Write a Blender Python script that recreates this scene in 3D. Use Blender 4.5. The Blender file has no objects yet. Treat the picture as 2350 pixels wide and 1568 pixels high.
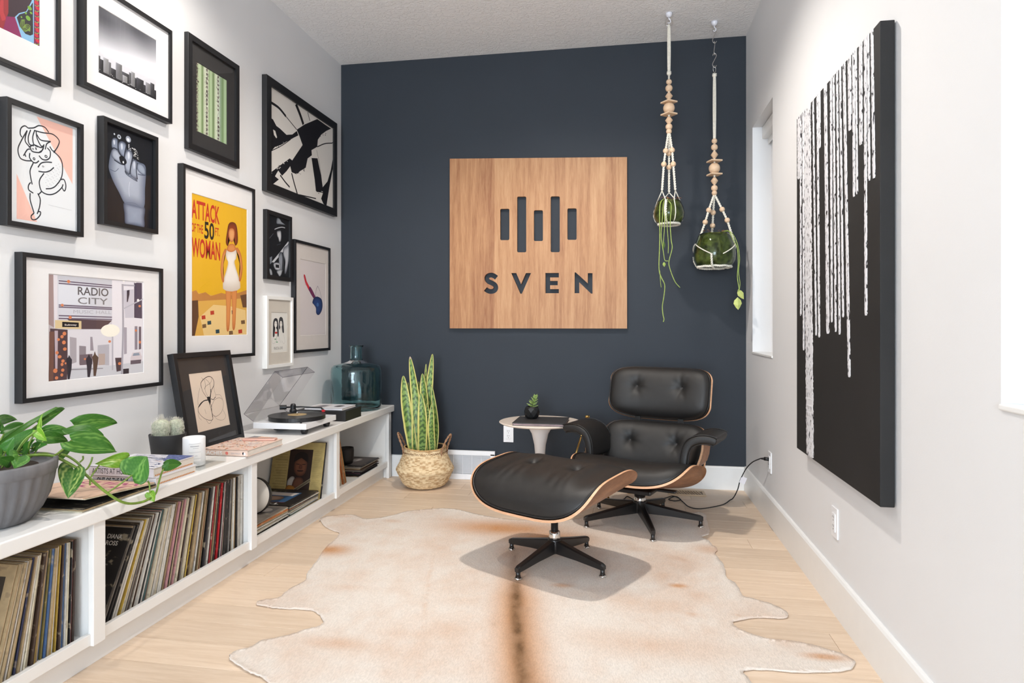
import bpy, bmesh, math, random
from mathutils import Vector, Matrix
from mathutils.geometry import tessellate_polygon

scene = bpy.context.scene
COL = scene.collection
R = math.radians

# ------------------------------------------------------------------ camera
cam_data = bpy.data.cameras.new('camera')
cam_data.sensor_width = 36.0
cam_data.lens = 1487.0 / 2350.0 * 36.0
cam_data.shift_y = -39.0 / 2350.0
cam_data.clip_start = 0.05
camera = bpy.data.objects.new('camera', cam_data)
camera.location = (0, 0, 1.08)
camera.rotation_euler = (R(90), 0, R(9.731))
COL.objects.link(camera)
scene.camera = camera

# ------------------------------------------------------------------ world, daylight, exposure
world = bpy.data.worlds.new('world'); scene.world = world
world.use_nodes = True
world.node_tree.nodes['Background'].inputs[0].default_value = (0.80, 0.90, 1.0, 1)
world.node_tree.nodes['Background'].inputs[1].default_value = 0.4

def area_light(name, loc, direction, sx, sy, watts, color):
    d = bpy.data.lights.new(name, 'AREA'); d.shape = 'RECTANGLE'; d.size = sx; d.size_y = sy
    d.energy = watts; d.color = color
    o = bpy.data.objects.new(name, d); o.location = loc
    o.rotation_euler = Vector(direction).to_track_quat('-Z', 'Y').to_euler()
    COL.objects.link(o); return o

DAY = (0.75, 0.88, 1.0)
# daylight of the windows on the camera's side of the room
area_light('window_front_offscreen', (-0.6, -5.72, 1.50), (0, 1, 0), 2.2, 2.4, 370, DAY)
area_light('window_left_offscreen', (-2.19, -0.80, 2.20), (1, 0, 0), 1.3, 1.2, 8, DAY)
area_light('window_right_offscreen', (0.965, 1.0, 1.60), (-1, 0, 0), 0.95, 1.3, 0.5, DAY)

scene.view_settings.view_transform = 'Standard'
scene.view_settings.look = 'None'
scene.view_settings.gamma = 1.0
scene.view_settings.use_curve_mapping = False
scene.view_settings.exposure = 0.18

# ------------------------------------------------------------------ helpers
def lin(c):
    return tuple((v/255.0/12.92) if v/255.0 <= 0.04045 else ((v/255.0+0.055)/1.055)**2.4 for v in c)

def link(o): COL.objects.link(o); return o

def world_matrix(o):
    m = o.matrix_basis.copy()
    if o.parent is not None:
        m = world_matrix(o.parent) @ o.matrix_parent_inverse @ m
    return m

def obj(name, V, F, mat=None, parent=None, smooth=False, local=False, colors=None, mats=None, fmat=None):
    me = bpy.data.meshes.new(name)
    me.from_pydata([tuple(v) for v in V], [], [tuple(f) for f in F])
    if mats:
        for m in mats: me.materials.append(m)
        if fmat: me.polygons.foreach_set('material_index', fmat)
    elif mat is not None: me.materials.append(mat)
    if smooth: me.polygons.foreach_set('use_smooth', [True]*len(me.polygons))
    if colors is not None:
        ca = me.color_attributes.new('Col', 'FLOAT_COLOR', 'POINT')
        flat = []
        for c in colors: flat += [c[0], c[1], c[2], 1.0]
        ca.data.foreach_set('color', flat)
    me.update()
    o = bpy.data.objects.new(name, me); link(o)
    if parent is not None: attach(o, parent, local)
    return o

def attach(o, parent, local=False):
    o.parent = parent
    if not local: o.matrix_parent_inverse = world_matrix(parent).inverted()

def tag(o, label, cat=None, group=None, kind=None):
    if label: o['label'] = label
    if cat: o['category'] = cat
    if group: o['group'] = group
    if kind: o['kind'] = kind
    return o

def thing(name, label, cat, loc=(0, 0, 0), rotz=0.0, group=None):
    o = bpy.data.objects.new(name, None); o.empty_display_size = 0.05
    o.location = loc; o.rotation_euler = (0, 0, rotz); link(o)
    return tag(o, label, cat, group)

def struct(name, V, F, mat, smooth=False):
    return tag(obj(name, V, F, mat, smooth=smooth), None, None, None, 'structure')

def join(*parts):
    V, F = [], []
    for v, f in parts:
        n = len(V); V += list(v); F += [tuple(i+n for i in g) for g in f]
    return V, F

def box(x0, x1, y0, y1, z0, z1):
    V = [(x0,y0,z0),(x1,y0,z0),(x1,y1,z0),(x0,y1,z0),(x0,y0,z1),(x1,y0,z1),(x1,y1,z1),(x0,y1,z1)]
    F = [(0,3,2,1),(4,5,6,7),(0,1,5,4),(1,2,6,5),(2,3,7,6),(3,0,4,7)]
    return V, F

def bbox(x0, x1, y0, y1, z0, z1, bev=0.003, seg=2):
    bm = bmesh.new()
    V, F = box(x0, x1, y0, y1, z0, z1)
    vs = [bm.verts.new(v) for v in V]
    for f in F: bm.faces.new([vs[i] for i in f])
    bmesh.ops.bevel(bm, geom=list(bm.edges), offset=bev, segments=seg, affect='EDGES', profile=0.5)
    bm.verts.index_update()
    out = [tuple(v.co) for v in bm.verts], [tuple(v.index for v in f.verts) for f in bm.faces]
    bm.free(); return out

def xform(mesh, M):
    return [tuple(M @ Vector(v)) for v in mesh[0]], mesh[1]

def lathe(prof, n=32, c=(0, 0, 0), cap=True):
    V, F = [], []
    for r, z in prof:
        for k in range(n):
            a = 2*math.pi*k/n; V.append((c[0]+r*math.cos(a), c[1]+r*math.sin(a), c[2]+z))
    m = len(prof)
    for i in range(m-1):
        for k in range(n):
            F.append((i*n+k, i*n+(k+1) % n, (i+1)*n+(k+1) % n, (i+1)*n+k))
    if cap:
        F.append(tuple(reversed(range(n)))); F.append(tuple(range((m-1)*n, m*n)))
    return V, F

def catmull(P, sub=6, closed=False):
    P = [Vector(p) for p in P]; n = len(P); out = []
    rng = range(n) if closed else range(n-1)
    for i in rng:
        p0 = P[(i-1) % n] if closed or i > 0 else P[0]*2-P[1]
        p1 = P[i]; p2 = P[(i+1) % n]
        p3 = P[(i+2) % n] if closed or i+2 < n else P[n-1]*2-P[n-2]
        for k in range(sub):
            t = k/sub
            out.append(0.5*((2*p1)+(p2-p0)*t+(2*p0-5*p1+4*p2-p3)*t*t+(3*p1-p0-3*p2+p3)*t*t*t))
    if not closed: out.append(P[-1])
    return out

def tube(P, r, n=8, closed=False, cap=True):
    P = [Vector(p) for p in P]; m = len(P)
    V, F = [], []
    T = []
    for i in range(m):
        if closed: t = P[(i+1) % m]-P[(i-1) % m]
        else: t = P[min(i+1, m-1)]-P[max(i-1, 0)]
        T.append(t.normalized() if t.length > 1e-9 else Vector((0, 0, 1)))
    u = T[0].orthogonal().normalized()
    for i in range(m):
        u = (u-T[i]*u.dot(T[i]))
        u = u.normalized() if u.length > 1e-6 else T[i].orthogonal().normalized()
        w = T[i].cross(u)
        rr = r[i] if isinstance(r, (list, tuple)) else r
        for k in range(n):
            a = 2*math.pi*k/n
            V.append(tuple(P[i]+u*(rr*math.cos(a))+w*(rr*math.sin(a))))
    for i in range(m if closed else m-1):
        j = (i+1) % m
        for k in range(n):
            F.append((i*n+k, i*n+(k+1) % n, j*n+(k+1) % n, j*n+k))
    if cap and not closed:
        F.append(tuple(reversed(range(n)))); F.append(tuple(range((m-1)*n, m*n)))
    return V, F

def sphere(c, r, n=14, m=8, sz=1.0):
    prof = [(max(1e-4, r*math.sin(math.pi*i/m)), -r*sz*math.cos(math.pi*i/m)) for i in range(m+1)]
    return lathe(prof, n, c)

def prism(poly, axis, a, b):
    """extrude a 2-D polygon along axis 'X','Y' or 'Z' from a to b"""
    def P(p, t):
        return (t, p[0], p[1]) if axis == 'X' else ((p[0], t, p[1]) if axis == 'Y' else (p[0], p[1], t))
    n = len(poly)
    V = [P(p, a) for p in poly]+[P(p, b) for p in poly]
    F = [tuple(range(n)), tuple(reversed(range(n, 2*n)))]
    for i in range(n): F.append((i, (i+1) % n, n+(i+1) % n, n+i))
    return V, F

# ------------------------------------------------------------------ materials
MATS = {}
def base_mat(name):
    m = bpy.data.materials.new(name); m.use_nodes = True
    nt = m.node_tree; b = nt.nodes['Principled BSDF']
    return m, nt, b

def nd(nt, t, **kw):
    n = nt.nodes.new(t)
    for k, v in kw.items(): setattr(n, k, v)
    return n

def mat(name, rgb, rough=0.5, metal=0.0, var=0.0, vscale=20.0, bump=0.0, bscale=200.0, spec=0.5, stretch=None, coat=0.0, sheen=0.0):
    """painted / plain material: sRGB colour with a noise variation and fine relief"""
    if name in MATS: return MATS[name]
    m, nt, b = base_mat(name)
    c = lin(rgb)
    b.inputs['Roughness'].default_value = rough; b.inputs['Metallic'].default_value = metal
    b.inputs['Specular IOR Level'].default_value = spec
    if coat: b.inputs['Coat Weight'].default_value = coat
    if sheen: b.inputs['Sheen Weight'].default_value = sheen
    tc = nd(nt, 'ShaderNodeTexCoord'); mp = nd(nt, 'ShaderNodeMapping')
    nt.links.new(tc.outputs['Object'], mp.inputs['Vector'])
    if stretch: mp.inputs['Scale'].default_value = stretch
    no = nd(nt, 'ShaderNodeTexNoise'); no.inputs['Scale'].default_value = vscale; no.inputs['Detail'].default_value = 6
    nt.links.new(mp.outputs[0], no.inputs['Vector'])
    ra = nd(nt, 'ShaderNodeValToRGB')
    v = max(var, 0.01)
    ra.color_ramp.elements[0].position = 0.3; ra.color_ramp.elements[1].position = 0.7
    ra.color_ramp.elements[0].color = (*[max(0, k*(1-v)) for k in c], 1)
    ra.color_ramp.elements[1].color = (*[min(1, k*(1+v)) for k in c], 1)
    nt.links.new(no.outputs['Fac'], ra.inputs['Fac']); nt.links.new(ra.outputs[0], b.inputs['Base Color'])
    if bump:
        n2 = nd(nt, 'ShaderNodeTexNoise'); n2.inputs['Scale'].default_value = bscale; n2.inputs['Detail'].default_value = 3
        nt.links.new(mp.outputs[0], n2.inputs['Vector'])
        bp = nd(nt, 'ShaderNodeBump'); bp.inputs['Strength'].default_value = bump; bp.inputs['Distance'].default_value = 0.002
        nt.links.new(n2.outputs['Fac'], bp.inputs['Height']); nt.links.new(bp.outputs[0], b.inputs['Normal'])
    MATS[name] = m; return m

def attr_mat(name, rough=0.55, spec=0.4, bump=0.0, bscale=300, stretch=(1, 1, 1), trans=0.0, mixnoise=0.0):
    if name in MATS: return MATS[name]
    m, nt, b = base_mat(name)
    at = nd(nt, 'ShaderNodeAttribute', attribute_name='Col')
    b.inputs['Roughness'].default_value = rough; b.inputs['Specular IOR Level'].default_value = spec
    tc = nd(nt, 'ShaderNodeTexCoord'); mp = nd(nt, 'ShaderNodeMapping'); mp.inputs['Scale'].default_value = stretch
    nt.links.new(tc.outputs['Object'], mp.inputs['Vector'])
    no = nd(nt, 'ShaderNodeTexNoise'); no.inputs['Scale'].default_value = bscale; no.inputs['Detail'].default_value = 4
    nt.links.new(mp.outputs[0], no.inputs['Vector'])
    col = at.outputs['Color']
    if mixnoise:
        ra = nd(nt, 'ShaderNodeValToRGB')
        ra.color_ramp.elements[0].position = 0.3; ra.color_ramp.elements[1].position = 0.7
        ra.color_ramp.elements[0].color = (1-mixnoise,)*3+(1,); ra.color_ramp.elements[1].color = (1, 1, 1, 1)
        nt.links.new(no.outputs['Fac'], ra.inputs['Fac'])
        mx = nd(nt, 'ShaderNodeMix', data_type='RGBA', blend_type='MULTIPLY'); mx.inputs[0].default_value = 1.0
        nt.links.new(col, mx.inputs[6]); nt.links.new(ra.outputs[0], mx.inputs[7]); col = mx.outputs[2]
    nt.links.new(col, b.inputs['Base Color'])
    if bump:
        bp = nd(nt, 'ShaderNodeBump'); bp.inputs['Strength'].default_value = bump; bp.inputs['Distance'].default_value = 0.004
        nt.links.new(no.outputs['Fac'], bp.inputs['Height']); nt.links.new(bp.outputs[0], b.inputs['Normal'])
    if trans: b.inputs['Subsurface Weight'].default_value = 0.0
    MATS[name] = m; return m

def pane_mat(name, tint=(1, 1, 1), rough=0.0, ior=1.45):
    """thin clear sheet: Fresnel reflection over clear transmission"""
    if name in MATS: return MATS[name]
    m = bpy.data.materials.new(name); m.use_nodes = True; nt = m.node_tree
    nt.nodes.clear()
    o = nd(nt, 'ShaderNodeOutputMaterial'); mx = nd(nt, 'ShaderNodeMixShader'); lw = nd(nt, 'ShaderNodeLayerWeight'); lw.inputs[0].default_value = 0.5
    pw = nd(nt, 'ShaderNodeMath', operation='POWER'); pw.inputs[1].default_value = 5.0
    fr = nd(nt, 'ShaderNodeMath', operation='MULTIPLY_ADD'); r0 = ((ior-1)/(ior+1))**2; fr.inputs[1].default_value = 1-r0; fr.inputs[2].default_value = r0
    nt.links.new(lw.outputs['Facing'], pw.inputs[0]); nt.links.new(pw.outputs[0], fr.inputs[0])
    t = nd(nt, 'ShaderNodeBsdfTransparent'); t.inputs[0].default_value = (*tint, 1)
    g = nd(nt, 'ShaderNodeBsdfGlossy'); g.inputs['Roughness'].default_value = rough; g.inputs[0].default_value = (1, 1, 1, 1)
    nt.links.new(fr.outputs[0], mx.inputs[0]); nt.links.new(t.outputs[0], mx.inputs[1]); nt.links.new(g.outputs[0], mx.inputs[2])
    nt.links.new(mx.outputs[0], o.inputs[0])
    MATS[name] = m; return m

def glass_mat(name, rgb, rough=0.02, ior=1.45):
    if name in MATS: return MATS[name]
    m, nt, b = base_mat(name)
    b.inputs['Base Color'].default_value = (*lin(rgb), 1); b.inputs['Roughness'].default_value = rough
    b.inputs['IOR'].default_value = ior; b.inputs['Transmission Weight'].default_value = 1.0
    MATS[name] = m; return m

def wood_mat(name, c1, c2, c3, grain=(1, 1, 1), scale=6.0, rough=0.45, rand=0.0, bands=None, coat=0.0):
    """grain streaks along the axis whose mapping scale is small"""
    if name in MATS: return MATS[name]
    m, nt, b = base_mat(name)
    b.inputs['Roughness'].default_value = rough
    if coat: b.inputs['Coat Weight'].default_value = coat
    tc = nd(nt, 'ShaderNodeTexCoord'); mp = nd(nt, 'ShaderNodeMapping'); mp.inputs['Scale'].default_value = grain
    nt.links.new(tc.outputs['Object'], mp.inputs['Vector'])
    oi = nd(nt, 'ShaderNodeObjectInfo')
    vec = mp.outputs[0]
    if rand:
        add = nd(nt, 'ShaderNodeVectorMath', operation='ADD'); sc = nd(nt, 'ShaderNodeVectorMath', operation='SCALE')
        cv = nd(nt, 'ShaderNodeCombineXYZ')
        for i in range(3): nt.links.new(oi.outputs['Random'], cv.inputs[i])
        nt.links.new(cv.outputs[0], sc.inputs[0]); sc.inputs[3].default_value = 37.0
        nt.links.new(vec, add.inputs[0]); nt.links.new(sc.outputs[0], add.inputs[1]); vec = add.outputs[0]
    n1 = nd(nt, 'ShaderNodeTexNoise'); n1.inputs['Scale'].default_value = scale; n1.inputs['Detail'].default_value = 5; n1.inputs['Distortion'].default_value = 0.6
    n2 = nd(nt, 'ShaderNodeTexNoise'); n2.inputs['Scale'].default_value = scale*7; n2.inputs['Detail'].default_value = 4
    for n in (n1, n2): nt.links.new(vec, n.inputs['Vector'])
    ra = nd(nt, 'ShaderNodeValToRGB'); e = ra.color_ramp.elements
    e[0].position = 0.25; e[0].color = (*lin(c1), 1); e[1].position = 0.75; e[1].color = (*lin(c3), 1)
    k = e.new(0.5); k.color = (*lin(c2), 1)
    ma = nd(nt, 'ShaderNodeMath', operation='MULTIPLY_ADD'); ma.inputs[1].default_value = 0.35; 
    nt.links.new(n2.outputs['Fac'], ma.inputs[0])
    mb = nd(nt, 'ShaderNodeMath', operation='MULTIPLY_ADD'); mb.inputs[1].default_value = 0.65; mb.inputs[2].default_value = 0.0
    nt.links.new(n1.outputs['Fac'], mb.inputs[0]); nt.links.new(mb.outputs[0], ma.inputs[2])
    fac = ma.outputs[0]
    if bands:   # boards glued side by side: steps along one axis, each its own tone
        sp = nd(nt, 'ShaderNodeSeparateXYZ'); nt.links.new(tc.outputs['Object'], sp.inputs[0])
        mr = nd(nt, 'ShaderNodeMapRange'); mr.inputs[1].default_value = bands[0]; mr.inputs[2].default_value = bands[1]
        nt.links.new(sp.outputs[0], mr.inputs[0])
        br = nd(nt, 'ShaderNodeValToRGB'); br.color_ramp.interpolation = 'CONSTANT'
        el = br.color_ramp.elements; el[0].position = 0; el[0].color = (bands[2][0][1],)*3+(1,)
        el[1].position = bands[2][1][0]; el[1].color = (bands[2][1][1],)*3+(1,)
        for p, v in bands[2][2:]:
            q = el.new(p); q.color = (v, v, v, 1)
        nt.links.new(mr.outputs[0], br.inputs[0])
        ad = nd(nt, 'ShaderNodeMath', operation='ADD'); nt.links.new(fac, ad.inputs[0])
        sb = nd(nt, 'ShaderNodeMath', operation='SUBTRACT'); nt.links.new(br.outputs[0], sb.inputs[0]); sb.inputs[1].default_value = 0.5
        nt.links.new(sb.outputs[0], ad.inputs[1]); fac = ad.outputs[0]
    nt.links.new(fac, ra.inputs['Fac']); col = ra.outputs[0]
    if rand:
        hs = nd(nt, 'ShaderNodeHueSaturation'); mr = nd(nt, 'ShaderNodeMapRange')
        mr.inputs[3].default_value = 1-rand; mr.inputs[4].default_value = 1+rand*0.6
        nt.links.new(oi.outputs['Random'], mr.inputs[0]); nt.links.new(mr.outputs[0], hs.inputs['Value'])
        nt.links.new(col, hs.inputs['Color']); col = hs.outputs[0]
    nt.links.new(col, b.inputs['Base Color'])
    bp = nd(nt, 'ShaderNodeBump'); bp.inputs['Strength'].default_value = 0.08; bp.inputs['Distance'].default_value = 0.001
    nt.links.new(n2.outputs['Fac'], bp.inputs['Height']); nt.links.new(bp.outputs[0], b.inputs['Normal'])
    MATS[name] = m; return m

WHITE_WALL = mat('white_wall_paint', (228, 228, 229), 0.6, var=0.01, vscale=3, bump=0.08, bscale=350)
NAVY_WALL = mat('charcoal_wall_paint', (42, 48, 56), 0.62, var=0.03, vscale=4, bump=0.1, bscale=350, spec=0.35)
TRIM = mat('white_trim_paint', (238, 237, 235), 0.35, var=0.01)
SHELF_WHITE = mat('white_lacquer', (240, 238, 235), 0.32, var=0.012, vscale=8)
BLACK_FRAME = mat('black_frame_wood', (26, 26, 28), 0.42, var=0.1, vscale=40, stretch=(1, 1, 8))
WHITE_FRAME = mat('white_frame_wood', (240, 239, 236), 0.4)
MATBOARD = mat('white_mat_board', (238, 236, 236), 0.85, var=0.01, bump=0.05, bscale=900)
BLACK_MAT = mat('black_mat_board', (48, 46, 46), 0.8, var=0.04, bump=0.08, bscale=900)
BEIGE_MAT = mat('beige_mat_board', (214, 207, 196), 0.85, var=0.02)
GREY_MAT = mat('warm_grey_mat_board', (220, 213, 208), 0.85, var=0.02)
PRINT = attr_mat('printed_paper', 0.6, 0.35)
PANE = pane_mat('picture_glass', ior=1.38)
LEATHER = mat('black_leather', (28, 26, 25), 0.50, var=0.1, vscale=30, bump=0.22, bscale=700, spec=0.5)
LEATHER_PIPE = mat('black_leather_piping', (22, 20, 20), 0.42, bump=0.1, bscale=600)
WALNUT = wood_mat('walnut_veneer', (104, 66, 42), (142, 96, 64), (176, 126, 88), (14, 1.2, 1.2), 5, 0.4)
PLY_EDGE = wood_mat('plywood_edge', (204, 150, 112), (222, 172, 134), (236, 194, 158), (1, 1, 60), 6, 0.45)
BLACK_METAL = mat('black_enamel', (24, 22, 22), 0.33, var=0.05, spec=0.6)
CHROME = mat('polished_steel', (210, 208, 205), 0.12, metal=1.0)
BRASS = mat('brushed_brass', (206, 170, 104), 0.25, metal=1.0, var=0.05, vscale=60)
BLACK_PLASTIC = mat('black_plastic', (26, 26, 28), 0.4)
WHITE_PLASTIC = mat('white_plastic', (240, 240, 242), 0.3)
SLOT = mat('dark_slot', (30, 30, 32), 0.6)

# ================================================================== drawn data (millimetres on prints, metres in the room)
ART = {}
ART['dancer'] = [('p',(246,196,182),[(30,161),(30,10),(107,11)]),('p',(246,196,182),[(105,376),(254,378),(253,173)]),('l',(38,42,50),4.2,[(49,288),(43,299),(46,318),(60,330),(73,326)]),('l',(38,42,50),4.2,[(73,326),(95,334),(114,347),(137,348),(153,335)]),('l',(38,42,50),4.2,[(69,317),(62,292),(63,276),(80,262)]),('l',(38,42,50),4.2,[(82,323),(73,295),(77,273),(94,271)]),('l',(38,42,50),4.2,[(97,325),(90,300),(94,277),(110,272)]),('l',(38,42,50),4.2,[(103,324),(107,301),(122,279),(134,282)]),('l',(38,42,50),4.2,[(95,325),(130,327),(169,333),(195,319),(191,297),(173,268)]),('l',(38,42,50),4.2,[(105,314),(122,299),(161,305)]),('l',(38,42,50),4.2,[(161,305),(145,292),(139,271)]),('l',(38,42,50),4.2,[(157,286),(169,274),(181,277)]),('l',(38,42,50),4.2,[(69,317),(48,278),(35,245),(42,218),(62,213),(88,218)]),('l',(38,42,50),4.2,[(80,257),(69,251),(55,227)]),('l',(38,42,50),4.2,[(60,235),(64,226)]),('l',(38,42,50),4.2,[(80,264),(86,252),(101,251),(122,258),(134,282)]),('l',(38,42,50),4.2,[(75,261),(95,275),(122,273),(135,287)]),('l',(38,42,50),4.2,[(101,268),(104,260)]),('l',(38,42,50),4.2,[(112,252),(126,264),(132,274)]),('l',(38,42,50),4.2,[(79,243),(78,227),(90,215),(103,215),(114,225)]),('l',(38,42,50),4.2,[(114,243),(126,234),(143,235),(157,247),(159,268),(147,279)]),('l',(38,42,50),4.2,[(92,212),(80,184),(82,161),(88,137)]),('l',(38,42,50),4.2,[(110,201),(122,218),(141,227),(166,232)]),('l',(38,42,50),4.2,[(112,188),(137,191),(157,200),(174,216)]),('l',(38,42,50),4.2,[(177,271),(201,255),(210,229),(206,189),(185,156),(165,140),(141,133)]),('l',(38,42,50),4.2,[(134,186),(118,162),(116,142),(126,120),(153,115),(181,126),(206,150),(212,164)]),('l',(38,42,50),4.2,[(201,179),(216,182),(224,165),(222,147),(216,141),(208,151)]),('l',(38,42,50),4.2,[(82,143),(74,131),(75,116),(92,108)]),('l',(38,42,50),4.2,[(80,106),(80,84),(88,59),(95,40)]),('l',(38,42,50),4.2,[(109,111),(119,92),(116,64),(107,39)]),('l',(38,42,50),4.2,[(126,122),(112,107)]),('l',(38,42,50),4.2,[(95,40),(84,28),(88,17),(103,20),(118,36),(120,48),(112,48)]),('e',(38,42,50),95,227,5,5),('e',(236,238,240),95,227,2,2),('e',(38,42,50),142,247,6,5),('e',(236,238,240),142,247,3,2),('e',(38,42,50),130,209,4,3),('e',(236,238,240),130,209,2,2),('e',(38,42,50),91,260,3,3),('e',(236,238,240),91,260,1,1),('e',(120,122,130),141,193,1,1),('e',(120,122,130),146,185,1,1),('e',(120,122,130),141,174,1,1),('e',(120,122,130),146,166,1,1),('e',(120,122,130),141,155,1,1),('e',(120,122,130),146,146,1,1),('e',(120,122,130),151,201,1,1),('e',(120,122,130),157,193,1,1),('e',(120,122,130),151,182,1,1),('e',(120,122,130),157,173,1,1),('e',(120,122,130),151,163,1,1),('e',(120,122,130),157,154,1,1),('e',(120,122,130),151,143,1,1),('e',(120,122,130),162,209,1,1),('e',(120,122,130),167,201,1,1),('e',(120,122,130),162,190,1,1),('e',(120,122,130),167,181,1,1),('e',(120,122,130),162,170,1,1),('e',(120,122,130),167,162,1,1),('e',(120,122,130),162,151,1,1),('e',(120,122,130),172,217,1,1),('e',(120,122,130),177,209,1,1),('e',(120,122,130),172,198,1,1),('e',(120,122,130),177,189,1,1),('e',(120,122,130),172,178,1,1),('e',(120,122,130),177,170,1,1),('e',(120,122,130),172,159,1,1),('e',(120,122,130),177,150,1,1),('e',(120,122,130),183,225,1,1),('e',(120,122,130),188,217,1,1),('e',(120,122,130),183,206,1,1),('e',(120,122,130),188,197,1,1),('e',(120,122,130),183,186,1,1),('e',(120,122,130),188,178,1,1),('e',(120,122,130),183,167,1,1),('e',(120,122,130),188,158,1,1),('e',(120,122,130),193,233,1,1),('e',(120,122,130),199,225,1,1),('e',(120,122,130),193,214,1,1),('e',(120,122,130),199,205,1,1),('e',(120,122,130),193,194,1,1),('e',(120,122,130),199,185,1,1),('e',(120,122,130),193,175,1,1),('e',(120,122,130),199,166,1,1),('e',(120,122,130),193,155,1,1),('l',(190,192,196),0.8,[(151,79),(250,76)])]
ART['fist'] = [('f',(150,160,180),(62,70,92),[(101,88),(159,91),(215,88),(214,43),(212,1),(159,0),(111,-2),(103,45)]),('f',(176,184,200),(96,106,128),[(22,227),(37,284),(62,295),(106,287),(176,272),(218,266),(223,226),(218,167),(212,88),(159,82),(106,85),(75,122),(44,162),(24,200)]),('f',(140,150,170),(50,58,78),[(37,294),(36,319),(44,333),(57,337),(69,330),(70,293),(54,289)]),('f',(150,160,180),(48,56,76),[(70,293),(68,314),(80,330),(98,334),(112,326),(115,301),(106,267),(86,274)]),('f',(175,183,200),(52,60,80),[(102,262),(105,290),(119,307),(138,309),(149,290),(144,256),(133,210),(115,208),(104,227)]),('f',(165,173,190),(54,62,82),[(135,246),(144,268),(162,277),(173,268),(170,226),(173,197),(148,197),(133,210)]),('f',(160,170,188),(70,78,98),[(173,264),(198,268),(218,254),(222,226),(198,225),(173,239)]),('f',(180,188,204),(66,74,96),[(34,262),(36,284),(47,294),(62,293),(86,274),(112,259),(106,242),(80,241),(49,249)]),('f',(14,16,22),(5,6,10),[(75,263),(80,270),(93,275),(111,264),(114,250),(98,239),(82,246)]),('e',(240,244,250),97,250,4,5),('l',(26,32,48),5,[(69,332),(69,308),(73,286),(86,273)]),('l',(26,32,48),5,[(114,321),(106,295),(102,266),(104,239)]),('l',(24,30,46),5,[(151,294),(143,264),(135,230),(133,210)]),('l',(30,36,52),4,[(36,284),(47,295),(65,293)]),('l',(30,36,52),4,[(49,248),(80,240),(106,241)]),('l',(30,36,52),4,[(173,266),(169,230),(175,197)]),('l',(60,68,88),3,[(176,220),(198,221),(221,225)]),('f',(214,220,232),(172,180,196),[(44,325),(52,327),(54,312),(47,308)]),('f',(214,220,232),(160,168,186),[(82,320),(93,325),(95,304),(86,297)]),('f',(220,226,236),(176,184,200),[(120,296),(131,299),(132,274),(122,267)]),('f',(214,220,232),(168,176,194),[(151,264),(160,269),(160,240),(153,234)]),('f',(120,130,150),(20,26,38),[(105,219),(122,207),(148,201),(173,193),(170,188),(138,195),(111,205)]),('l',(70,78,98),2,[(29,205),(54,203),(72,219)]),('l',(96,104,124),1.5,[(111,88),(159,95),(192,82)]),('l',(210,216,226),2,[(132,178),(127,148),(130,117)]),('e',(190,198,210),75,347,10,9),('e',(20,24,32),75,347,4,4),('e',(210,216,226),50,351,4,4),('e',(170,178,192),124,351,14,13),('e',(246,248,252),123,349,7,7),('e',(177,177,177),157,296,3,2),('e',(207,207,207),163,300,3,2),('e',(159,159,159),168,316,3,2),('e',(200,200,200),169,301,2,2),('e',(211,211,211),162,320,2,1),('e',(131,131,131),172,309,3,1),('e',(205,205,205),156,289,2,2),('e',(164,164,164),174,289,3,2),('e',(221,221,221),174,285,2,2),('e',(203,203,203),164,291,3,2),('e',(142,142,142),179,289,3,2),('e',(216,216,216),160,313,2,1),('e',(194,194,194),163,310,3,2),('e',(182,182,182),165,300,3,2),('e',(248,248,248),176,298,2,2),('e',(219,219,219),159,297,3,2),('e',(245,245,245),178,283,3,1),('e',(211,211,211),155,291,3,2),('e',(138,138,138),162,312,2,2),('e',(174,174,174),166,302,3,2),('e',(167,167,167),156,317,3,2),('e',(207,207,207),156,318,2,1),('e',(172,172,172),155,289,2,1),('e',(160,160,160),170,312,3,2),('e',(206,206,206),153,319,2,2),('e',(167,167,167),181,283,2,1),('e',(241,241,241),148,320,3,2),('e',(240,240,240),155,317,2,2),('e',(212,212,212),162,299,3,2),('e',(254,254,254),162,319,3,2),('e',(222,222,222),162,304,3,2),('e',(163,163,163),173,307,2,2),('e',(183,183,183),158,322,2,2),('e',(205,205,205),157,305,2,2),('e',(189,189,189),154,294,2,1),('e',(165,165,165),175,298,2,2),('e',(216,216,216),145,320,3,2),('e',(168,168,168),162,295,2,1),('e',(210,214,222),127,330,3,2),('e',(210,214,222),125,326,2,2),('e',(210,214,222),128,324,3,2),('e',(210,214,222),125,320,2,2),('e',(210,214,222),127,317,3,2),('e',(210,214,222),135,316,3,2),('e',(210,214,222),128,311,3,2),('e',(210,214,222),136,310,3,2)]
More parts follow.
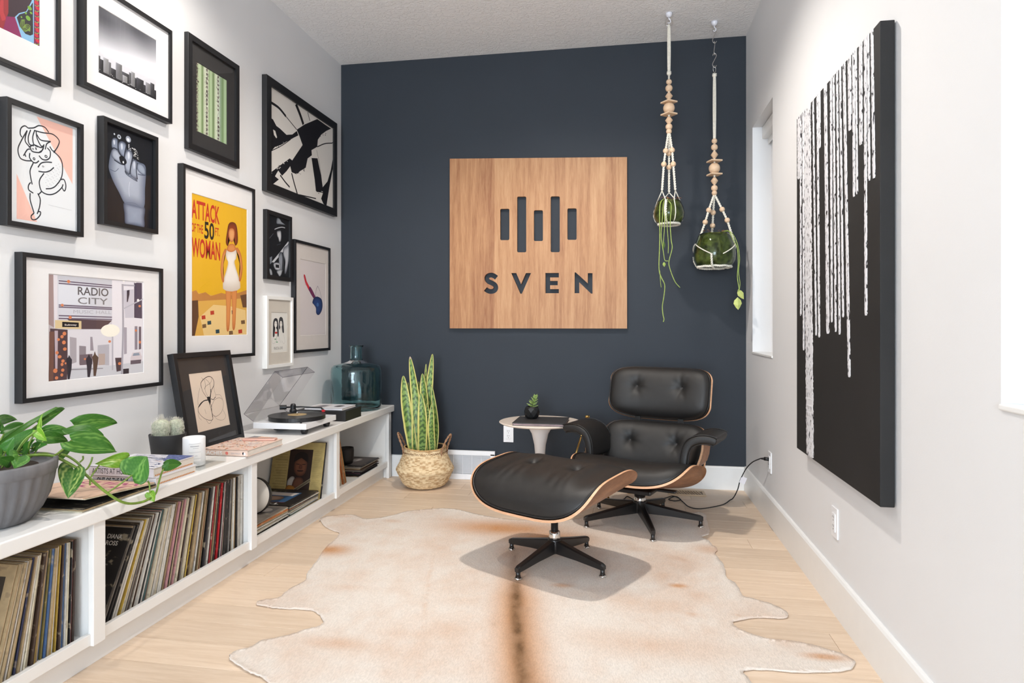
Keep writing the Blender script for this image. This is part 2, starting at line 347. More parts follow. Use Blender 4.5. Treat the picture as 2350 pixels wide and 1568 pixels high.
ART['abstract'] = [('p',(22,22,28),[(5,379),(36,378),(72,352),(115,348),(188,333),(257,355),(312,393),(332,371),(219,310),(115,250),(57,225),(19,192),(2,192)]),('p',(226,222,216),[(36,320),(60,319),(80,287),(72,279),(46,292)]),('p',(22,22,28),[(312,401),(411,463),(585,552),(697,550),(791,550),(717,512),(641,464),(594,417),(585,368),(505,325),(510,293),(453,258),(427,191),(353,153),(312,123),(249,123),(226,166),(386,326),(345,371)]),('p',(22,22,28),[(2,60),(115,132),(226,201),(273,193),(188,114),(136,75),(93,96),(57,54),(100,45),(30,-4),(2,8)]),('p',(22,22,28),[(505,274),(589,293),(641,190),(665,118),(736,172),(785,258),(836,346),(831,278),(765,139),(720,1),(674,8),(641,36),(669,80),(567,68),(549,144)]),('l',(22,22,28),16,[(9,469),(100,466),(181,442)]),('l',(22,22,28),6,[(181,442),(312,401)]),('l',(22,22,28),27,[(300,557),(353,509),(397,459)]),('l',(22,22,28),7,[(453,554),(482,509)]),('l',(22,22,28),7,[(585,368),(697,420),(831,461)]),('l',(22,22,28),12,[(249,117),(281,61),(320,2)]),('l',(22,22,28),10,[(115,74),(173,46),(226,26)]),('l',(22,22,28),3,[(576,344),(622,254),(659,125)]),('l',(22,22,28),7,[(345,3),(479,15),(567,22)]),('l',(22,22,28),5,[(5,185),(144,260),(312,369)]),('e',(22,22,28),203,300,8,2),('e',(22,22,28),629,451,7,3),('e',(22,22,28),347,139,4,1),('e',(22,22,28),606,74,9,1),('e',(22,22,28),142,151,3,2),('e',(22,22,28),70,230,4,3),('e',(22,22,28),703,480,5,4),('e',(22,22,28),334,137,6,2),('e',(226,222,216),573,70,9,2),('e',(22,22,28),143,144,5,3),('e',(226,222,216),151,277,6,1),('e',(226,222,216),631,436,10,2),('e',(22,22,28),401,169,6,3),('e',(22,22,28),624,82,11,3),('e',(226,222,216),80,103,7,2),('e',(226,222,216),243,322,3,3),('e',(226,222,216),609,424,11,2),('e',(226,222,216),422,187,8,2),('e',(226,222,216),655,86,12,2),('e',(226,222,216),23,65,3,2),('e',(226,222,216),110,246,4,3),('e',(226,222,216),726,499,10,1),('e',(226,222,216),389,158,4,2),('e',(22,22,28),582,72,7,4),('e',(226,222,216),196,176,7,2),('e',(22,22,28),94,237,4,3),('e',(226,222,216),686,475,11,2),('e',(226,222,216),371,149,4,3),('e',(22,22,28),608,66,10,2),('e',(226,222,216),156,153,8,3),('e',(22,22,28),97,233,6,2),('e',(226,222,216),693,487,7,3),('e',(226,222,216),396,164,5,2),('e',(22,22,28),662,80,11,3),('e',(22,22,28),219,191,6,2),('e',(22,22,28),262,338,8,2),('e',(226,222,216),637,436,6,3),('e',(22,22,28),408,165,5,2),('e',(22,22,28),623,78,8,2),('e',(22,22,28),104,128,8,2),('e',(22,22,28),304,365,6,1),('e',(22,22,28),709,493,6,3),('e',(226,222,216),312,127,9,2),('e',(226,222,216),611,68,4,2),('e',(226,222,216),84,109,8,2),('e',(226,222,216),260,329,6,1),('e',(22,22,28),667,471,9,2),('e',(22,22,28),405,174,5,3),('e',(226,222,216),620,67,6,4),('e',(226,222,216),115,120,5,3),('e',(226,222,216),64,222,6,1),('e',(226,222,216),650,453,5,2),('e',(226,222,216),389,166,4,2),('e',(226,222,216),608,69,6,2),('e',(22,22,28),18,69,7,2),('e',(22,22,28),158,271,3,2),('e',(226,222,216),656,457,9,1),('e',(22,22,28),358,136,4,2),('e',(22,22,28),604,64,3,3),('e',(226,222,216),103,112,8,2)]
ART['street'] = [('p',(196,186,190),[(0,383),(39,382),(39,8),(0,2)]),('p',(170,146,144),[(4,379),(22,380),(24,193),(2,204)]),('p',(232,226,232),[(22,380),(39,380),(39,189),(26,189)]),('p',(206,206,214),[(39,379),(290,379),(290,359),(39,363)]),('p',(216,216,224),[(39,365),(290,361),(290,221),(39,225)]),('p',(226,228,236),[(43,348),(184,346),(184,277),(43,276)]),('p',(86,66,70),[(9,189),(82,184),(82,0),(2,2)]),('p',(120,84,72),[(6,178),(26,178),(22,2),(4,3)]),('p',(196,178,186),[(27,181),(41,181),(39,45),(30,38)]),('p',(228,224,230),[(82,183),(290,183),(290,24),(82,43)]),('p',(178,170,176),[(91,158),(121,153),(121,63),(93,57)]),('p',(150,140,146),[(133,124),(164,121),(164,57),(133,55)]),('p',(190,186,194),[(219,123),(276,125),(276,42),(219,46)]),('p',(160,150,158),[(184,156),(194,156),(200,103),(184,104)]),('p',(92,72,76),[(79,223),(290,219),(247,185),(140,186)]),('p',(236,232,238),[(290,378),(462,382),(462,26),(290,37)]),('p',(84,74,92),[(408,377),(452,378),(453,228),(408,231)]),('p',(208,204,214),[(348,341),(405,349),(405,231),(359,230)]),('p',(150,140,150),[(411,196),(427,196),(427,99),(411,98)]),('p',(120,104,112),[(434,194),(448,194),(448,100),(434,98)]),('p',(176,168,178),[(353,192),(368,191),(368,84),(353,82)]),('p',(212,212,218),[(82,43),(290,41),(462,48),(462,-1),(194,1),(79,0)]),('p',(160,156,164),[(98,40),(245,34),(245,30),(98,35)]),('p',(120,104,110),[(135,90),(194,91),(194,51),(135,51)]),('p',(190,170,160),[(224,90),(255,89),(255,47),(224,45)]),('p',(88,70,74),[(306,70),(345,69),(341,17),(314,14)]),('l',(112,98,116),4.5,[(44,360),(290,357)]),('l',(112,98,116),4.5,[(44,351),(290,349)]),('l',(112,98,116),4.5,[(44,273),(290,269)]),('l',(112,98,116),4.5,[(44,266),(290,263)]),('l',(112,98,116),4.5,[(44,235),(290,232)]),('l',(112,98,116),4.5,[(44,225),(290,223)]),('p',(226,202,156),[(29,219),(143,216),(143,186),(29,189)]),('p',(30,22,24),[(59,213),(131,210),(131,193),(59,194)]),('t',(250,240,230),'Subway',69,197,53,8,0.6),('t',(96,90,92),'RADIO',127,313,145,31,0.5),('t',(130,126,128),'CITY',127,280,142,25,0.3),('t',(186,184,192),'MUSIC HALL',107,244,179,13,0.0),('l',(188,184,194),7,[(293,158),(293,22)]),('l',(176,172,182),10,[(345,367),(348,187),(341,2)]),('l',(190,188,198),5,[(348,266),(399,287),(459,311)]),('l',(180,176,186),6,[(348,363),(411,364)]),('p',(66,56,66),[(368,342),(383,345),(382,326),(373,295),(368,295)]),('e',(255,250,236),282,179,48,25),('p',(52,46,54),[(76,78),(84,83),(88,92),(94,82),(101,74),(99,41),(91,3),(82,3),(79,43)]),('p',(60,52,60),[(163,73),(172,81),(177,92),(183,80),(193,69),(190,41),(182,3),(171,4),(168,45)]),('p',(96,74,62),[(193,79),(200,87),(205,101),(211,87),(223,76),(220,54),(210,5),(199,6),(197,55)]),('p',(222,210,214),[(388,66),(399,87),(441,89),(452,67),(448,49),(388,44)]),('p',(110,96,104),[(388,55),(448,56),(446,40),(388,39)]),('p',(150,160,176),[(399,73),(405,84),(435,85),(440,74)]),('p',(60,50,56),[(348,23),(379,23),(379,2),(348,1)]),('e',(222,136,92),68,170,8,7),('e',(222,136,92),58,159,7,6),('e',(222,136,92),66,138,8,7),('e',(222,136,92),70,114,8,6),('e',(222,136,92),48,87,8,6),('e',(222,136,92),62,71,7,6),('e',(222,136,92),58,59,6,6),('e',(222,136,92),30,38,9,8),('e',(222,136,92),61,38,7,6),('e',(222,136,92),35,12,7,6),('e',(222,136,92),57,21,6,6),('e',(222,136,92),43,149,6,5),('e',(222,136,92),86,360,7,6),('e',(222,136,92),93,229,7,6),('e',(222,136,92),59,273,6,5),('e',(222,136,92),329,46,8,6),('e',(222,136,92),439,280,7,5),('e',(222,136,92),37,102,7,6),('e',(222,136,92),73,62,4,4),('e',(222,136,92),418,178,6,5),('e',(222,136,92),440,129,7,6),('e',(222,136,92),278,136,7,5),('e',(222,136,92),159,73,5,4),('e',(250,246,244),430,304,7,6),('e',(250,246,244),415,381,7,6),('e',(250,246,244),351,380,6,6)]
ART['poster'] = [('p',(226,176,84),[(3,199),(63,208),(166,200),(298,213),(457,234),(457,0),(3,0)]),('p',(196,134,70),[(3,211),(34,219),(53,201),(104,213),(145,196),(231,216),(310,206),(457,242),(457,198),(3,164)]),('p',(92,60,40),[(3,168),(48,172),(53,93),(24,1),(3,0)]),('p',(240,206,140),[(63,93),(166,154),(298,151),(442,133),(457,0),(93,1)]),('p',(110,74,48),[(393,210),(457,220),(457,148),(417,147)]),('p',(190,60,40),[(74,98),(102,101),(105,83),(76,80)]),('p',(40,70,80),[(118,72),(147,75),(149,57),(120,54)]),('p',(120,90,60),[(79,56),(108,59),(110,41),(81,38)]),('p',(190,60,40),[(141,122),(170,125),(172,106),(143,103)]),('p',(40,70,80),[(317,129),(350,132),(352,113),(319,109)]),('p',(120,90,60),[(400,77),(435,80),(437,60),(403,58)]),('p',(190,60,40),[(376,28),(410,31),(412,11),(378,8)]),('p',(40,70,80),[(183,30),(213,32),(215,13),(185,11)]),('p',(120,90,60),[(294,22),(326,24),(329,5),(296,3)]),('f',(226,150,84),(196,110,56),[(267,259),(312,262),(308,151),(296,34),(273,33),(271,150)]),('f',(226,150,84),(196,110,56),[(317,262),(364,268),(357,152),(347,41),(324,38),(322,151)]),('f',(250,244,236),(214,200,184),[(273,436),(354,452),(357,404),(343,375),(393,249),(244,237),(285,366),(271,395)]),('f',(226,150,84),(196,110,56),[(273,433),(253,393),(244,332),(253,278),(237,274),(224,330),(235,398),(259,441)]),('f',(226,150,84),(196,110,56),[(354,449),(383,414),(393,351),(381,290),(400,292),(415,353),(403,423),(371,460)]),('f',(226,150,84),(196,110,56),[(276,437),(293,466),(336,474),(354,449),(315,431)]),('f',(150,64,28),(96,36,18),[(278,532),(291,572),(319,587),(354,582),(369,545),(371,489),(347,469),(339,513),(289,502),(285,459),(267,476)]),('f',(236,170,112),(196,110,56),[(291,527),(303,550),(331,554),(343,535),(336,499),(317,481),(298,494)]),('t',(196,48,34),'ATTACK',0,557,215,90,1.0),('t',(196,48,34),'OF THE',0,493,85,42,0.6),('t',(196,48,34),'FT.',179,498,36,40,0.6),('t',(30,26,24),'50',95,472,77,85,1.0),('t',(196,48,34),'WOMAN',1,375,219,93,1.0)]
ART['guitarist'] = [('f',(150,156,164),(60,66,76),[(99,310),(102,339),(120,348),(140,340),(160,326),(199,317),(140,311)]),('l',(186,190,198),5,[(77,272),(115,286),(160,297),(195,298)]),('f',(206,208,212),(90,96,106),[(104,263),(125,271),(147,272),(153,244),(148,215),(130,206),(120,226),(107,238)]),('p',(196,200,206),[(46,79),(140,148),(233,222),(253,214),(160,143),(71,78)]),('f',(190,194,202),(70,76,88),[(177,173),(212,194),(249,208),(257,175),(241,111),(214,37),(190,25),(198,93),(174,139)]),('f',(150,156,166),(40,46,56),[(122,126),(158,149),(169,104),(156,22),(133,37)]),('f',(206,208,214),(100,106,116),[(64,68),(89,80),(134,79),(145,51),(125,38),(84,40)]),('p',(20,22,28),[(87,70),(127,70),(130,51),(89,50)]),('f',(190,194,200),(80,86,96),[(102,31),(160,45),(156,19),(135,1),(117,12)]),('f',(170,176,184),(60,66,76),[(20,37),(42,36),(55,7),(33,-1)]),('p',(120,126,136),[(25,103),(50,112),(47,76),(28,64)]),('l',(120,126,136),2,[(13,212),(11,154)]),('l',(120,126,136),2,[(13,206),(64,246)]),('l',(60,66,76),4,[(102,184),(147,196)]),('l',(140,146,156),2,[(182,153),(169,36)]),('l',(120,126,136),2,[(147,136),(140,48)])]
ART['couple'] = [('f',(70,70,76),(36,36,42),[(22,144),(27,187),(49,201),(75,191),(77,144),(67,134),(65,177),(39,179),(34,131),(39,98),(22,94)]),('f',(60,60,66),(30,30,36),[(65,177),(80,171),(85,104),(72,97)]),('f',(90,90,94),(46,46,52),[(88,144),(90,194),(108,209),(132,198),(142,157),(145,116),(126,123),(126,184),(98,184),(98,137)]),('e',(246,242,236),52,165,15,20),('e',(246,242,236),111,167,14,19),('l',(80,80,84),1,[(39,172),(65,171)]),('l',(80,80,84),1.4,[(95,173),(126,172)]),('e',(206,52,46),56,116,14,6),('l',(60,130,84),2,[(56,110),(60,84),(57,58)]),('e',(70,150,96),47,79,9,3),('e',(70,150,96),67,61,8,3),('l',(150,150,152),1,[(27,91),(12,65),(27,53),(54,64)]),('l',(150,150,152),1,[(90,131),(88,90),(110,56)]),('l',(150,150,152),1,[(137,117),(155,62),(140,50),(119,69)]),('t',(110,108,106),'PEACE & LOVE',33,17,96,16,0.0)]
ART['guitar'] = [('f',(214,52,66),(190,30,50),[(49,385),(67,385),(76,361),(95,341),(128,313),(150,292),(128,284),(98,308),(67,343)]),('f',(120,40,84),(80,40,90),[(128,313),(150,307),(211,250),(185,240),(122,289)]),('f',(40,70,130),(24,36,78),[(171,226),(185,242),(223,255),(266,251),(299,237),(311,201),(299,164),(266,137),(237,134),(217,149),(214,179),(185,201),(166,211)]),('l',(60,46,84),3,[(207,250),(217,296),(240,326)]),('l',(60,46,84),2.4,[(240,326),(273,291),(296,245)]),('e',(70,110,170),240,202,16,13),('l',(200,40,60),1.6,[(43,375),(58,370)]),('l',(200,40,60),1.6,[(48,365),(64,361)]),('l',(200,40,60),1.6,[(52,355),(70,351)]),('l',(200,40,60),1.6,[(57,346),(76,341)]),('l',(200,40,60),1.6,[(61,336),(82,331)]),('l',(200,40,60),1.6,[(66,326),(88,321)])]
ART['colourful'] = [('p',(156,44,52),[(-12,135),(74,180),(65,106),(65,63),(57,35),(53,29),(47,3),(-12,-1)]),('p',(190,58,66),[(37,92),(48,98),(48,58),(58,39),(43,27),(34,52)]),('p',(58,40,50),[(65,175),(159,224),(157,152),(148,139),(130,100),(103,81),(88,61),(60,50),(65,63)]),('p',(140,38,92),[(57,49),(88,61),(100,34),(115,3),(47,2),(54,30)]),('p',(140,190,226),[(88,61),(103,81),(130,100),(148,140),(159,169),(159,1),(113,2),(100,34)]),('p',(48,46,50),[(95,63),(105,78),(131,97),(151,136),(155,142),(156,33),(145,24),(127,22),(106,37)]),('e',(120,170,60),143,117,8,7),('e',(120,170,60),137,80,9,8),('e',(120,170,60),128,93,4,4),('e',(120,170,60),148,103,5,4),('e',(120,170,60),118,64,3,3),('e',(120,170,60),112,72,3,3),('l',(130,160,70),2,[(112,64),(109,38),(127,30),(145,55),(130,56),(118,39)]),('l',(130,160,70),2,[(116,66),(114,40),(129,33),(145,49),(130,52),(118,39)]),('l',(130,160,70),2,[(120,68),(118,42),(132,36),(145,44),(130,48),(118,39)]),('l',(130,160,70),2,[(124,70),(123,45),(134,40),(145,38),(130,44),(118,39)]),('p',(120,36,84),[(159,224),(183,237),(181,1),(159,1)]),('e',(206,40,60),169,224,8,6),('l',(140,170,70),3,[(162,213),(170,212),(178,219)]),('e',(206,40,60),173,207,8,6),('l',(140,170,70),3,[(162,194),(170,193),(178,200)]),('e',(206,40,60),169,186,8,6),('l',(140,170,70),3,[(162,175),(170,174),(178,181)]),('e',(206,40,60),173,169,8,6),('l',(140,170,70),3,[(162,156),(170,155),(178,162)]),('e',(206,40,60),169,148,8,7),('l',(140,170,70),3,[(162,137),(170,136),(178,143)]),('e',(206,40,60),173,131,8,6),('l',(140,170,70),3,[(162,118),(170,117),(178,124)]),('e',(206,40,60),169,111,8,6),('l',(140,170,70),3,[(162,100),(170,98),(178,105)]),('e',(206,40,60),173,93,8,7),('l',(140,170,70),3,[(162,81),(170,79),(178,86)]),('e',(206,40,60),169,73,8,6),('l',(140,170,70),3,[(162,62),(170,60),(178,67)]),('e',(206,40,60),173,55,8,7),('l',(140,170,70),3,[(162,43),(170,41),(178,48)]),('e',(206,40,60),169,35,8,6),('l',(140,170,70),3,[(162,24),(170,22),(178,29)]),('e',(206,40,60),173,18,8,6),('l',(140,170,70),3,[(162,5),(170,3),(178,10)])]
ART['ink'] = [('l',(30,28,30),3,[(75,219),(75,243),(97,261),(132,273),(158,267),(170,246),(164,222),(141,197),(124,157)]),('l',(30,28,30),2,[(75,219),(81,198),(100,168)]),('l',(30,28,30),2,[(109,152),(62,149),(28,120),(36,88),(72,58),(117,50),(118,102),(109,152)]),('l',(30,28,30),4.5,[(109,154),(72,151),(32,126)]),('l',(30,28,30),1.4,[(150,147),(188,155),(213,140),(213,112),(188,77),(148,62),(123,77),(122,112),(150,147)]),('l',(30,28,30),1,[(204,88),(216,54),(194,36),(154,44),(126,70)]),('l',(30,28,30),1.2,[(72,55),(82,37),(96,35),(118,54)]),('l',(30,28,30),1.2,[(62,221),(38,169),(32,136)]),('l',(30,28,30),1,[(26,110),(25,76),(40,59)]),('l',(30,28,30),1.4,[(104,261),(105,229),(92,210)]),('l',(30,28,30),1.4,[(112,263),(135,240),(139,211)]),('l',(30,28,30),1.2,[(158,265),(144,239),(104,223),(99,196),(112,166)]),('l',(30,28,30),4,[(138,208),(133,184),(117,158)]),('l',(30,28,30),1.2,[(164,222),(163,194),(167,165),(151,153)]),('l',(30,28,30),3,[(128,157),(146,151),(162,162)]),('l',(30,28,30),1,[(168,172),(200,168),(214,144)]),('l',(30,28,30),3,[(123,129),(120,88),(119,60)]),('l',(30,28,30),1.2,[(86,273),(97,258)]),('l',(30,28,30),1,[(73,110),(77,85)]),('p',(30,28,30),[(100,168),(112,170),(128,167),(123,140),(115,125),(109,142)])]
RUG = [(-1.635,3.314),(-1.651,3.374),(-1.606,3.419),(-1.503,3.453),(-1.394,3.392),(-1.29,3.463),(-1.227,3.567),(-1.142,3.616),(-1.035,3.658),(-0.948,3.649),(-0.798,3.574),(-0.642,3.52),(-0.516,3.516),(-0.329,3.541),(-0.203,3.627),(-0.098,3.72),(0.05,3.816),(0.248,3.832),(0.378,3.819),(0.43,3.837),(0.458,3.79),(0.451,3.69),(0.448,3.558),(0.432,3.448),(0.393,3.393),(0.417,3.343),(0.429,3.275),(0.445,3.228),(0.426,3.147),(0.441,3.012),(0.433,2.86),(0.461,2.795),(0.468,2.687),(0.504,2.661),(0.561,2.622),(0.597,2.571),(0.6,2.531),(0.574,2.505),(0.489,2.498),(0.405,2.455),(0.389,2.432),(0.408,2.381),(0.471,2.334),(0.54,2.325),(0.607,2.315),(0.667,2.287),(0.712,2.258),(0.727,2.216),(0.696,2.169),(0.625,2.141),(0.532,2.125),(0.441,2.123),(0.381,2.112),(0.365,2.092),(0.376,2.049),(0.392,1.929),(0.372,1.788),(0.224,1.598),(0.048,1.47),(-0.167,1.394),(-0.433,1.4),(-0.703,1.485),(-0.906,1.645),(-0.995,1.758),(-1.058,1.798),(-1.089,1.822),(-1.132,1.833),(-1.2,1.87),(-1.253,1.909),(-1.251,1.949),(-1.222,1.978),(-1.21,2.025),(-1.153,2.065),(-1.102,2.122),(-1.064,2.162),(-1.072,2.202),(-1.132,2.264),(-1.183,2.277),(-1.251,2.273),(-1.322,2.272),(-1.379,2.282),(-1.395,2.303),(-1.375,2.33),(-1.335,2.357),(-1.335,2.442),(-1.317,2.536),(-1.347,2.613),(-1.362,2.702),(-1.41,2.91),(-1.419,3.048),(-1.443,3.14),(-1.49,3.175),(-1.568,3.235),(-1.637,3.324)]
# rug marks: [('spine top', (-0.513, 3.016)), ('spine mid', (-0.386, 2.348)), ('spine bottom', (-0.3, 1.948)), ('seam t', (-1.006, 3.409)), ('seam b', (-0.614, 1.894)), ('spotA', (-0.248, 2.664)), ('spotB', (0.224, 2.741)), ('tan L', (-1.372, 2.898)), ('top tan', (-0.566, 3.37)), ('bl tan', (-0.957, 2.023)), ('br tan', (0.101, 2.234)), ('paw tan', (0.642, 2.246)), ('r tan', (0.409, 3.204))]
STREAKS = [(2.944,2.944,0.076,1.705),(2.9265,2.923,0.027,1.117),(2.889,2.879,0.026,0.972),(2.8315,2.786,0.115,0.525),(2.743,2.702,0.024,1.037),(2.6845,2.662,0.029,1.03),(2.6565,2.651,0.023,1.757),(2.5855,2.554,0.043,1.046),(2.5185,2.509,0.025,1.088),(2.489,2.465,0.024,1.054),(2.4505,2.422,0.023,1.045),(2.4175,2.386,0.023,1.105),(2.3775,2.325,0.031,0.904),(2.325,2.317,0.038,1.726),(2.2855,2.279,0.025,1.498),(2.263,2.251,0.02,1.501),(2.2205,2.218,0.035,1.651),(2.181,2.173,0.026,1.108),(2.157,2.146,0.022,1.521),(2.125,2.108,0.024,1.52)]
LEAVES = [((-1.8,1.627,0.716),(-1.86,1.85,0.811),(-0.024,0.072,0.013),0),((-1.85,1.799,0.763),(-1.88,1.93,0.797),(-0.019,0.034,0.021),0),((-1.82,1.618,0.785),(-1.9,1.751,0.784),(-0.014,0.043,0.017),0),((-1.86,1.685,0.746),(-1.86,1.754,0.772),(-0.013,0.011,0.019),2),((-1.74,1.817,0.756),(-1.72,1.983,0.742),(-0.01,0.044,0.028),0),((-1.73,1.84,0.735),(-1.7,1.895,0.712),(0.0,0.017,0.014),3),((-1.8,1.765,0.741),(-1.76,1.836,0.731),(-0.003,0.019,0.019),0),((-1.76,1.722,0.734),(-1.74,1.796,0.709),(-0.001,0.02,0.017),0),((-1.66,1.73,0.723),(-1.62,1.866,0.667),(-0.001,0.041,0.026),0),((-1.66,1.93,0.623),(-1.68,1.84,0.631),(-0.006,0.02,0.023),1),((-1.6,1.899,0.582),(-1.58,1.943,0.637),(-0.043,-0.007,0.034),0),((-1.585,2.039,0.584),(-1.57,2.108,0.577),(-0.005,0.013,0.019),3),((-1.585,1.963,0.507),(-1.57,1.963,0.477),(0.017,0.003,0.008),1),((-1.655,1.725,0.637),(-1.62,1.666,0.57),(-0.042,-0.007,0.01),4),((-1.7,1.587,0.704),(-1.66,1.536,0.685),(-0.031,-0.005,0.013),0),((-1.74,1.692,0.76),(-1.74,1.696,0.807),(-0.015,0.006,0.001),1),((-1.7,1.643,0.768),(-1.68,1.655,0.734),(0.012,0.002,0.011),1),((-1.74,1.763,0.668),(-1.76,1.829,0.676),(-0.011,0.015,0.014),3),((-1.8,1.662,0.71),(-1.78,1.707,0.763),(-0.019,0.0,0.018),2),((-1.78,1.619,0.707),(-1.76,1.624,0.753),(-0.02,-0.003,0.009),2),((-1.76,1.654,0.695),(-1.72,1.649,0.741),(-0.017,0.006,0.011),2),((-1.72,1.552,0.71),(-1.68,1.485,0.704),(-0.017,0.002,0.022),0),((-1.75,1.678,0.708),(-1.7,1.673,0.723),(-0.006,0.01,0.013),3),((-1.84,1.648,0.765),(-1.86,1.634,0.82),(0.017,0.008,0.01),0),((-1.69,1.549,0.695),(-1.68,1.507,0.715),(0.005,0.005,0.016),2),((-1.58,2.025,0.579),(-1.57,2.037,0.598),(-0.008,-0.001,0.007),3)]
STEMS = [(0.0042,[(-1.74,1.642,0.692),(-1.72,1.659,0.692),(-1.7,1.697,0.682),(-1.665,1.722,0.654),(-1.64,1.744,0.624),(-1.615,1.767,0.584),(-1.6,1.789,0.554),(-1.59,1.827,0.519),(-1.585,1.868,0.497),(-1.583,1.923,0.487),(-1.582,1.964,0.49)]),(0.003,[(-1.582,1.964,0.49),(-1.582,1.988,0.501),(-1.582,2.002,0.535),(-1.582,2.017,0.566),(-1.58,2.035,0.584)]),(0.0035,[(-1.7,1.697,0.682),(-1.71,1.732,0.687),(-1.73,1.805,0.717),(-1.73,1.828,0.736)]),(0.0035,[(-1.7,1.726,0.682),(-1.69,1.745,0.67),(-1.66,1.75,0.648),(-1.64,1.752,0.621)]),(0.0026,[(-1.645,1.744,0.627),(-1.65,1.77,0.629),(-1.65,1.785,0.647),(-1.65,1.791,0.662)]),(0.0026,[(-1.597,1.796,0.552),(-1.6,1.847,0.565),(-1.6,1.899,0.582)]),(0.0026,[(-1.62,1.749,0.585),(-1.63,1.764,0.606),(-1.66,1.828,0.627)]),(0.0025,[(-1.66,1.754,0.653),(-1.66,1.765,0.66),(-1.66,1.765,0.67)]),(0.0025,[(-1.72,1.845,0.706),(-1.71,1.838,0.722),(-1.73,1.84,0.734)]),(0.0025,[(-1.74,1.655,0.689),(-1.73,1.646,0.727),(-1.72,1.656,0.755),(-1.73,1.682,0.764)]),(0.0025,[(-1.74,1.668,0.686),(-1.73,1.675,0.709),(-1.72,1.686,0.732)]),(0.0025,[(-1.583,1.96,0.508),(-1.585,1.96,0.535),(-1.585,1.953,0.55)]),(0.0022,[(-1.74,1.668,0.71),(-1.76,1.711,0.72),(-1.78,1.745,0.735)])]
SNAKE = [((-1.385,4.165,0.239),(-1.431,4.165,0.513),(-1.455,4.165,0.735),0.058),((-1.367,4.17,0.242),(-1.373,4.175,0.564),(-1.411,4.175,0.865),0.049),((-1.315,4.135,0.253),(-1.302,4.105,0.431),(-1.313,4.105,0.63),0.054),((-1.289,4.195,0.246),(-1.294,4.225,0.611),(-1.27,4.225,0.88),0.042),((-1.304,4.18,0.248),(-1.319,4.195,0.563),(-1.332,4.195,0.75),0.048),((-1.246,4.14,0.261),(-1.246,4.115,0.393),(-1.242,4.115,0.555),0.039),((-1.24,4.175,0.264),(-1.235,4.185,0.414),(-1.265,4.185,0.676),0.035),((-1.398,4.18,0.239),(-1.444,4.195,0.394),(-1.458,4.195,0.522),0.038),((-1.355,4.205,0.236),(-1.372,4.245,0.466),(-1.374,4.245,0.691),0.028),((-1.307,4.21,0.249),(-1.33,4.255,0.581),(-1.324,4.255,0.81),0.021),((-1.255,4.195,0.254),(-1.252,4.225,0.433),(-1.265,4.225,0.605),0.033),((-1.376,4.2,0.236),(-1.421,4.235,0.466),(-1.445,4.235,0.685),0.029),((-1.27,4.155,0.257),(-1.273,4.145,0.407),(-1.283,4.145,0.557),0.029)]
CORD = [(0.776,3.689,0.356),(0.747,3.76,0.339),(0.725,3.86,0.298),(0.708,3.95,0.243),(0.695,4.03,0.173),(0.688,4.06,0.134),(0.68,4.09,0.077),(0.66,4.154,0.006),(0.59,4.024,0.006),(0.49,3.933,0.006),(0.425,3.904,0.006),(0.38,3.942,0.006),(0.356,4.042,0.006),(0.327,4.158,0.006),(0.277,4.088,0.006),(0.308,4.054,0.006),(0.348,4.09,0.006),(0.309,4.166,0.006),(0.252,4.104,0.006),(0.184,4.052,0.006),(0.125,4.022,0.006),(0.066,4.042,0.006),(0.027,4.107,0.006),(0.005,4.042,0.006),(-0.026,3.987,0.006),(-0.078,3.987,0.006)]
# ================================================================== the room
XL, XR, YB, YF, ZC = -2.015, 0.79, 4.42, -5.6, 2.962

def ceiling_mat():
    m, nt, b = base_mat('textured_ceiling')
    b.inputs['Base Color'].default_value = (*lin((248, 248, 249)), 1); b.inputs['Roughness'].default_value = 0.9
    tc = nd(nt, 'ShaderNodeTexCoord')
    n1 = nd(nt, 'ShaderNodeTexNoise'); n1.inputs['Scale'].default_value = 42; n1.inputs['Detail'].default_value = 4; n1.inputs['Distortion'].default_value = 0.8
    nt.links.new(tc.outputs['Object'], n1.inputs['Vector'])
    ra = nd(nt, 'ShaderNodeValToRGB'); ra.color_ramp.elements[0].position = 0.47; ra.color_ramp.elements[1].position = 0.56
    nt.links.new(n1.outputs['Fac'], ra.inputs['Fac'])
    bp = nd(nt, 'ShaderNodeBump'); bp.inputs['Strength'].default_value = 0.55; bp.inputs['Distance'].default_value = 0.004
    nt.links.new(ra.outputs[0], bp.inputs['Height']); nt.links.new(bp.outputs[0], b.inputs['Normal'])
    return m

def slab_with_holes(axis, a0, a1, u0, u1, z0, z1, holes):
    """boxes that tile a wall slab around rectangular openings (holes sorted along u)"""
    parts = []
    def add(p, q, lo, hi):
        if q-p > 1e-5 and hi-lo > 1e-5:
            parts.append(box(a0, a1, p, q, lo, hi) if axis == 'X' else box(p, q, a0, a1, lo, hi))
    cur = u0
    for (p, q, lo, hi) in holes:
        add(cur, p, z0, z1); add(p, q, z0, lo); add(p, q, hi, z1); cur = q
    add(cur, u1, z0, z1)
    return join(*parts)

W1 = (3.66, 4.207, 0.90, 2.30); W2 = (0.45, 1.53, 0.90, 2.30); W3 = (-1.50, -0.10, 1.55, 2.85); W4 = (-1.75, 0.55, 0.25, 2.75)
struct('wall_left', *slab_with_holes('X', XL-0.2, XL, YF-0.2, YB+0.2, -0.06, ZC, [W3]), WHITE_WALL)
struct('wall_right', *slab_with_holes('X', XR, XR+0.2, YF-0.2, YB+0.2, -0.06, ZC, [W2, W1]), WHITE_WALL)
struct('wall_back', *box(XL, XR, YB, YB+0.2, -0.06, ZC), NAVY_WALL)
struct('wall_front', *slab_with_holes('Y', YF-0.2, YF, XL, XR, -0.06, ZC, [W4]), WHITE_WALL)
struct('ceiling', *box(XL-0.2, XR+0.2, YF-0.2, YB+0.2, ZC, ZC+0.12), ceiling_mat())

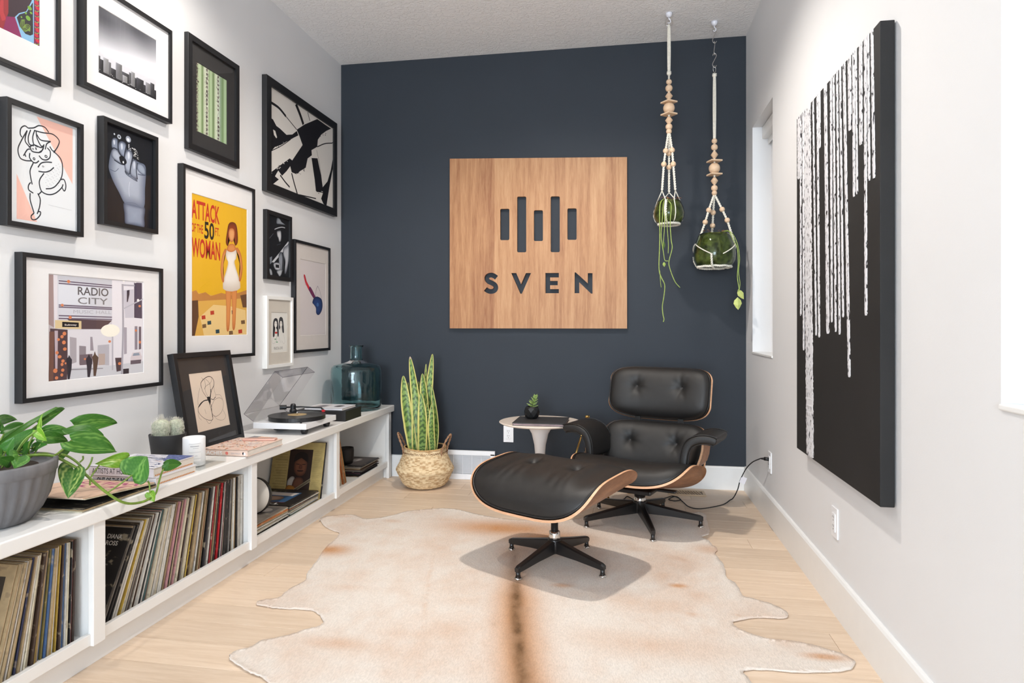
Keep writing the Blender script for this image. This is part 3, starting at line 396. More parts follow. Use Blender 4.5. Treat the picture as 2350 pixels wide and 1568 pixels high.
WINDOW_FRAME = mat('white_vinyl_window', (242, 242, 243), 0.35)
WINDOW_GLASS = pane_mat('window_glass')
def window(name, axis, at, hole, t=0.05):
    p, q, lo, hi = hole; e = 0.045
    def bx(u0, u1, z0, z1, d0, d1):
        return box(d0, d1, u0, u1, z0, z1) if axis == 'X' else box(u0, u1, d0, d1, z0, z1)
    d0, d1 = at, at+t
    fr = struct(name, *join(bx(p, p+e, lo, hi, d0, d1), bx(q-e, q, lo, hi, d0, d1), bx(p+e, q-e, lo, lo+e, d0, d1), bx(p+e, q-e, hi-e, hi, d0, d1)), WINDOW_FRAME)
    g = (d0+d1)/2
    obj('pane', *bx(p+e-0.003, q-e+0.003, lo+e-0.003, hi-e+0.003, g-0.002, g+0.002), WINDOW_GLASS, fr)
    return fr
w1 = window('window_1', 'X', XR+0.11, W1)
obj('roller_blind', *join(bbox(XR+0.055, XR+0.108, W1[0]+0.005, W1[1]-0.005, 2.225, 2.297, 0.004), box(XR+0.09, XR+0.094, W1[0]+0.01, W1[1]-0.01, 2.19, 2.23)), TRIM, w1)
obj('sill', *bbox(XR-0.006, XR+0.11, W1[0], W1[1], W1[2]-0.001, W1[2]+0.012, 0.003), TRIM, w1)
w2 = window('window_2', 'X', XR+0.11, W2)
obj('sill', *bbox(XR-0.006, XR+0.11, W2[0], W2[1], W2[2]-0.001, W2[2]+0.012, 0.003), TRIM, w2)
w3 = window('window_3', 'X', XL-0.16, W3)
w4 = window('window_4', 'Y', YF-0.1, W4)
obj('mullion', *box(-0.63, -0.57, YF-0.1, YF-0.05, W4[2]+0.045, W4[3]-0.045), WINDOW_FRAME, w4)

# floor: a dark bed and oak planks laid from wall to wall
floor = struct('floor', *box(XL-0.2, XR+0.2, YF-0.2, YB+0.2, -0.06, -0.012), mat('floor_joint', (96, 72, 52), 0.8))
OAK = wood_mat('pale_oak_plank', (212, 186, 160), (226, 202, 177), (237, 216, 194), (1.1, 16, 1), 3.2, 0.42, rand=0.10)
random.seed(11)
row = YB; pw = 0.143; k = 0
while row > YF:
    y1 = row; y0 = max(YF, row-pw); row -= pw; k += 1
    x = XL - random.uniform(0.0, 0.9)
    while x < XR:
        L = random.uniform(0.85, 1.9); a, b_ = max(x, XL), min(x+L, XR)
        if b_-a > 0.03:
            obj('plank', *bbox(a+0.0006, b_-0.0006, y0+0.0006, y1-0.0006, -0.012, 0.0, 0.0009, 1), OAK, floor)
        x += L

def base_profile(h, t): return [(0, 0), (t, 0), (t, h-0.010), (t-0.005, h-0.002), (t-0.009, h), (0, h)]
struct('baseboard_right', *prism([(XR-p[0], p[1]) for p in base_profile(0.155, 0.016)], 'Y', YF, YB), TRIM)
struct('baseboard_back', *prism([(YB-p[0], p[1]) for p in base_profile(0.152, 0.016)], 'X', -1.63, XR-0.014), TRIM)
struct('baseboard_left', *prism([(XL+p[0], p[1]) for p in base_profile(0.155, 0.016)], 'Y', YF, 0.88), TRIM)
struct('baseboard_front', *prism([(YF+p[0], p[1]) for p in base_profile(0.155, 0.016)], 'X', XL+0.014, XR-0.014), TRIM)

# wall register (return air) low on the charcoal wall
vg = thing('wall_vent', 'white louvred air vent grille at the foot of the charcoal wall', 'vent', (-1.09, 4.39, 0))
gx0, gx1, gz1, gy = -1.33, -0.873, 0.203, 4.386
obj('frame', *join(bbox(gx0, gx1, gy, gy+0.02, gz1-0.032, gz1, 0.002), bbox(gx0, gx1, gy, gy+0.02, 0.001, 0.04, 0.002), bbox(gx0, gx0+0.03, gy, gy+0.02, 0.03, gz1-0.02, 0.002), bbox(gx1-0.032, gx1, gy, gy+0.02, 0.03, gz1-0.02, 0.002)), WHITE_PLASTIC, vg)
sl = []
for i in range(14):
    z = 0.044+i*0.0092
    sl.append(prism([(gy+0.002, z), (gy+0.004, z), (gy+0.016, z+0.006), (gy+0.014, z+0.006)], 'X', gx0+0.028, gx1-0.03))
for i in range(1, 6):
    x = gx0+0.03+i*(gx1-gx0-0.06)/6; sl.append(box(x-0.001, x+0.001, gy+0.003, gy+0.015, 0.04, gz1-0.03))
lv = obj('louvers', *join(*sl), WHITE_PLASTIC, vg); lv['kind'] = 'stuff'
obj('duct_back', *box(gx0+0.01, gx1-0.01, gy+0.0185, gy+0.0195, 0.02, gz1-0.01), mat('galvanised_duct', (176, 177, 180), 0.5), vg)

def outlet(name, label, cat, frame, duplex=True):
    """frame maps (u, v, n) of a wall plate to the room; u across, v up, n out of the wall"""
    o = thing(name, label, cat, frame(0, 0, 0))
    def fb(u0, u1, v0, v1, n0, n1, bev=0.0015):
        V, F = bbox(u0, u1, v0, v1, n0, n1, bev); return [frame(*v) for v in V], F
    obj('plate', *fb(-0.035, 0.035, -0.057, 0.057, 0, 0.006, 0.002), WHITE_PLASTIC, o)
    obj('insert', *fb(-0.017, 0.017, -0.034, 0.034, 0.004, 0.009), WHITE_PLASTIC, o)
    if duplex:
        for s in (-1, 1):
            c = 0.0165*s
            for du, w, h in ((-0.006, 0.0012, 0.0045), (0.006, 0.0012, 0.0036)):
                obj('slot', *fb(du-w, du+w, c+0.001-h+0.004, c+0.001+h+0.004, 0.0088, 0.0094, 0.0001), SLOT, o)
            obj('slot', *fb(-0.0022, 0.0022, c-0.010, c-0.006, 0.0088, 0.0094, 0.0001), SLOT, o)
    return o
outlet('wall_outlet', 'white double power outlet on charcoal wall behind the round side table', 'outlet', lambda u, v, n: (-0.782+u, YB-n, 0.322+v))
outlet('wall_outlet', 'white power outlet on the white wall with a black plug in it', 'outlet', lambda u, v, n: (XR-n, 3.713+u, 0.330+v))
sw = outlet('wall_switch', 'white wall plate below the tall black canvas', 'wall plate', lambda u, v, n: (XR-n, 2.614+u, 0.334+v))

# small brown floor register by the back wall
fv = thing('floor_register', 'beige slotted floor register behind the lounge chair', 'vent', (0.43, 4.28, 0))
obj('frame', *join(bbox(0.28, 0.515, 4.215, 4.232, 0.0, 0.006, 0.002), bbox(0.28, 0.515, 4.325, 4.342, 0.0, 0.006, 0.002), bbox(0.28, 0.297, 4.23, 4.327, 0.0, 0.006, 0.002), bbox(0.498, 0.515, 4.23, 4.327, 0.0, 0.006, 0.002)), mat('register_tan', (196, 168, 136), 0.45), fv)
bars = obj('bars', *join(*[xform(box(-0.003, 0.003, -0.05, 0.05, 0.001, 0.005), Matrix.Translation((0.31+i*0.017, 4.278, 0)) @ Matrix.Rotation(0.25, 4, 'Z')) for i in range(11)]), mat('register_tan', (196, 168, 136)), fv)
bars['kind'] = 'stuff'
obj('slot_shade_sheet', *box(0.29, 0.505, 4.225, 4.335, 0.0002, 0.0010), mat('brown_slot_shade', (120, 98, 76), 0.5), fv)  # brown sheet laid on the planks, its colour stands for shade in the slots

# recessed ceiling downlights (warm)
def emit_mat(name, rgb, s):
    m, nt, b = base_mat(name)
    b.inputs['Emission Color'].default_value = (*rgb, 1); b.inputs['Emission Strength'].default_value = s
    b.inputs['Base Color'].default_value = (0.8, 0.8, 0.8, 1)
    return m
LENS = emit_mat('downlight_lens', (1.0, 0.80, 0.60), 6.0)
def downlight(x, y, watts, label, beam):
    o = thing('recessed_downlight', label, 'ceiling light', (x, y, ZC), group='recessed downlights')
    obj('trim_ring', *lathe([(0.048, 0.0), (0.052, -0.004), (0.075, -0.004), (0.078, 0.0)], 32, (x, y, ZC), cap=False), TRIM, o, smooth=True)
    obj('lens', *lathe([(0.001, -0.0005), (0.050, -0.0005), (0.050, -0.002), (0.001, -0.002)], 32, (x, y, ZC)), LENS, o)
    d = bpy.data.lights.new(beam, 'SPOT'); d.energy = watts; d.color = (1.0, 0.93, 0.85)
    d.spot_size = R(150); d.spot_blend = 0.6; d.shadow_soft_size = 0.045
    l = bpy.data.objects.new(beam, d); l.location = (x, y, ZC-0.012); link(l)
    attach(l, o)
# positions follow from the shadows of the chair, the ottoman, the bottle and the pothos
downlight(-0.32, 2.85, 140, 'warm recessed ceiling downlight above the cowhide rug', 'downlight_rug_offscreen')
downlight(-0.45, 0.55, 14, 'warm recessed ceiling downlight near the tall windows', 'downlight_window_offscreen')
downlight(-1.50, 2.35, 50, 'warm recessed ceiling downlight above the white record shelf', 'downlight_shelf_offscreen')
# ================================================================== flat print helpers
def text_2d(txt, bold=0.0, spacing=1.0):
    cu = bpy.data.curves.new('t', 'FONT'); cu.body = txt; cu.offset = 0.022*bold; cu.space_character = spacing
    cu.resolution_u = 3
    o = bpy.data.objects.new('t', cu); link(o)
    bpy.context.view_layer.update()
    me = o.evaluated_get(bpy.context.evaluated_depsgraph_get()).to_mesh()
    V = [(v.co.x, v.co.y) for v in me.vertices]; F = [tuple(p.vertices) for p in me.polygons]
    o.evaluated_get(bpy.context.evaluated_depsgraph_get()).to_mesh_clear()
    bpy.data.objects.remove(o); bpy.data.curves.remove(cu)
    x0 = min(v[0] for v in V); x1 = max(v[0] for v in V); y0 = min(v[1] for v in V); y1 = max(v[1] for v in V)
    return [((v[0]-x0)/(x1-x0), (v[1]-y0)/(y1-y0)) for v in V], F

def ribbon2(P, w):
    P = [Vector((p[0], p[1], 0)) for p in P]
    if len(P) > 2: P = catmull(P, 5)
    V, F = [], []
    for i, p in enumerate(P):
        t = (P[min(i+1, len(P)-1)]-P[max(i-1, 0)]); t = t.normalized() if t.length > 1e-9 else Vector((1, 0, 0))
        n = Vector((-t.y, t.x, 0))*(w/2); V += [(p.x+n.x, p.y+n.y), (p.x-n.x, p.y-n.y)]
    for i in range(len(P)-1): F.append((2*i, 2*i+1, 2*i+3, 2*i+2))
    return V, F

def art_mesh(ops, place, scale=0.001, step=0.00012, base=0.0004, size=None):
    """layered flat shapes of a print; place(u, v, n) maps print metres to the room"""
    V, F, Cc = [], [], []
    def add(v2, f, cols, n):
        k = len(V)
        lim = (lambda p: p) if size is None else (lambda p: (min(max(p[0], 0), size[0]), min(max(p[1], 0), size[1])))
        for p in v2:
            p = lim(p); V.append(place(p[0], p[1], n))
        F.extend(tuple(i+k for i in g) for g in f); Cc.extend(cols)
    for i, o in enumerate(ops):
        n = base+step*(i % 400)*0.25
        t = o[0]
        if t == 'p':
            P = [(p[0]*scale, p[1]*scale) for p in o[2]]
            tri = tessellate_polygon([[Vector((p[0], p[1], 0)) for p in P]])
            add(P, tri, [lin(o[1])]*len(P), n)
        elif t == 'f':
            P = [(p[0]*scale, p[1]*scale) for p in o[3]]
            cl = catmull([(p[0], p[1], 0) for p in P], 4, True); P = [(p.x, p.y) for p in cl]
            cx = sum(p[0] for p in P)/len(P); cy = sum(p[1] for p in P)/len(P)
            mid = [(cx+(p[0]-cx)*0.6, cy+(p[1]-cy)*0.6) for p in P]; m = len(P)
            f = [(0, 1+j, 1+(j+1) % m) for j in range(m)]+[(1+j, 1+m+j, 1+m+(j+1) % m, 1+(j+1) % m) for j in range(m)]
            a, b = lin(o[1]), lin(o[2]); mc = tuple(a[q]*0.85+b[q]*0.15 for q in range(3))
            add([(cx, cy)]+mid+P, f, [a]+[mc]*m+[b]*m, n)
        elif t == 'l':
            v, f = ribbon2([(p[0]*scale, p[1]*scale) for p in o[3]], o[2]*scale)
            add(v, f, [lin(o[1])]*len(v), n)
        elif t == 'e':
            m = 20 if o[4] > 4 else 10
            v = [((o[2]+o[4]*math.cos(6.2832*j/m))*scale, (o[3]+o[5]*math.sin(6.2832*j/m))*scale) for j in range(m)]
            add(v, [tuple(range(m))], [lin(o[1])]*m, n)
        elif t == 't':
            v, f = text_2d(o[2], o[7])
            v = [((o[3]+p[0]*o[5])*scale, (o[4]+p[1]*o[6])*scale) for p in v]
            add(v, f, [lin(o[1])]*len(v), n)
        elif t == 'q':   # quad with four corner colours (u0,v0,u1,v1, c00,c10,c11,c01)
            u0, v0, u1, v1 = [k*scale for k in o[1:5]]
            add([(u0, v0), (u1, v0), (u1, v1), (u0, v1)], [(0, 1, 2, 3)], [lin(c) for c in o[5:9]], n)
    return V, F, Cc

def picture(name, label, Yl, Yr, zb, zt, d, bar, ground, rect, ops, frame_mat=BLACK_FRAME, board=None, recess=0.006, place=None, glass=True):
    """framed picture; local (u right, v up, n out of the wall)"""
    W, H = Yr-Yl, zt-zb
    if place is None: place = lambda u, v, n: (XL+n, Yl+u, zb+v)
    o = thing(name, label, 'picture', place(W/2, 0, 0))
    def pb(u0, u1, v0, v1, n0, n1):
        V, F = box(u0, u1, v0, v1, n0, n1); return [place(*v) for v in V], F
    # mitred frame
    V, F = [], []
    O = [(0, 0), (W, 0), (W, H), (0, H)]; I = [(bar, bar), (W-bar, bar), (W-bar, H-bar), (bar, H-bar)]
    for P, n in ((O, 0.0005), (O, d-0.0012), ([(p[0]+(0.0012 if p[0] == 0 else -0.0012), p[1]+(0.0012 if p[1] == 0 else -0.0012)) for p in O], d), (I, d), (I, 0.0005)):
        V += [place(p[0], p[1], n) for p in P]
    for L_ in range(4):
        for j in range(4): F.append((L_*4+j, L_*4+(j+1) % 4, L_*4+4+(j+1) % 4, L_*4+4+j))
    for j in range(4): F.append((16+j, 16+(j+1) % 4, (j+1) % 4, j))
    obj('frame', V, F, frame_mat, o)
    nb = d-recess-0.004
    e = bar-0.001
    if rect is None: ru0, ru1, rv0, rv1 = e, W-e, e, H-e
    else: ru0, ru1, rv0, rv1 = rect[0]-Yl, rect[1]-Yl, rect[2]-zb, rect[3]-zb
    if board is not None:
        Pm = [(e, e), (W-e, e), (W-e, H-e), (e, H-e)]; Pi = [(ru0, rv0), (ru1, rv0), (ru1, rv1), (ru0, rv1)]; b = 0.0022
        Pj = [(ru0+b, rv0+b), (ru1-b, rv0+b), (ru1-b, rv1-b), (ru0+b, rv1-b)]
        V = []
        for P, n in ((Pm, nb-0.003), (Pm, nb), (Pi, nb), (Pj, nb-0.002)): V += [place(p[0], p[1], n) for p in P]
        F = [(L_*4+j, L_*4+(j+1) % 4, L_*4+4+(j+1) % 4, L_*4+4+j) for L_ in range(3) for j in range(4)]
        obj('mat_board', V, F, board, o)
        npz = nb-0.0028
    else: npz = nb-0.001
    V, F = pb(ru0, ru1, rv0, rv1, npz-0.002, npz)
    pr = obj('print', V, F, None, o, colors=[lin(ground)]*8, mats=[PRINT])
    W2, H2 = ru1-ru0, rv1-rv0
    if ops:
        V, F, Cc = art_mesh(ops, lambda u, v, n: place(ru0+u, rv0+v, npz+n), size=(W2, H2), base=0.0001, step=0.00002)
        obj('image', V, F, PRINT, pr, colors=Cc)
    obj('backing', *pb(e, W-e, e, H-e, 0.001, 0.003), mat('frame_backing', (120, 96, 70), 0.9), o)
    if glass: obj('glass', [place(e, e, nb+0.0018), place(W-e, e, nb+0.0018), place(W-e, H-e, nb+0.0018), place(e, H-e, nb+0.0018)], [(0, 1, 2, 3)], PANE, o)
    return o

# ------------------------------------------------------------------ procedural contents for two photographs
random.seed(21)
def skyline_ops(W, H):
    ops = []; N = 14
    def sky(u, v):
        a = max(0.0, min(1.0, (v-0.42-0.20*u+0.06)/0.46)); b = max(0, min(1, (v-0.30)/0.12))
        g = 240-150*(a**0.9)+ (14*math.sin(9*u+5*v))*a
        g = g-20*(1-b)
        return (int(g), int(g+1), int(g+8))
    for i in range(N):
        for j in range(N):
            u0, u1, v0, v1 = i/N, (i+1)/N, j/N, (j+1)/N
            ops.append(('q', u0*W, v0*H, u1*W, v1*H, sky(u0, v0), sky(u1, v0), sky(u1, v1), sky(u0, v1)))
    for x0, x1, h, g in ((0, .03, .26, 70), (.03, .08, .22, 40), (.08, .16, .27, 150), (.16, .20, .24, 110), (.20, .29, .17, 44), (.28, .38, .29, 120), (.38, .50, .20, 60), (.39, .47, .15, 150), (.50, .54, .24, 90), (.535, .60, .27, 140), (.60, .63, .20, 50), (.63, .76, .22, 52), (.76, .80, .16, 40), (.795, .885, .22, 130), (.885, .96, .25, 60), (.955, 1, .16, 34)):
        c0 = (g, g, g+6); c1 = (min(255, g+36),)*2+(min(255, g+44),)
        ops.append(('q', x0*W, 0.03*H, x1*W, h*H, c0, (max(0, g-18),)*3, (max(0, g-6),)*3, c1))
        for k in range(3):
            if g > 80: ops.append(('l', (max(0, g-50),)*3, 0.8, [((x0+(x1-x0)*(k+1)/4)*W, 0.05*H), ((x0+(x1-x0)*(k+1)/4)*W, (h-.02)*H)]))
    ops.append(('q', 0, 0, W, 0.045*H, (22, 22, 26), (22, 22, 26), (40, 40, 46), (40, 40, 46)))
    for i in range(26): ops.append(('e', (random.randint(90, 230),)*3, random.uniform(0, W), random.uniform(.03, .07)*H, 2.2, 1.4))
    return ops

def cactus_ops(W, H):
    ops = []
    stops = [(0, (70, 64, 54)), (.05, (170, 184, 150)), (.13, (196, 212, 176)), (.20, (112, 138, 84)), (.27, (206, 214, 188)), (.36, (214, 218, 200)), (.42, (150, 176, 128)), (.47, (190, 210, 172)), (.55, (104, 128, 80)), (.62, (204, 216, 186)), (.72, (206, 214, 200)), (.78, (150, 172, 146)), (.86, (118, 146, 98)), (.94, (180, 204, 168)), (1, (150, 178, 136))]
    for (a, ca), (b, cb) in zip(stops, stops[1:]): ops.append(('q', a*W, 0, b*W, H, ca, cb, cb, ca))
    for cx, n in ((.03, 17), (.335, 16), (.705, 16)):
        for i in range(n):
            y = (i+.5)/n*H; x = cx*W
            ops.append(('e', (66, 46, 48), x, y, 5.2, 6.0))
            for k in range(9):
                a = random.uniform(0, 6.28); l = random.uniform(8, 19)
                ops.append(('l', random.choice(((52, 38, 44), (90, 70, 66), (212, 206, 190))), 1.1, [(x, y), (x+l*math.cos(a), y+l*math.sin(a))]))
    return ops

# ------------------------------------------------------------------ the picture wall
picture('framed_print', 'black framed print with red figure, dark glass and patterned border at the ceiling', 1.60, 2.017, 1.932, 2.46, 0.030, 0.014, (120, 60, 80), (1.70, 1.942, 2.044, 2.36),
        [('p', (156, 44, 52), [(0, 0), (90, 0), (90, 320), (0, 320)])]+[(o[0],)+tuple(([(p[0]+60, p[1]) for p in q] if isinstance(q, list) else q) for q in o[1:]) if o[0] != 'e' else ('e', o[1], o[2]+60, o[3], o[4], o[5]) for o in ART['colourful']], board=MATBOARD)
picture('framed_photograph', 'black framed black and white photograph of a city skyline under cloud', 2.113, 2.597, 1.976, 2.392, 0.031, 0.015, (200, 200, 205), (2.194, 2.51, 2.052, 2.313), skyline_ops(316, 261), board=MATBOARD)
picture('framed_photograph', 'black framed close-up photograph of spiny green cactus ribs in dark mat', 2.716, 3.125, 1.901, 2.444, 0.022, 0.029, (160, 180, 140), (2.79, 3.034, 2.003, 2.336), cactus_ops(244, 333), board=BLACK_MAT, recess=0.008)
picture('framed_painting', 'thick black framed abstract painting of bold black strokes on cream', 3.374, 4.290, 1.839, 2.496, 0.031, 0.050, (226, 222, 216), None, [(o[0],)+tuple(o[1:]) for o in ART['abstract']], recess=0.006, glass=False)
picture('framed_drawing', 'black framed cartoon line drawing of a dancer on white with pink triangles', 1.809, 2.116, 1.406, 1.827, 0.030, 0.0165, (234, 237, 240), (1.8265, 2.1065, 1.424, 1.812), ART['dancer'], board=None, recess=0.010)
picture('framed_photograph', 'black framed dark photograph of a raised fist wearing rings', 2.209, 2.510, 1.471, 1.891, 0.030, 0.018, (8, 12, 22), (2.229, 2.503, 1.489, 1.876), ART['fist'], board=None, recess=0.010)
picture('framed_poster', 'large black framed yellow film poster with red block lettering', 2.670, 3.260, 0.909, 1.820, 0.030, 0.016, (234, 182, 38), (2.744, 3.198, 1.024, 1.70), ART['poster'], board=MATBOARD)
picture('framed_photograph', 'small black framed black and white photograph of a guitarist in a hat', 3.385, 3.669, 1.340, 1.735, 0.026, 0.024, (10, 14, 20), (3.407, 3.648, 1.362, 1.713), ART['guitarist'], board=None, recess=0.006)
picture('framed_drawing', 'small white framed drawing of two long-haired people with a rose', 3.378, 3.678, 0.829, 1.244, 0.030, 0.019, (238, 236, 230), (3.441, 3.619, 0.916, 1.152), ART['couple'], frame_mat=WHITE_FRAME, board=BEIGE_MAT)
picture('framed_print', 'black framed print of a red and blue guitar next to charcoal wall', 3.700, 4.191, 0.903, 1.606, 0.028, 0.017, (222, 214, 214), (3.784, 4.137, 1.010, 1.493), ART['guitar'], board=GREY_MAT)
picture('framed_photograph', 'wide black framed street photograph with a theatre marquee and white lamp', 1.862, 2.539, 0.814, 1.324, 0.031, 0.0155, (214, 210, 216), (1.973, 2.433, 0.877, 1.26), ART['street'], board=MATBOARD)

# ------------------------------------------------------------------ wooden sign with cut-out bars and letters
def sign():
    s = 1517.0; t = 1462.0
    N = lambda x, y: ((x-47)/s, 1-(y-43)/t)
    def rrect(x0, y0, x1, y1, r):
        P = []
        for cx, cy, a0 in ((x1-r, y0+r, -90), (x1-r, y1-r, 0), (x0+r, y1-r, 90), (x0+r, y0+r, 180)):
            for k in range(5):
                a = R(a0+k*22.5); P.append((cx+r*math.cos(a), cy+r*math.sin(a)))
        return P
    holes = [rrect(478, 478, 557, 747, 12), rrect(623, 374, 701, 852, 12), rrect(766, 492, 844, 756, 12), rrect(910, 374, 988, 852, 12), rrect(1053, 478, 1132, 747, 12)]
    holes.append([(573, 1030), (616, 1030), (657, 1126), (698, 1030), (742, 1030), (664, 1207), (650, 1207)])
    holes.append([(865, 1030), (980, 1030), (980, 1068), (906, 1068), (906, 1098), (970, 1098), (970, 1135), (906, 1135), (906, 1168), (980, 1168), (980, 1203), (865, 1203)])
    holes.append([(1115, 1026), (1125, 1026), (1228, 1120), (1228, 1032), (1268, 1032), (1268, 1207), (1256, 1207), (1155, 1110), (1155, 1203), (1115, 1203)])
    S = [(447, 1070), (425, 1054), (400, 1047), (372, 1056), (364, 1080), (378, 1101), (405, 1114), (432, 1131), (441, 1157), (428, 1180), (398, 1188), (370, 1180), (352, 1166)]
    P = catmull([(p[0], p[1], 0) for p in S], 4); Lf, Rt = [], []
    for i, p in enumerate(P):
        tn = (P[min(i+1, len(P)-1)]-P[max(i-1, 0)]).normalized(); n = Vector((-tn.y, tn.x, 0))*20.5
        Lf.append((p.x+n.x, p.y+n.y)); Rt.append((p.x-n.x, p.y-n.y))
    holes.append(Lf+Rt[::-1])
    loops = [[(47, 43), (1564, 43), (1564, 1505), (47, 1505)]]+holes
    th = 0.02
    def place(p, y):
        a, b = N(*p)
        zt = 2.240+(2.198-2.240)*a; z = 1.053+(zt-1.053)*b
        return (-1.195+1.221*a+0.058*a*(1-a), y, z)
    tri = tessellate_polygon([[Vector((q[0], -q[1], 0)) for q in L_] for L_ in loops])
    flat = [q for L_ in loops for q in L_]; n = len(flat)
    V = [place(q, YB-0.008-th) for q in flat]+[place(q, YB-0.008) for q in flat]
    F = [tuple(f) for f in tri]+[tuple(n+i for i in reversed(f)) for f in tri]
    k = 0
    for L_ in loops:
        m = len(L_)
        for i in range(m): F.append((k+i, k+(i+1) % m, n+k+(i+1) % m, n+k+i))
        k += m
    return V, F
SIGN_WOOD = wood_mat('honey_pine_board', (142, 88, 48), (174, 124, 80), (196, 150, 106), (11, 1, 0.75), 3.4, 0.5,
    bands=(-1.195, 0.026, [(0, .44), (.07, .50), (.13, .40), (.20, .36), (.26, .58), (.36, .50), (.47, .54), (.60, .46), (.66, .54), (.74, .48), (.80, .60), (.88, .44), (.94, .58)]))
sg = thing('wooden_sign', 'square honey-coloured wooden sign with cut-out bars reading SVEN', 'sign', (-0.585, YB-0.02, 1.053))
o = obj('board', *sign(), SIGN_WOOD, sg)
bm = bmesh.new(); bm.from_mesh(o.data); bmesh.ops.recalc_face_normals(bm, faces=bm.faces); bm.to_mesh(o.data); bm.free()
obj('batten', *join(box(-1.0, -0.9, YB-0.008, YB-0.0003, 1.12, 1.2), box(-0.3, -0.2, YB-0.008, YB-0.0003, 1.12, 1.2), box(-1.0, -0.2, YB-0.008, YB-0.0003, 2.05, 2.12)), SIGN_WOOD, sg)

# ------------------------------------------------------------------ tall black canvas with trowelled white streaks
def paint_mat():
    m, nt, b = base_mat('white_impasto'); b.inputs['Roughness'].default_value = 0.4
    tc = nd(nt, 'ShaderNodeTexCoord'); mp = nd(nt, 'ShaderNodeMapping'); mp.inputs['Scale'].default_value = (1, 1.6, 0.7)
    nt.links.new(tc.outputs['Object'], mp.inputs['Vector'])
    n1 = nd(nt, 'ShaderNodeTexNoise'); n1.inputs['Scale'].default_value = 55; n1.inputs['Detail'].default_value = 6
    nt.links.new(mp.outputs[0], n1.inputs['Vector'])
    ra = nd(nt, 'ShaderNodeValToRGB'); e = ra.color_ramp.elements
    e[0].position = 0.385; e[0].color = (0.012, 0.013, 0.02, 1); e[1].position = 0.42; e[1].color = (*lin((226, 226, 230)), 1)
    nt.links.new(n1.outputs['Fac'], ra.inputs['Fac']); nt.links.new(ra.outputs[0], b.inputs['Base Color'])
    bp = nd(nt, 'ShaderNodeBump'); bp.inputs['Strength'].default_value = 0.5; bp.inputs['Distance'].default_value = 0.003
    nt.links.new(n1.outputs['Fac'], bp.inputs['Height']); nt.links.new(bp.outputs[0], b.inputs['Normal'])
    return m
IMPASTO = paint_mat()
cv = thing('canvas_painting', 'tall black canvas with dripping white vertical streaks on white wall', 'painting', (XR, 2.53, 0.542))
obj('canvas', *bbox(0.745, XR-0.004, 2.062, 2.990, 0.542, 1.975, 0.003), mat('black_canvas', (21, 20, 20), 0.72, var=0.25, vscale=5, bump=0.12, bscale=900), cv)
random.seed(8)
for (ya, yb, w, zb) in STREAKS:
    zb = max(zb, 0.545); n = max(12, int((1.972-zb)/0.007)); V, F = [], []
    for i in range(n+1):
        f = i/n; z = 1.973+(zb-1.973)*f; yc = ya+(yb-ya)*f
        hw = w/2*random.uniform(0.88, 1.06)*(0.55 if i == n else 1)
        hr = w/2*random.uniform(0.88, 1.06)*(0.55 if i == n else 1)
        h = random.uniform(0.0012, 0.0022)
        V += [(0.7452, max(2.064, yc-hw), z), (0.745-h, max(2.064, yc-hw*0.6), z), (0.745-h*random.uniform(.5, 1.3), yc, z), (0.745-h, min(2.988, yc+hr*0.6), z), (0.7452, min(2.988, yc+hr), z)]
    for i in range(n):
        for j in range(4): F.append((i*5+j, i*5+j+1, i*5+6+j, i*5+5+j))
    obj('paint_streak', V, F, IMPASTO, cv)
# ================================================================== low white record shelf
ZT = 0.506
st = [(0.897, 0.944), (1.763, 1.810), (2.631, 2.675), (3.493, 3.536)]
shelf = thing('record_shelf', 'long low white built-in shelf with four open bays along the picture wall', 'shelf', (-1.84, 2.65, 0))
for a, b in st:
    c = (a+b)/2
    obj('stile', *bbox(-1.640, -1.620, a, b, 0.080, 0.4615, 0.0015), SHELF_WHITE, shelf)
    obj('divider', *box(-2.0, -1.639, c-0.010, c+0.010, 0.0995, 0.4615), SHELF_WHITE, shelf)
obj('stile', *bbox(-1.640, -1.620, 4.336, 4.382, 0.0005, 0.4615, 0.0015), SHELF_WHITE, shelf)
obj('end_panel', *box(-2.0, -1.639, 4.350, 4.382, 0.0005, 0.4615), SHELF_WHITE, shelf)
obj('back_panel', *box(-2.0145, -2.0, 0.897, 4.382, 0.0005, 0.4615), SHELF_WHITE, shelf)
obj('bottom_board', *box(-2.0, -1.645, 0.897, 4.350, 0.082, 0.100), SHELF_WHITE, shelf)
for (a, b), (c, d) in zip(st, st[1:]+[(4.336, 4.382)]):
    obj('nosing', *bbox(-1.646, -1.630, b-0.0005, c+0.0005, 0.082, 0.118, 0.0015), SHELF_WHITE, shelf)
obj('kick_board', *box(-1.682, -1.664, 0.897, 4.337, 0.0005, 0.083), SHELF_WHITE, shelf)
tag(obj('countertop', *bbox(-2.0145, -1.610, 0.88, YB-0.0005, 0.461, ZT, 0.005, 3), SHELF_WHITE), 'long white countertop over the record shelf', 'countertop')

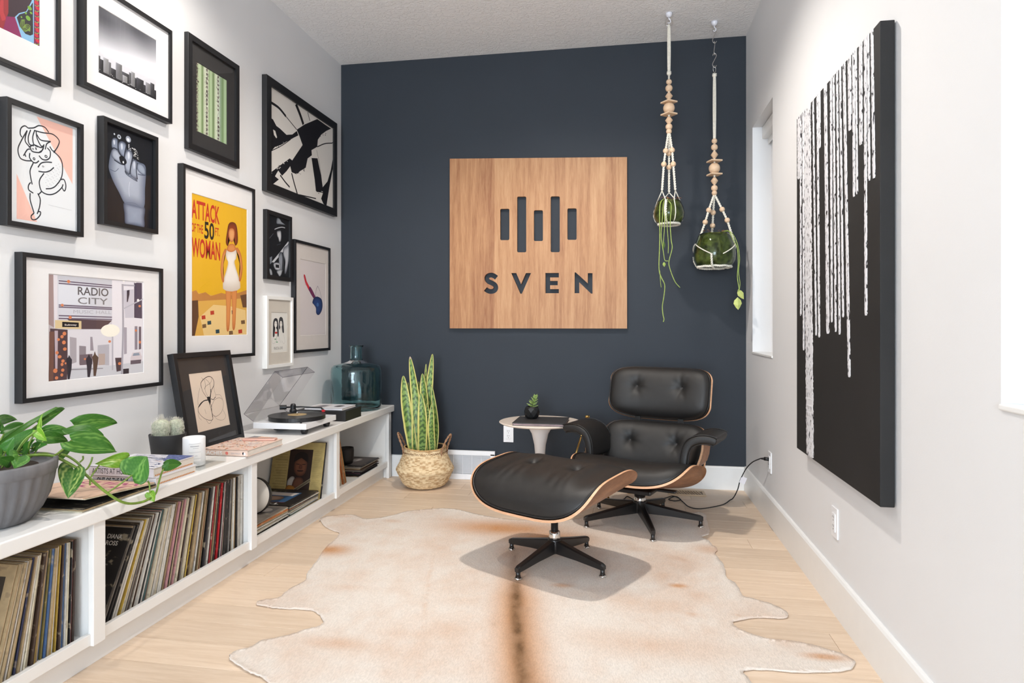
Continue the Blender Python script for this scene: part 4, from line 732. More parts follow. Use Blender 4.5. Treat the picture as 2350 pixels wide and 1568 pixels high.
# ------------------------------------------------------------------ record sleeves
def sleeve_mat(name, rgb, wear=0.45):
    if name in MATS: return MATS[name]
    m, nt, b = base_mat(name); b.inputs['Roughness'].default_value = 0.5
    tc = nd(nt, 'ShaderNodeTexCoord'); oi = nd(nt, 'ShaderNodeObjectInfo'); mp = nd(nt, 'ShaderNodeMapping')
    mp.inputs['Scale'].default_value = (14, 60, 22)
    nt.links.new(tc.outputs['Object'], mp.inputs['Vector'])
    sc = nd(nt, 'ShaderNodeMath', operation='MULTIPLY'); sc.inputs[1].default_value = 91.0
    nt.links.new(oi.outputs['Random'], sc.inputs[0])
    no = nd(nt, 'ShaderNodeTexNoise', noise_dimensions='4D'); no.inputs['Scale'].default_value = 1.6; no.inputs['Detail'].default_value = 5
    nt.links.new(mp.outputs[0], no.inputs['Vector']); nt.links.new(sc.outputs[0], no.inputs['W'])
    ra = nd(nt, 'ShaderNodeValToRGB'); e = ra.color_ramp.elements
    c = lin(rgb); w = lin((206, 190, 162)) if sum(rgb) < 420 else lin((110, 92, 74))
    e[0].position = 0.30; e[0].color = (*[k*0.75 for k in c], 1); e[1].position = 0.60; e[1].color = (*c, 1)
    k = e.new(0.66); k.color = (*[c[i]*(1-wear)+w[i]*wear for i in range(3)], 1)
    nt.links.new(no.outputs['Fac'], ra.inputs['Fac']); nt.links.new(ra.outputs[0], b.inputs['Base Color'])
    MATS[name] = m; return m
PAPER_EDGE = mat('aged_paper_edge', (128, 106, 78), 0.9, var=0.3, vscale=200)
PALETTE = {'cream': (206, 194, 168), 'tan': (172, 148, 112), 'black': (30, 27, 27), 'brown': (70, 52, 42), 'white': (214, 208, 198), 'grey': (128, 120, 112), 'navy': (52, 58, 92),
           'blue': (70, 98, 140), 'red': (150, 44, 42), 'yellow': (196, 164, 70), 'olive': (128, 116, 66), 'orange': (188, 112, 62), 'teal': (66, 98, 98), 'pink': (196, 140, 140), 'scarlet': (188, 20, 34), 'plum': (92, 52, 68)}
SM = {k: sleeve_mat('sleeve_'+k, v) for k, v in PALETTE.items()}
LPS = 0.313
lp_mesh = {}
def lp(t):
    if t not in lp_mesh:
        V, F = bbox(-LPS, 0, -t, 0, 0, LPS, min(0.0006, t*0.2), 1)
        me = bpy.data.meshes.new('record_sleeve'); me.from_pydata(V, [], F); me.materials.append(SM['cream']); me.materials.append(PAPER_EDGE)
        for p in me.polygons:
            c = p.center
            if p.normal.z > 0.5: p.material_index = 1
        lp_mesh[t] = me
    return lp_mesh[t]
TONE = {'cream': 'cream', 'tan': 'tan', 'black': 'black', 'brown': 'dark brown', 'white': 'white', 'grey': 'grey', 'navy': 'navy', 'blue': 'blue', 'red': 'dark red', 'yellow': 'yellow', 'olive': 'olive', 'orange': 'orange', 'teal': 'teal', 'pink': 'pink', 'scarlet': 'scarlet', 'plum': 'plum', 'gold': 'gold'}
def shade(label, color, t):
    return ('thick ' if t > 0.007 else 'thin ' if t < 0.004 else '')+TONE[color]+' '+label
def sleeve(t, color, label, group, name='record_sleeve'):
    o = bpy.data.objects.new(name, lp(t)); link(o)
    o.material_slots[0].link = 'OBJECT'; o.material_slots[0].material = SM[color]
    if group: label = shade(label, color, t)
    return tag(o, label, 'record', group)
TS = (0.0034, 0.0045, 0.0058, 0.0075)
def row(y, y_end, ang, xf, pick, label, group, special=None):
    """sleeves standing from y to y_end; ang(y) is the lean of the tops towards the dark wall"""
    prev = None; i = 0; made = []
    while True:
        t, color, lab, nm, grp = TS[random.choice((0, 0, 1, 1, 1, 2, 2, 3))], pick(), label, 'record_sleeve', group
        if special:
            s = special(i, y)
            if s: t, color, lab, nm, grp = s[0], s[1], s[2], 'record_sleeve', None
        th = ang(y)
        if prev is not None: y += max(0.0, LPS*(math.sin(prev)-math.sin(th)))
        piv = y+t/math.cos(th)
        if piv > y_end: break
        o = sleeve(t, color, lab, grp, nm)
        o.location = (xf+random.uniform(-0.010, 0.004), piv, 0.1003); o.rotation_euler = (-th, 0, 0)
        made.append(o); prev = th; y = piv+0.00035; i += 1
    return made
random.seed(31)
P1 = ['cream']*4+['tan']*4+['olive']*4+['navy']*2+['blue']*3+['white']*3+['brown']*2+['black']*2+['red', 'yellow', 'grey', 'pink', 'orange']
P2 = ['cream']*7+['black']*7+['white']*6+['tan']*4+['grey']*3+['brown']*3+['red', 'pink', 'plum', 'yellow', 'teal', 'navy']
def lerp_tab(tab, y):
    for (a, va), (b, vb) in zip(tab, tab[1:]):
        if y <= b: return va+(vb-va)*max(0, (y-a)/(b-a))
    return tab[-1][1]
def sp1(i, y):
    if i == 0: return (0.0045, 'tan', 'tan-bordered record sleeve with dark photo at the front of the near bay')
b1 = row(1.478, 1.748, lambda y: R(lerp_tab([(1.478, 15.5), (1.60, 8), (1.70, 2.5), (1.75, 1.5)], y)), -1.672, lambda: random.choice(P1), 'record sleeve in the bay beneath the concrete plant pot', 'records in the bay under the pot', sp1)
flag = {}
def sp2(i, y):
    if i == 0: return (0.0045, 'black', 'black record sleeve lettered DIANA ROSS leaning at the start of its row')
    if y > 2.44 and 'r' not in flag: flag['r'] = 1; return (0.0105, 'scarlet', 'record sleeve with a bright red spine in the long leaning row')
    if y > 2.475 and 'p' not in flag: flag['p'] = 1; return (0.0075, 'plum', 'record sleeve with a plum spine beside the bright red one')
    if y > 2.49 and 'k' not in flag: flag['k'] = 1; return (0.026, 'black', 'thick black boxed record set near the end of the leaning row')
    if y > 2.02 and 't' not in flag: flag['t'] = 1; return (0.011, 'teal', 'record sleeve with a wide teal spine in the leaning row')
b2 = row(1.832, 2.636, lambda y: R(lerp_tab([(1.832, 27.5), (1.95, 22), (2.1, 16), (2.3, 12), (2.45, 8), (2.53, 4), (2.58, 1.5), (2.64, 1)], y)), -1.668, lambda: random.choice(P2), 'record sleeve in the long leaning row under the white countertop', 'records in the leaning row', sp2)
WHITE_INK = (226, 222, 214)
def cover_art(o, ops, t, face='-Y'):
    """print on the face that looks towards the windows (local -Y side)"""
    V, F, Cc = art_mesh(ops, lambda u, v, n: (-LPS+u, -t-n, v), base=0.0002, step=0.00004, size=(LPS, LPS))
    return obj('cover_print', V, F, PRINT, o, local=True, colors=Cc)
ops = [('t', WHITE_INK, 'DIANA', 229, 274, 56, 15, .7), ('t', WHITE_INK, 'ROSS', 231, 252, 46, 15, .7)]
random.seed(4)
for i in range(18):
    if i in (3, 9): continue
    ops.append(('l', (150, 146, 140), 2.0, [(random.uniform(130, 200), 225-i*8.5), (random.uniform(240, 272), 225-i*8.5)]))
cover_art(b2[0], ops, 0.0045)
cover_art(b1[0], [('p', (60, 52, 44), [(0, 20), (285, 20), (285, 280), (0, 280)]), ('p', (150, 138, 112), [(0, 160), (270, 172), (270, 184), (0, 172)]), ('f', (150, 96, 78), (90, 56, 46), [(150, 0), (230, 0), (240, 60), (215, 100), (180, 80)]), ('t', (60, 54, 46), 'ER', 190, 284, 34, 20, 0.)], 0.0045)
# a flat sleeve lies with its local z along -y of the room, thickness upwards
def stack(x, y, n, label, group, cols, jitter=0.006, size=1.0, z=0.1003, top=None):
    made = []
    for i in range(n):
        t = random.choice(TS[:3]); c = random.choice(cols); lab, g = label, group
        if i == n-1 and top: t, c, lab, g = top[0], top[1], top[2], None
        rot = random.uniform(-0.025, 0.025); s = size
        o = bpy.data.objects.new('record_sleeve', lp(t)); link(o)
        o.material_slots[0].link = 'OBJECT'; o.material_slots[0].material = SM[c]
        o.scale = (s, 1, s)
        M = Matrix.Rotation(rot, 4, 'Z') @ Matrix.Rotation(R(-90), 4, 'X')
        o.rotation_euler = M.to_euler()
        mid = M @ Vector((-LPS*s/2, -t/2, LPS*s/2))
        o.location = (x+random.uniform(-jitter, jitter)-mid.x, y+random.uniform(-jitter, jitter)-mid.y, z+t/2-mid.z)
        tag(o, shade(lab, c, t) if g else lab, 'record', g); made.append((o, t)); z += t+0.0003
    return made, z
random.seed(9)
sa, za = stack(-1.825, 3.212, 12, 'record sleeve in the flat stack beneath the black cover with blue picture', 'records stacked in front of the gold sleeve', ['white', 'cream', 'pink', 'orange', 'grey', 'tan', 'white', 'teal'], top=(0.0058, 'black', 'black record sleeve with a blue picture topping the flat stack'))
sb, zb_ = stack(-1.822, 2.872, 13, 'record sleeve in the flat stack beneath the round white speaker', 'records stacked under the speaker', ['white', 'cream', 'black', 'grey', 'tan', 'black', 'orange', 'white'], top=(0.0045, 'grey', 'pale grey record sleeve topping the stack beneath the speaker'))
sc_, zc_ = stack(-1.80, 4.085, 13, 'record sleeve in the flat stack beside the charcoal wall', 'records stacked in the far bay', ['black', 'brown', 'plum', 'black', 'grey', 'red', 'tan'], size=0.93, jitter=0.012, top=(0.0045, 'black', 'dark photo record sleeve topping the stack in the far bay'))
def top_print(o, t, ops, up):
    V, F, Cc = art_mesh(ops, (lambda u, v, n: (-LPS+u, -t-n, v)) if up == '-' else (lambda u, v, n: (-LPS+u, n, v)), base=0.0002, step=0.00004, size=(LPS, LPS))
    obj('cover_print', V, F, PRINT, o, local=True, colors=Cc)
# rotation by -90 about X sends local z to +y and local y to -z: the upper face is local -Y
top_print(sa[-1][0], sa[-1][1], [('p', (52, 92, 132), [(40, 60), (250, 60), (250, 250), (40, 250)]), ('f', (176, 150, 132), (120, 90, 76), [(90, 100), (150, 80), (200, 110), (190, 160), (120, 170), (80, 140)]), ('p', (214, 206, 200), [(70, 190), (230, 180), (240, 240), (60, 245)]), ('l', (170, 50, 60), 2.5, [(40, 58), (250, 58)]), ('t', (230, 228, 224), 'TOM', 236, 44, -150, -26, .6)], '-')
top_print(sb[-1][0], sb[-1][1], [('p', (96, 92, 90), [(180, 190), (290, 190), (290, 290), (180, 290)]), ('e', (150, 144, 140), 235, 240, 36, 30)]+[('l', (150, 146, 142), 2, [(30, 150-i*14), (150+20*(i % 3), 150-i*14)]) for i in range(7)], '-')
top_print(sc_[-1][0], sc_[-1][1], [('p', (84, 78, 76), [(20, 40), (290, 40), (290, 290), (20, 290)]), ('f', (190, 184, 180), (110, 104, 100), [(130, 150), (190, 140), (230, 200), (200, 260), (150, 240)])], '-')
# sleeves leaning back against the divider: gold portrait in front
def lean_back(y, t, th, color, label, x=-1.672, group=None):
    o = sleeve(t, color, label, group)
    o.location = (x, y, 0.1003); o.rotation_euler = (-th, 0, 0); return o
SM['gold'] = sleeve_mat('sleeve_gold', (186, 164, 104), 0.1)
g0 = lean_back(3.388, 0.0045, R(14.5), 'gold', 'gold record sleeve with a portrait photo leaning in the third bay')
ops = [('p', (44, 28, 22), [(104, 40), (244, 40), (244, 272), (104, 272)]),
       ('f', (120, 74, 52), (70, 40, 30), [(138, 190), (142, 150), (160, 128), (180, 122), (200, 130), (214, 152), (216, 196), (200, 226), (176, 232), (150, 222)]),
       ('f', (30, 20, 18), (22, 15, 14), [(134, 200), (140, 240), (176, 258), (212, 244), (220, 200), (206, 218), (178, 224), (150, 216)]),
       ('p', (40, 24, 20), [(150, 192), (170, 190), (170, 186), (150, 187)]), ('p', (40, 24, 20), [(186, 190), (206, 192), (206, 187), (186, 186)]), ('f', (96, 56, 42), (70, 40, 32), [(172, 186), (184, 186), (188, 166), (168, 166)]), ('f', (60, 34, 30), (44, 26, 24), [(160, 156), (196, 156), (190, 148), (166, 148)]),
       ('f', (186, 178, 170), (120, 112, 106), [(108, 96), (130, 120), (150, 112), (140, 70), (112, 60)]), ('f', (110, 70, 52), (66, 40, 32), [(140, 60), (150, 110), (190, 116), (206, 90), (180, 60)]),
       ('f', (170, 112, 44), (120, 76, 30), [(104, 40), (112, 70), (150, 66), (166, 40)]), ('l', (96, 84, 66), 15, [(150, 40), (244, 104)]), ('l', (180, 170, 140), 1.4, [(156, 36), (244, 96)]), ('l', (180, 170, 140), 1.4, [(144, 44), (244, 112)])]
for i in range(14): ops.append(('l', (120, 102, 60), 1.6, [(18+(i % 3)*8, 256-i*15), (94, 256-i*15)]))
for i in range(22): ops.append(('l', (146, 128, 78), 1.2, [(254, 262-i*10), (302-(i % 4)*7, 262-i*10)]))
cover_art(g0, ops, 0.0045)
lean_back(3.402, 0.0058, R(13.2), 'black', 'black record sleeve leaning right behind the gold portrait sleeve', -1.668)
lean_back(3.418, 0.0075, R(11.6), 'white', 'white record sleeve leaning against the divider behind the gold one', -1.676)
# far bay: sleeves leaning the other way, against the divider
random.seed(12)
def lean_left(y, t, th, color, label, group):
    o = sleeve(t, color, label, group)
    # tops lean towards the divider; rest on the lower edge nearest the divider
    o.rotation_euler = (th, 0, 0); o.location = (-1.69+random.uniform(-.006, .006), y+t*math.cos(th), 0.1003+t*math.sin(th))
    return o
FAR = [('black', .0058), ('grey', .0045), ('white', .0075), ('black', .0058), ('tan', .0058), ('brown', .0045), ('white', .0075), ('cream', .0058), ('black', .0075), ('tan', .0058), ('grey', .0075), ('cream', .0058), ('black', .0045), ('cream', .0075), ('orange', .0075), ('orange', .0058), ('orange', .0075), ('tan', .0075), ('orange', .0058), ('orange', .0075), ('cream', .0045), ('olive', .0058)]
th0 = [R(12.0+0.3*i) for i in range(len(FAR))]
y = 3.526+LPS*math.sin(th0[0])+0.012
for i, (c, t) in enumerate(FAR):
    lean_left(y, t, th0[i], c, 'record sleeve in the short row leaning against the far divider', 'records leaning in the far bay')
    if i+1 < len(FAR): y += t/math.cos(th0[i])+LPS*(math.sin(th0[i+1])-math.sin(th0[i]))+0.0006
# black mug on the far stack
mg = tag(obj('mug', *lathe([(0.030, 0.0), (0.040, 0.003), (0.048, 0.03), (0.050, 0.085), (0.047, 0.105), (0.044, 0.105), (0.046, 0.08), (0.043, 0.02), (0.002, 0.012)], 40, (-1.79, 4.005, zc_+0.0012)), mat('matt_black_clay', (26, 22, 21), 0.6, var=0.1), smooth=True), 'dark rounded cup standing on the far stack of records', 'cup')
# round white speaker on the near stack
spk = thing('speaker', 'round white speaker with black rim on a stack of records', 'speaker', (-1.775, 2.89, zb_))
Ms = Matrix.Translation((-1.772, 2.893, zb_+0.0845)) @ Matrix.Rotation(R(82), 4, 'X')
obj('shell', *xform(lathe([(0.001, 0.030), (0.045, 0.028), (0.072, 0.020), (0.083, 0.006), (0.086, -0.004)], 48), Ms), mat('speaker_white', (226, 222, 214), 0.5), spk, smooth=True)
obj('rim', *xform(lathe([(0.0862, 0.002), (0.088, -0.004), (0.086, -0.022), (0.06, -0.030), (0.001, -0.032)], 48), Ms), BLACK_PLASTIC, spk, smooth=True)
obj('foot', *box(-1.80, -1.745, 2.885, 2.925, zb_, zb_+0.012), BLACK_PLASTIC, spk)
# ================================================================== things on the countertop
PAGES = mat('book_pages', (226, 218, 208), 0.9, var=0.12, vscale=30, stretch=(1, 1, 40))
def book(name, label, x0, x1, y0, y1, z0, z1, cover, spine='-Y', tcov=0.0022):
    """closed book lying flat, spine towards -Y"""
    o = thing(name, label, 'book', ((x0+x1)/2, (y0+y1)/2, z0))
    obj('pages', *box(x0+0.003, x1-0.003, y0+0.002, y1-0.003, z0+tcov*0.9, z1-tcov*0.9), PAGES, o)
    obj('cover', *join(bbox(x0, x1, y0, y1, z0, z0+tcov, 0.0006, 1), bbox(x0, x1, y0, y1, z1-tcov, z1, 0.0006, 1), bbox(x0, x1, y0, y0+tcov, z0, z1, 0.0006, 1)), cover, o)
    return o
def decal(parent, ops, place, name='print', size=None):
    V, F, Cc = art_mesh(ops, place, base=0.0003, step=0.00006, size=size)
    return obj(name, V, F, PRINT, parent, colors=Cc)

# record covers lying near the pot: two flat, an opened gatefold tilted on top
RY0, RX0 = 1.722, -1.936
for i, (c, lab) in enumerate((('cream', 'cream record sleeve lying on the countertop, bottom of its pile'), ('tan', 'tan record sleeve lying under the opened black sleeve'))):
    o = sleeve(0.0034, c, lab, None)
    o.rotation_euler = (R(-90), 0, 0); o.location = (RX0+LPS+0.004*i, RY0+0.003*i, ZT+0.0002+0.0036*i+0.0034)
    o.location.z = ZT+0.0003+0.0037*i
    o.location.z += 0.0
GAT = thing('record_sleeve', 'opened gatefold record sleeve with black inside gaping on the countertop', 'record', (RX0+LPS/2, RY0+0.15, ZT+0.0085))
zg = ZT+0.0083
obj('lower_panel', *box(RX0-0.002, RX0+LPS+0.001, RY0+0.004, RY0+0.004+LPS, zg, zg+0.0022), SM['black'], GAT)
Mt = Matrix.Translation((0, RY0+0.31, zg+0.0042)) @ Matrix.Rotation(R(-4.6), 4, 'X')
obj('upper_panel', *xform(box(RX0, RX0+LPS, -0.30, 0.003, 0, 0.0022), Mt), SM['cream'], GAT)
PINKS = mat('peach_sleeve', (226, 190, 164), 0.55, var=0.03)
pk = thing('record_sleeve', 'peach record sleeve with large purple lettering lying beside the pot', 'record', (RX0+LPS/2, RY0+0.15, zg+0.01))
obj('sleeve', *xform(box(RX0+0.002, RX0+LPS-0.006, -0.302, 0.006, 0.0026, 0.0056), Mt), PINKS, pk)
V, F, Cc = art_mesh([('t', (176, 92, 124), 'JOY', 300, 215, -215, -50, .8), ('t', (176, 92, 124), 'WILD', 305, 275, -235, -50, .8)], lambda u, v, n: tuple(Mt @ Vector((RX0+u, -0.302+v, 0.0056+n))), base=0.0003)
obj('cover_print', V, F, PRINT, pk, colors=Cc)

# two stacked art books
WHITE_COVER = mat('white_gloss_cover', (236, 234, 238), 0.3)
bA = book('art_book', 'white book lettered OUT OF THE BOX, lower of two on the countertop', -1.885, -1.628, 2.045, 2.268, ZT+0.0002, ZT+0.031, WHITE_COVER)
decal(bA, [('t', (24, 24, 28), 'OUT OF THE BOX', 20, 6, 128, 19, .9), ('t', (30, 30, 34), 'THE RISE OF', 156, 17, 60, 8, .2), ('t', (30, 30, 34), 'SNEAKER CULTURE', 156, 5, 76, 8, .2)], lambda u, v, n: (-1.885+u, 2.045-n, ZT+v), 'spine_print')
obj('page_tabs', *join(*[box(-1.6318, -1.6300, 2.056+i*0.0085, 2.061+i*0.0085, ZT+0.0045, ZT+0.0095) for i in range(24)]), mat('orange_page_tabs', (206, 138, 84), 0.7), bA)['kind'] = 'stuff'
bB = book('art_book', 'white book with blue sketched cover, on top of the other white book', -1.893, -1.632, 2.038, 2.262, ZT+0.0314, ZT+0.066, mat('pale_blue_white_cover', (232, 230, 238), 0.3))
decal(bB, [('t', (40, 42, 50), 'ARTISTS AT HOME', 14, 9, 150, 19, .0)], lambda u, v, n: (-1.893+u, 2.038-n, ZT+0.0314+v), 'spine_print')
random.seed(15)
ops = []
for i in range(70):
    a, b = random.uniform(20, 250), random.uniform(30, 215); k = a/260
    ops.append(('l', random.choice(((96, 108, 150), (130, 140, 176), (60, 70, 110), (214, 170, 160))), random.uniform(1, 3.5)*(.4+k), [(a, b), (a+random.uniform(-26, 26), b+random.uniform(-10, 10)), (a+random.uniform(-40, 40), b+random.uniform(-16, 16))]))
ops += [('t', (60, 62, 70), 'ARTISTS', 30, 150, 100, 14, 0.), ('p', (86, 98, 146), [(205, 120), (258, 120), (258, 222), (150, 222)])]
for i in range(50):
    a, b = random.uniform(160, 255), random.uniform(125, 218)
    ops.append(('l', random.choice(((200, 206, 226), (60, 70, 118), (150, 160, 196))), 2.2, [(a, b), (a+random.uniform(-14, 14), b+random.uniform(-8, 8))]))
decal(bB, ops, lambda u, v, n: (-1.893+u, 2.038+v, ZT+0.066+n), 'cover_print', size=(0.261, 0.224))
obj('page_tabs', *join(*[box(-1.6358, -1.6340, 2.05+i*0.0085, 2.055+i*0.0085, ZT+0.036, ZT+0.041) for i in range(24)]), mat('orange_page_tabs', (206, 138, 84), 0.7), bB)['kind'] = 'stuff'

# terrazzo-pink book
bP = book('art_book', 'pink speckled book with its spine lettered BEACHES', -1.832, -1.603, 2.572, 2.868, ZT+0.0002, ZT+0.0275, mat('blush_cover', (226, 198, 182), 0.45))
decal(bP, [('t', (248, 246, 244), 'BEACHES', 8, 5, 100, 16, .8), ('e', (226, 120, 108), 130, 13, 7, 7), ('t', (170, 166, 170), 'GRAY MALIN', 150, 9, 44, 7, 0.), ('e', (40, 36, 44), 208, 14, 4, 6), ('e', (250, 250, 252), 215, 12, 5, 6)], lambda u, v, n: (-1.832+u, 2.572-n, ZT+v), 'spine_print')
ops = []
for i in range(150):
    a, b = random.uniform(5, 224), random.uniform(5, 290)
    ops.append(('e', random.choice(((206, 84, 74), (226, 150, 60), (70, 84, 120), (120, 150, 176), (60, 60, 66), (236, 130, 110))), a, b, random.uniform(1.5, 4), random.uniform(2, 5)))
for i in range(12):
    a, b = random.uniform(10, 170), random.uniform(20, 270); ops.append(('l', (246, 240, 236), 7, [(a, b), (a+random.uniform(25, 55), b+random.uniform(-6, 6))]))
decal(bP, ops, lambda u, v, n: (-1.832+u, 2.572+v, ZT+0.0275+n), 'cover_print')
# patterned pouch and a small card on the pink book
pc = thing('glasses_case', 'pink and grey patterned slim case on the pink speckled book', 'case', (-1.70, 2.84, ZT+0.0275))
Mp = Matrix.Translation((-1.690, 2.815, ZT+0.0280)) @ Matrix.Rotation(R(12), 4, 'Z')
obj('case', *xform(bbox(-0.075, 0.075, -0.022, 0.022, 0, 0.009, 0.004, 3), Mp), mat('pink_case', (222, 174, 158), 0.5), pc)
V, F, Cc = art_mesh([('l', (150, 132, 128), 2.2, [(8+i*9, 4), (16+i*9, 40)]) for i in range(15)], lambda u, v, n: tuple(Mp @ Vector((-0.075+u, -0.022+v, 0.009+n))), base=0.0003)
obj('pattern', V, F, PRINT, pc, colors=Cc)
Mc = Matrix.Translation((-1.735, 2.900, ZT)) @ Matrix.Rotation(R(-8), 4, 'Z')
nb = thing('notepad', 'small peach and grey notepad lying behind the pink book', 'notepad', (-1.735, 2.90, ZT))
obj('cover', *xform(bbox(-0.06, 0.06, -0.026, 0.026, 0.0003, 0.024, 0.002), Mc), mat('peach_pad', (232, 190, 164), 0.6), nb)
obj('band', *xform(box(-0.0605, -0.02, -0.0263, 0.0263, 0.0001, 0.0243), Mc), mat('grey_band', (128, 124, 126), 0.5), nb)

# candle in a clear acrylic tray
TR = thing('acrylic_tray', 'clear acrylic tray under the white candle', 'tray', (-1.72, 2.385, ZT))
ACR = pane_mat('clear_acrylic', (0.97, 0.98, 0.98))
obj('base', *box(-1.806, -1.634, 2.292, 2.468, ZT+0.0003, ZT+0.0038), ACR, TR)
for b_ in ((-1.806, -1.803, 2.292, 2.468), (-1.637, -1.634, 2.292, 2.468), (-1.803, -1.637, 2.292, 2.295), (-1.803, -1.637, 2.465, 2.468)):
    obj('wall', *box(b_[0], b_[1], b_[2], b_[3], ZT+0.0038, ZT+0.034), ACR, TR)
cx, cy, cz = -1.715, 2.372, ZT+0.0042
cn = thing('jar_candle', 'white jar candle with a printed white label', 'candle', (cx, cy, cz))
obj('jar', *lathe([(0.038, 0.0), (0.0425, 0.004), (0.0425, 0.112), (0.0415, 0.114), (0.0398, 0.113), (0.0395, 0.098), (0.001, 0.097)], 48, (cx, cy, cz)), mat('white_glazed_jar', (240, 239, 240), 0.25), cn, smooth=True)
obj('wick', *tube([(cx, cy, cz+0.097), (cx, cy, cz+0.104)], 0.0009, 6), SLOT, cn)
def round_place(r, a0, z0): return lambda u, v, n: (cx+(r+n)*math.cos(a0+u/r), cy+(r+n)*math.sin(a0+u/r), z0+v)
ops = [('q', i*3, 0, i*3+3, 72, *[(238, 236, 234)]*4) for i in range(15)]
ops += [('l', (150, 150, 154), .7, [(i*4.5, 70), (i*4.5+4.5, 70)]) for i in range(10)]+[('l', (150, 150, 154), .7, [(i*4.5, 36), (i*4.5+4.5, 36)]) for i in range(10)]+[('l', (150, 150, 154), .7, [(i*4.5, 10), (i*4.5+4.5, 10)]) for i in range(10)]
ops += [('l', (60, 60, 66), 1.8, [(6+i*4, 60), (9+i*4, 60)]) for i in range(8)]+[('l', (140, 140, 146), 1.2, [(16+i*4, 52), (19+i*4, 52)]) for i in range(5)]+[('l', (140, 140, 146), 1.2, [(12+i*4, 22), (15+i*4, 22)]) for i in range(5)]
decal(cn, ops, round_place(0.0426, R(-80), cz+0.022), 'label')

# potted white-haired cactus
px, py = -1.868, 2.415
pt = thing('potted_cactus', 'two woolly white cacti in a small black pot', 'plant', (px, py, ZT))
obj('pot', *lathe([(0.053, 0.0), (0.056, 0.003), (0.0705, 0.118), (0.0700, 0.120), (0.0665, 0.120), (0.0655, 0.108), (0.001, 0.106)], 48, (px, py, ZT+0.0003)), mat('matt_black_pot', (38, 38, 40), 0.5), pt, smooth=True)
obj('soil', *lathe([(0.001, 0.106), (0.066, 0.107), (0.066, 0.1075), (0.001, 0.110)], 32, (px, py, ZT)), mat('dark_soil', (52, 40, 32), 0.95, var=0.4, vscale=120, bump=0.6, bscale=160), pt)
CACT = mat('woolly_cactus_green', (186, 190, 166), 0.8, var=0.25, vscale=120)
HAIR = mat('white_cactus_hair', (226, 222, 210), 0.8)
random.seed(2)
for (dx, dy, h, r) in ((-0.014, -0.022, 0.078, 0.031), (0.018, 0.026, 0.073, 0.027)):
    c = (px+dx, py+dy, ZT+0.106)
    V, F = [], []; n = 42; m = 14
    for i in range(m+1):
        f = i/m; z = h*f; rr = r*(0.86+0.2*math.sin(min(1, f*1.3)*1.8))*math.sqrt(max(0.0004, 1-max(0, (f-0.55)/0.45)**2.2))
        for k in range(n):
            a = 2*math.pi*k/n; q = rr*(1+0.07*math.cos(14*a)); V.append((c[0]+q*math.cos(a), c[1]+q*math.sin(a), c[2]+z))
    for i in range(m):
        for k in range(n): F.append((i*n+k, i*n+(k+1) % n, (i+1)*n+(k+1) % n, (i+1)*n+k))
    F.append(tuple(range(m*n, m*n+n)))
    stm = obj('stem', V, F, CACT, pt, smooth=True)
    hs = []
    for i in range(420):
        f = random.random()**0.8; a = random.uniform(0, 6.283); rr = r*1.06*math.sqrt(max(0.02, 1-max(0, (f-0.5)/0.5)**2.2)); z = c[2]+h*f
        p = Vector((c[0]+rr*math.cos(a), c[1]+rr*math.sin(a), z)); q = p+Vector((math.cos(a)*random.uniform(.002, .006), math.sin(a)*random.uniform(.002, .006), random.uniform(-.010, .012)))
        a2 = a+random.uniform(-0.35, 0.35); q2 = Vector((c[0]+(rr+.004)*math.cos(a2), c[1]+(rr+.004)*math.sin(a2), q.z+random.uniform(-.006, .010)))
        hs.append(tube([p, q, q2], 0.00035, 3, cap=False))
    for i in range(60):
        p = Vector((c[0]+random.uniform(-.008, .008), c[1]+random.uniform(-.008, .008), c[2]+h*0.97)); hs.append(tube([p, p+Vector((random.uniform(-.005, .005), random.uniform(-.005, .005), random.uniform(.008, .024 if dx < 0 else .01)))], 0.0004, 3, cap=False))
    hh = obj('hair', *join(*hs), HAIR, stm); hh['kind'] = 'stuff'

# leaning framed ink drawing
vd = Vector((-0.178, 0, 0.98403)); nv = Vector((0.98403, 0, 0.178)); org = Vector((-1.9045, 2.560, ZT+0.0004))
picture('framed_drawing', 'black framed ink scribble drawing leaning against the wall on the countertop', 0.0, 0.424, 0.0, 0.447, 0.030, 0.022, (224, 206, 188), (0.104, 0.351, 0.078, 0.353),
        [(o[0],)+tuple(([(p[0]*247/240, p[1]*275/300) for p in q] if isinstance(q, list) else q) for q in o[1:]) for o in ART['ink']], board=BLACK_MAT, recess=0.012,
        place=lambda u, v, n: tuple(org+Vector((0, u, 0))+vd*v+nv*n))

# turntable
tx0, tx1, ty0, ty1, tz0, tz1 = -1.910, -1.612, 3.115, 3.470, ZT+0.030, ZT+0.060
TT = thing('turntable', 'white record player with its clear lid propped open', 'record player', ((tx0+tx1)/2, (ty0+ty1)/2, ZT))
obj('plinth', *bbox(tx0, tx1, ty0, ty1, tz0, tz1, 0.002), mat('gloss_white_plinth', (240, 240, 243), 0.2), TT)
for fx, fy in ((tx1-0.035, ty0+0.05), (tx1-0.035, ty1-0.05), (tx0+0.05, (ty0+ty1)/2)):
    obj('foot', *lathe([(0.012, 0.0003), (0.015, 0.002), (0.020, 0.016), (0.020, 0.021), (0.012, 0.022), (0.012, 0.0302)], 24, (fx, fy, ZT)), BLACK_PLASTIC, TT, smooth=False)
obj('motor_base', *lathe([(0.040, 0.012), (0.045, 0.014), (0.045, 0.0302)], 24, (tx0+0.11, ty0+0.10, ZT)), BLACK_PLASTIC, TT)
pcx, pcy = -1.748, 3.278
obj('platter', *lathe([(0.03, 0.0), (0.147, 0.0), (0.148, 0.001), (0.148, 0.019), (0.147, 0.020), (0.002, 0.020)], 64, (pcx, pcy, tz1+0.0015)), mat('platter_black', (30, 30, 32), 0.35), TT)
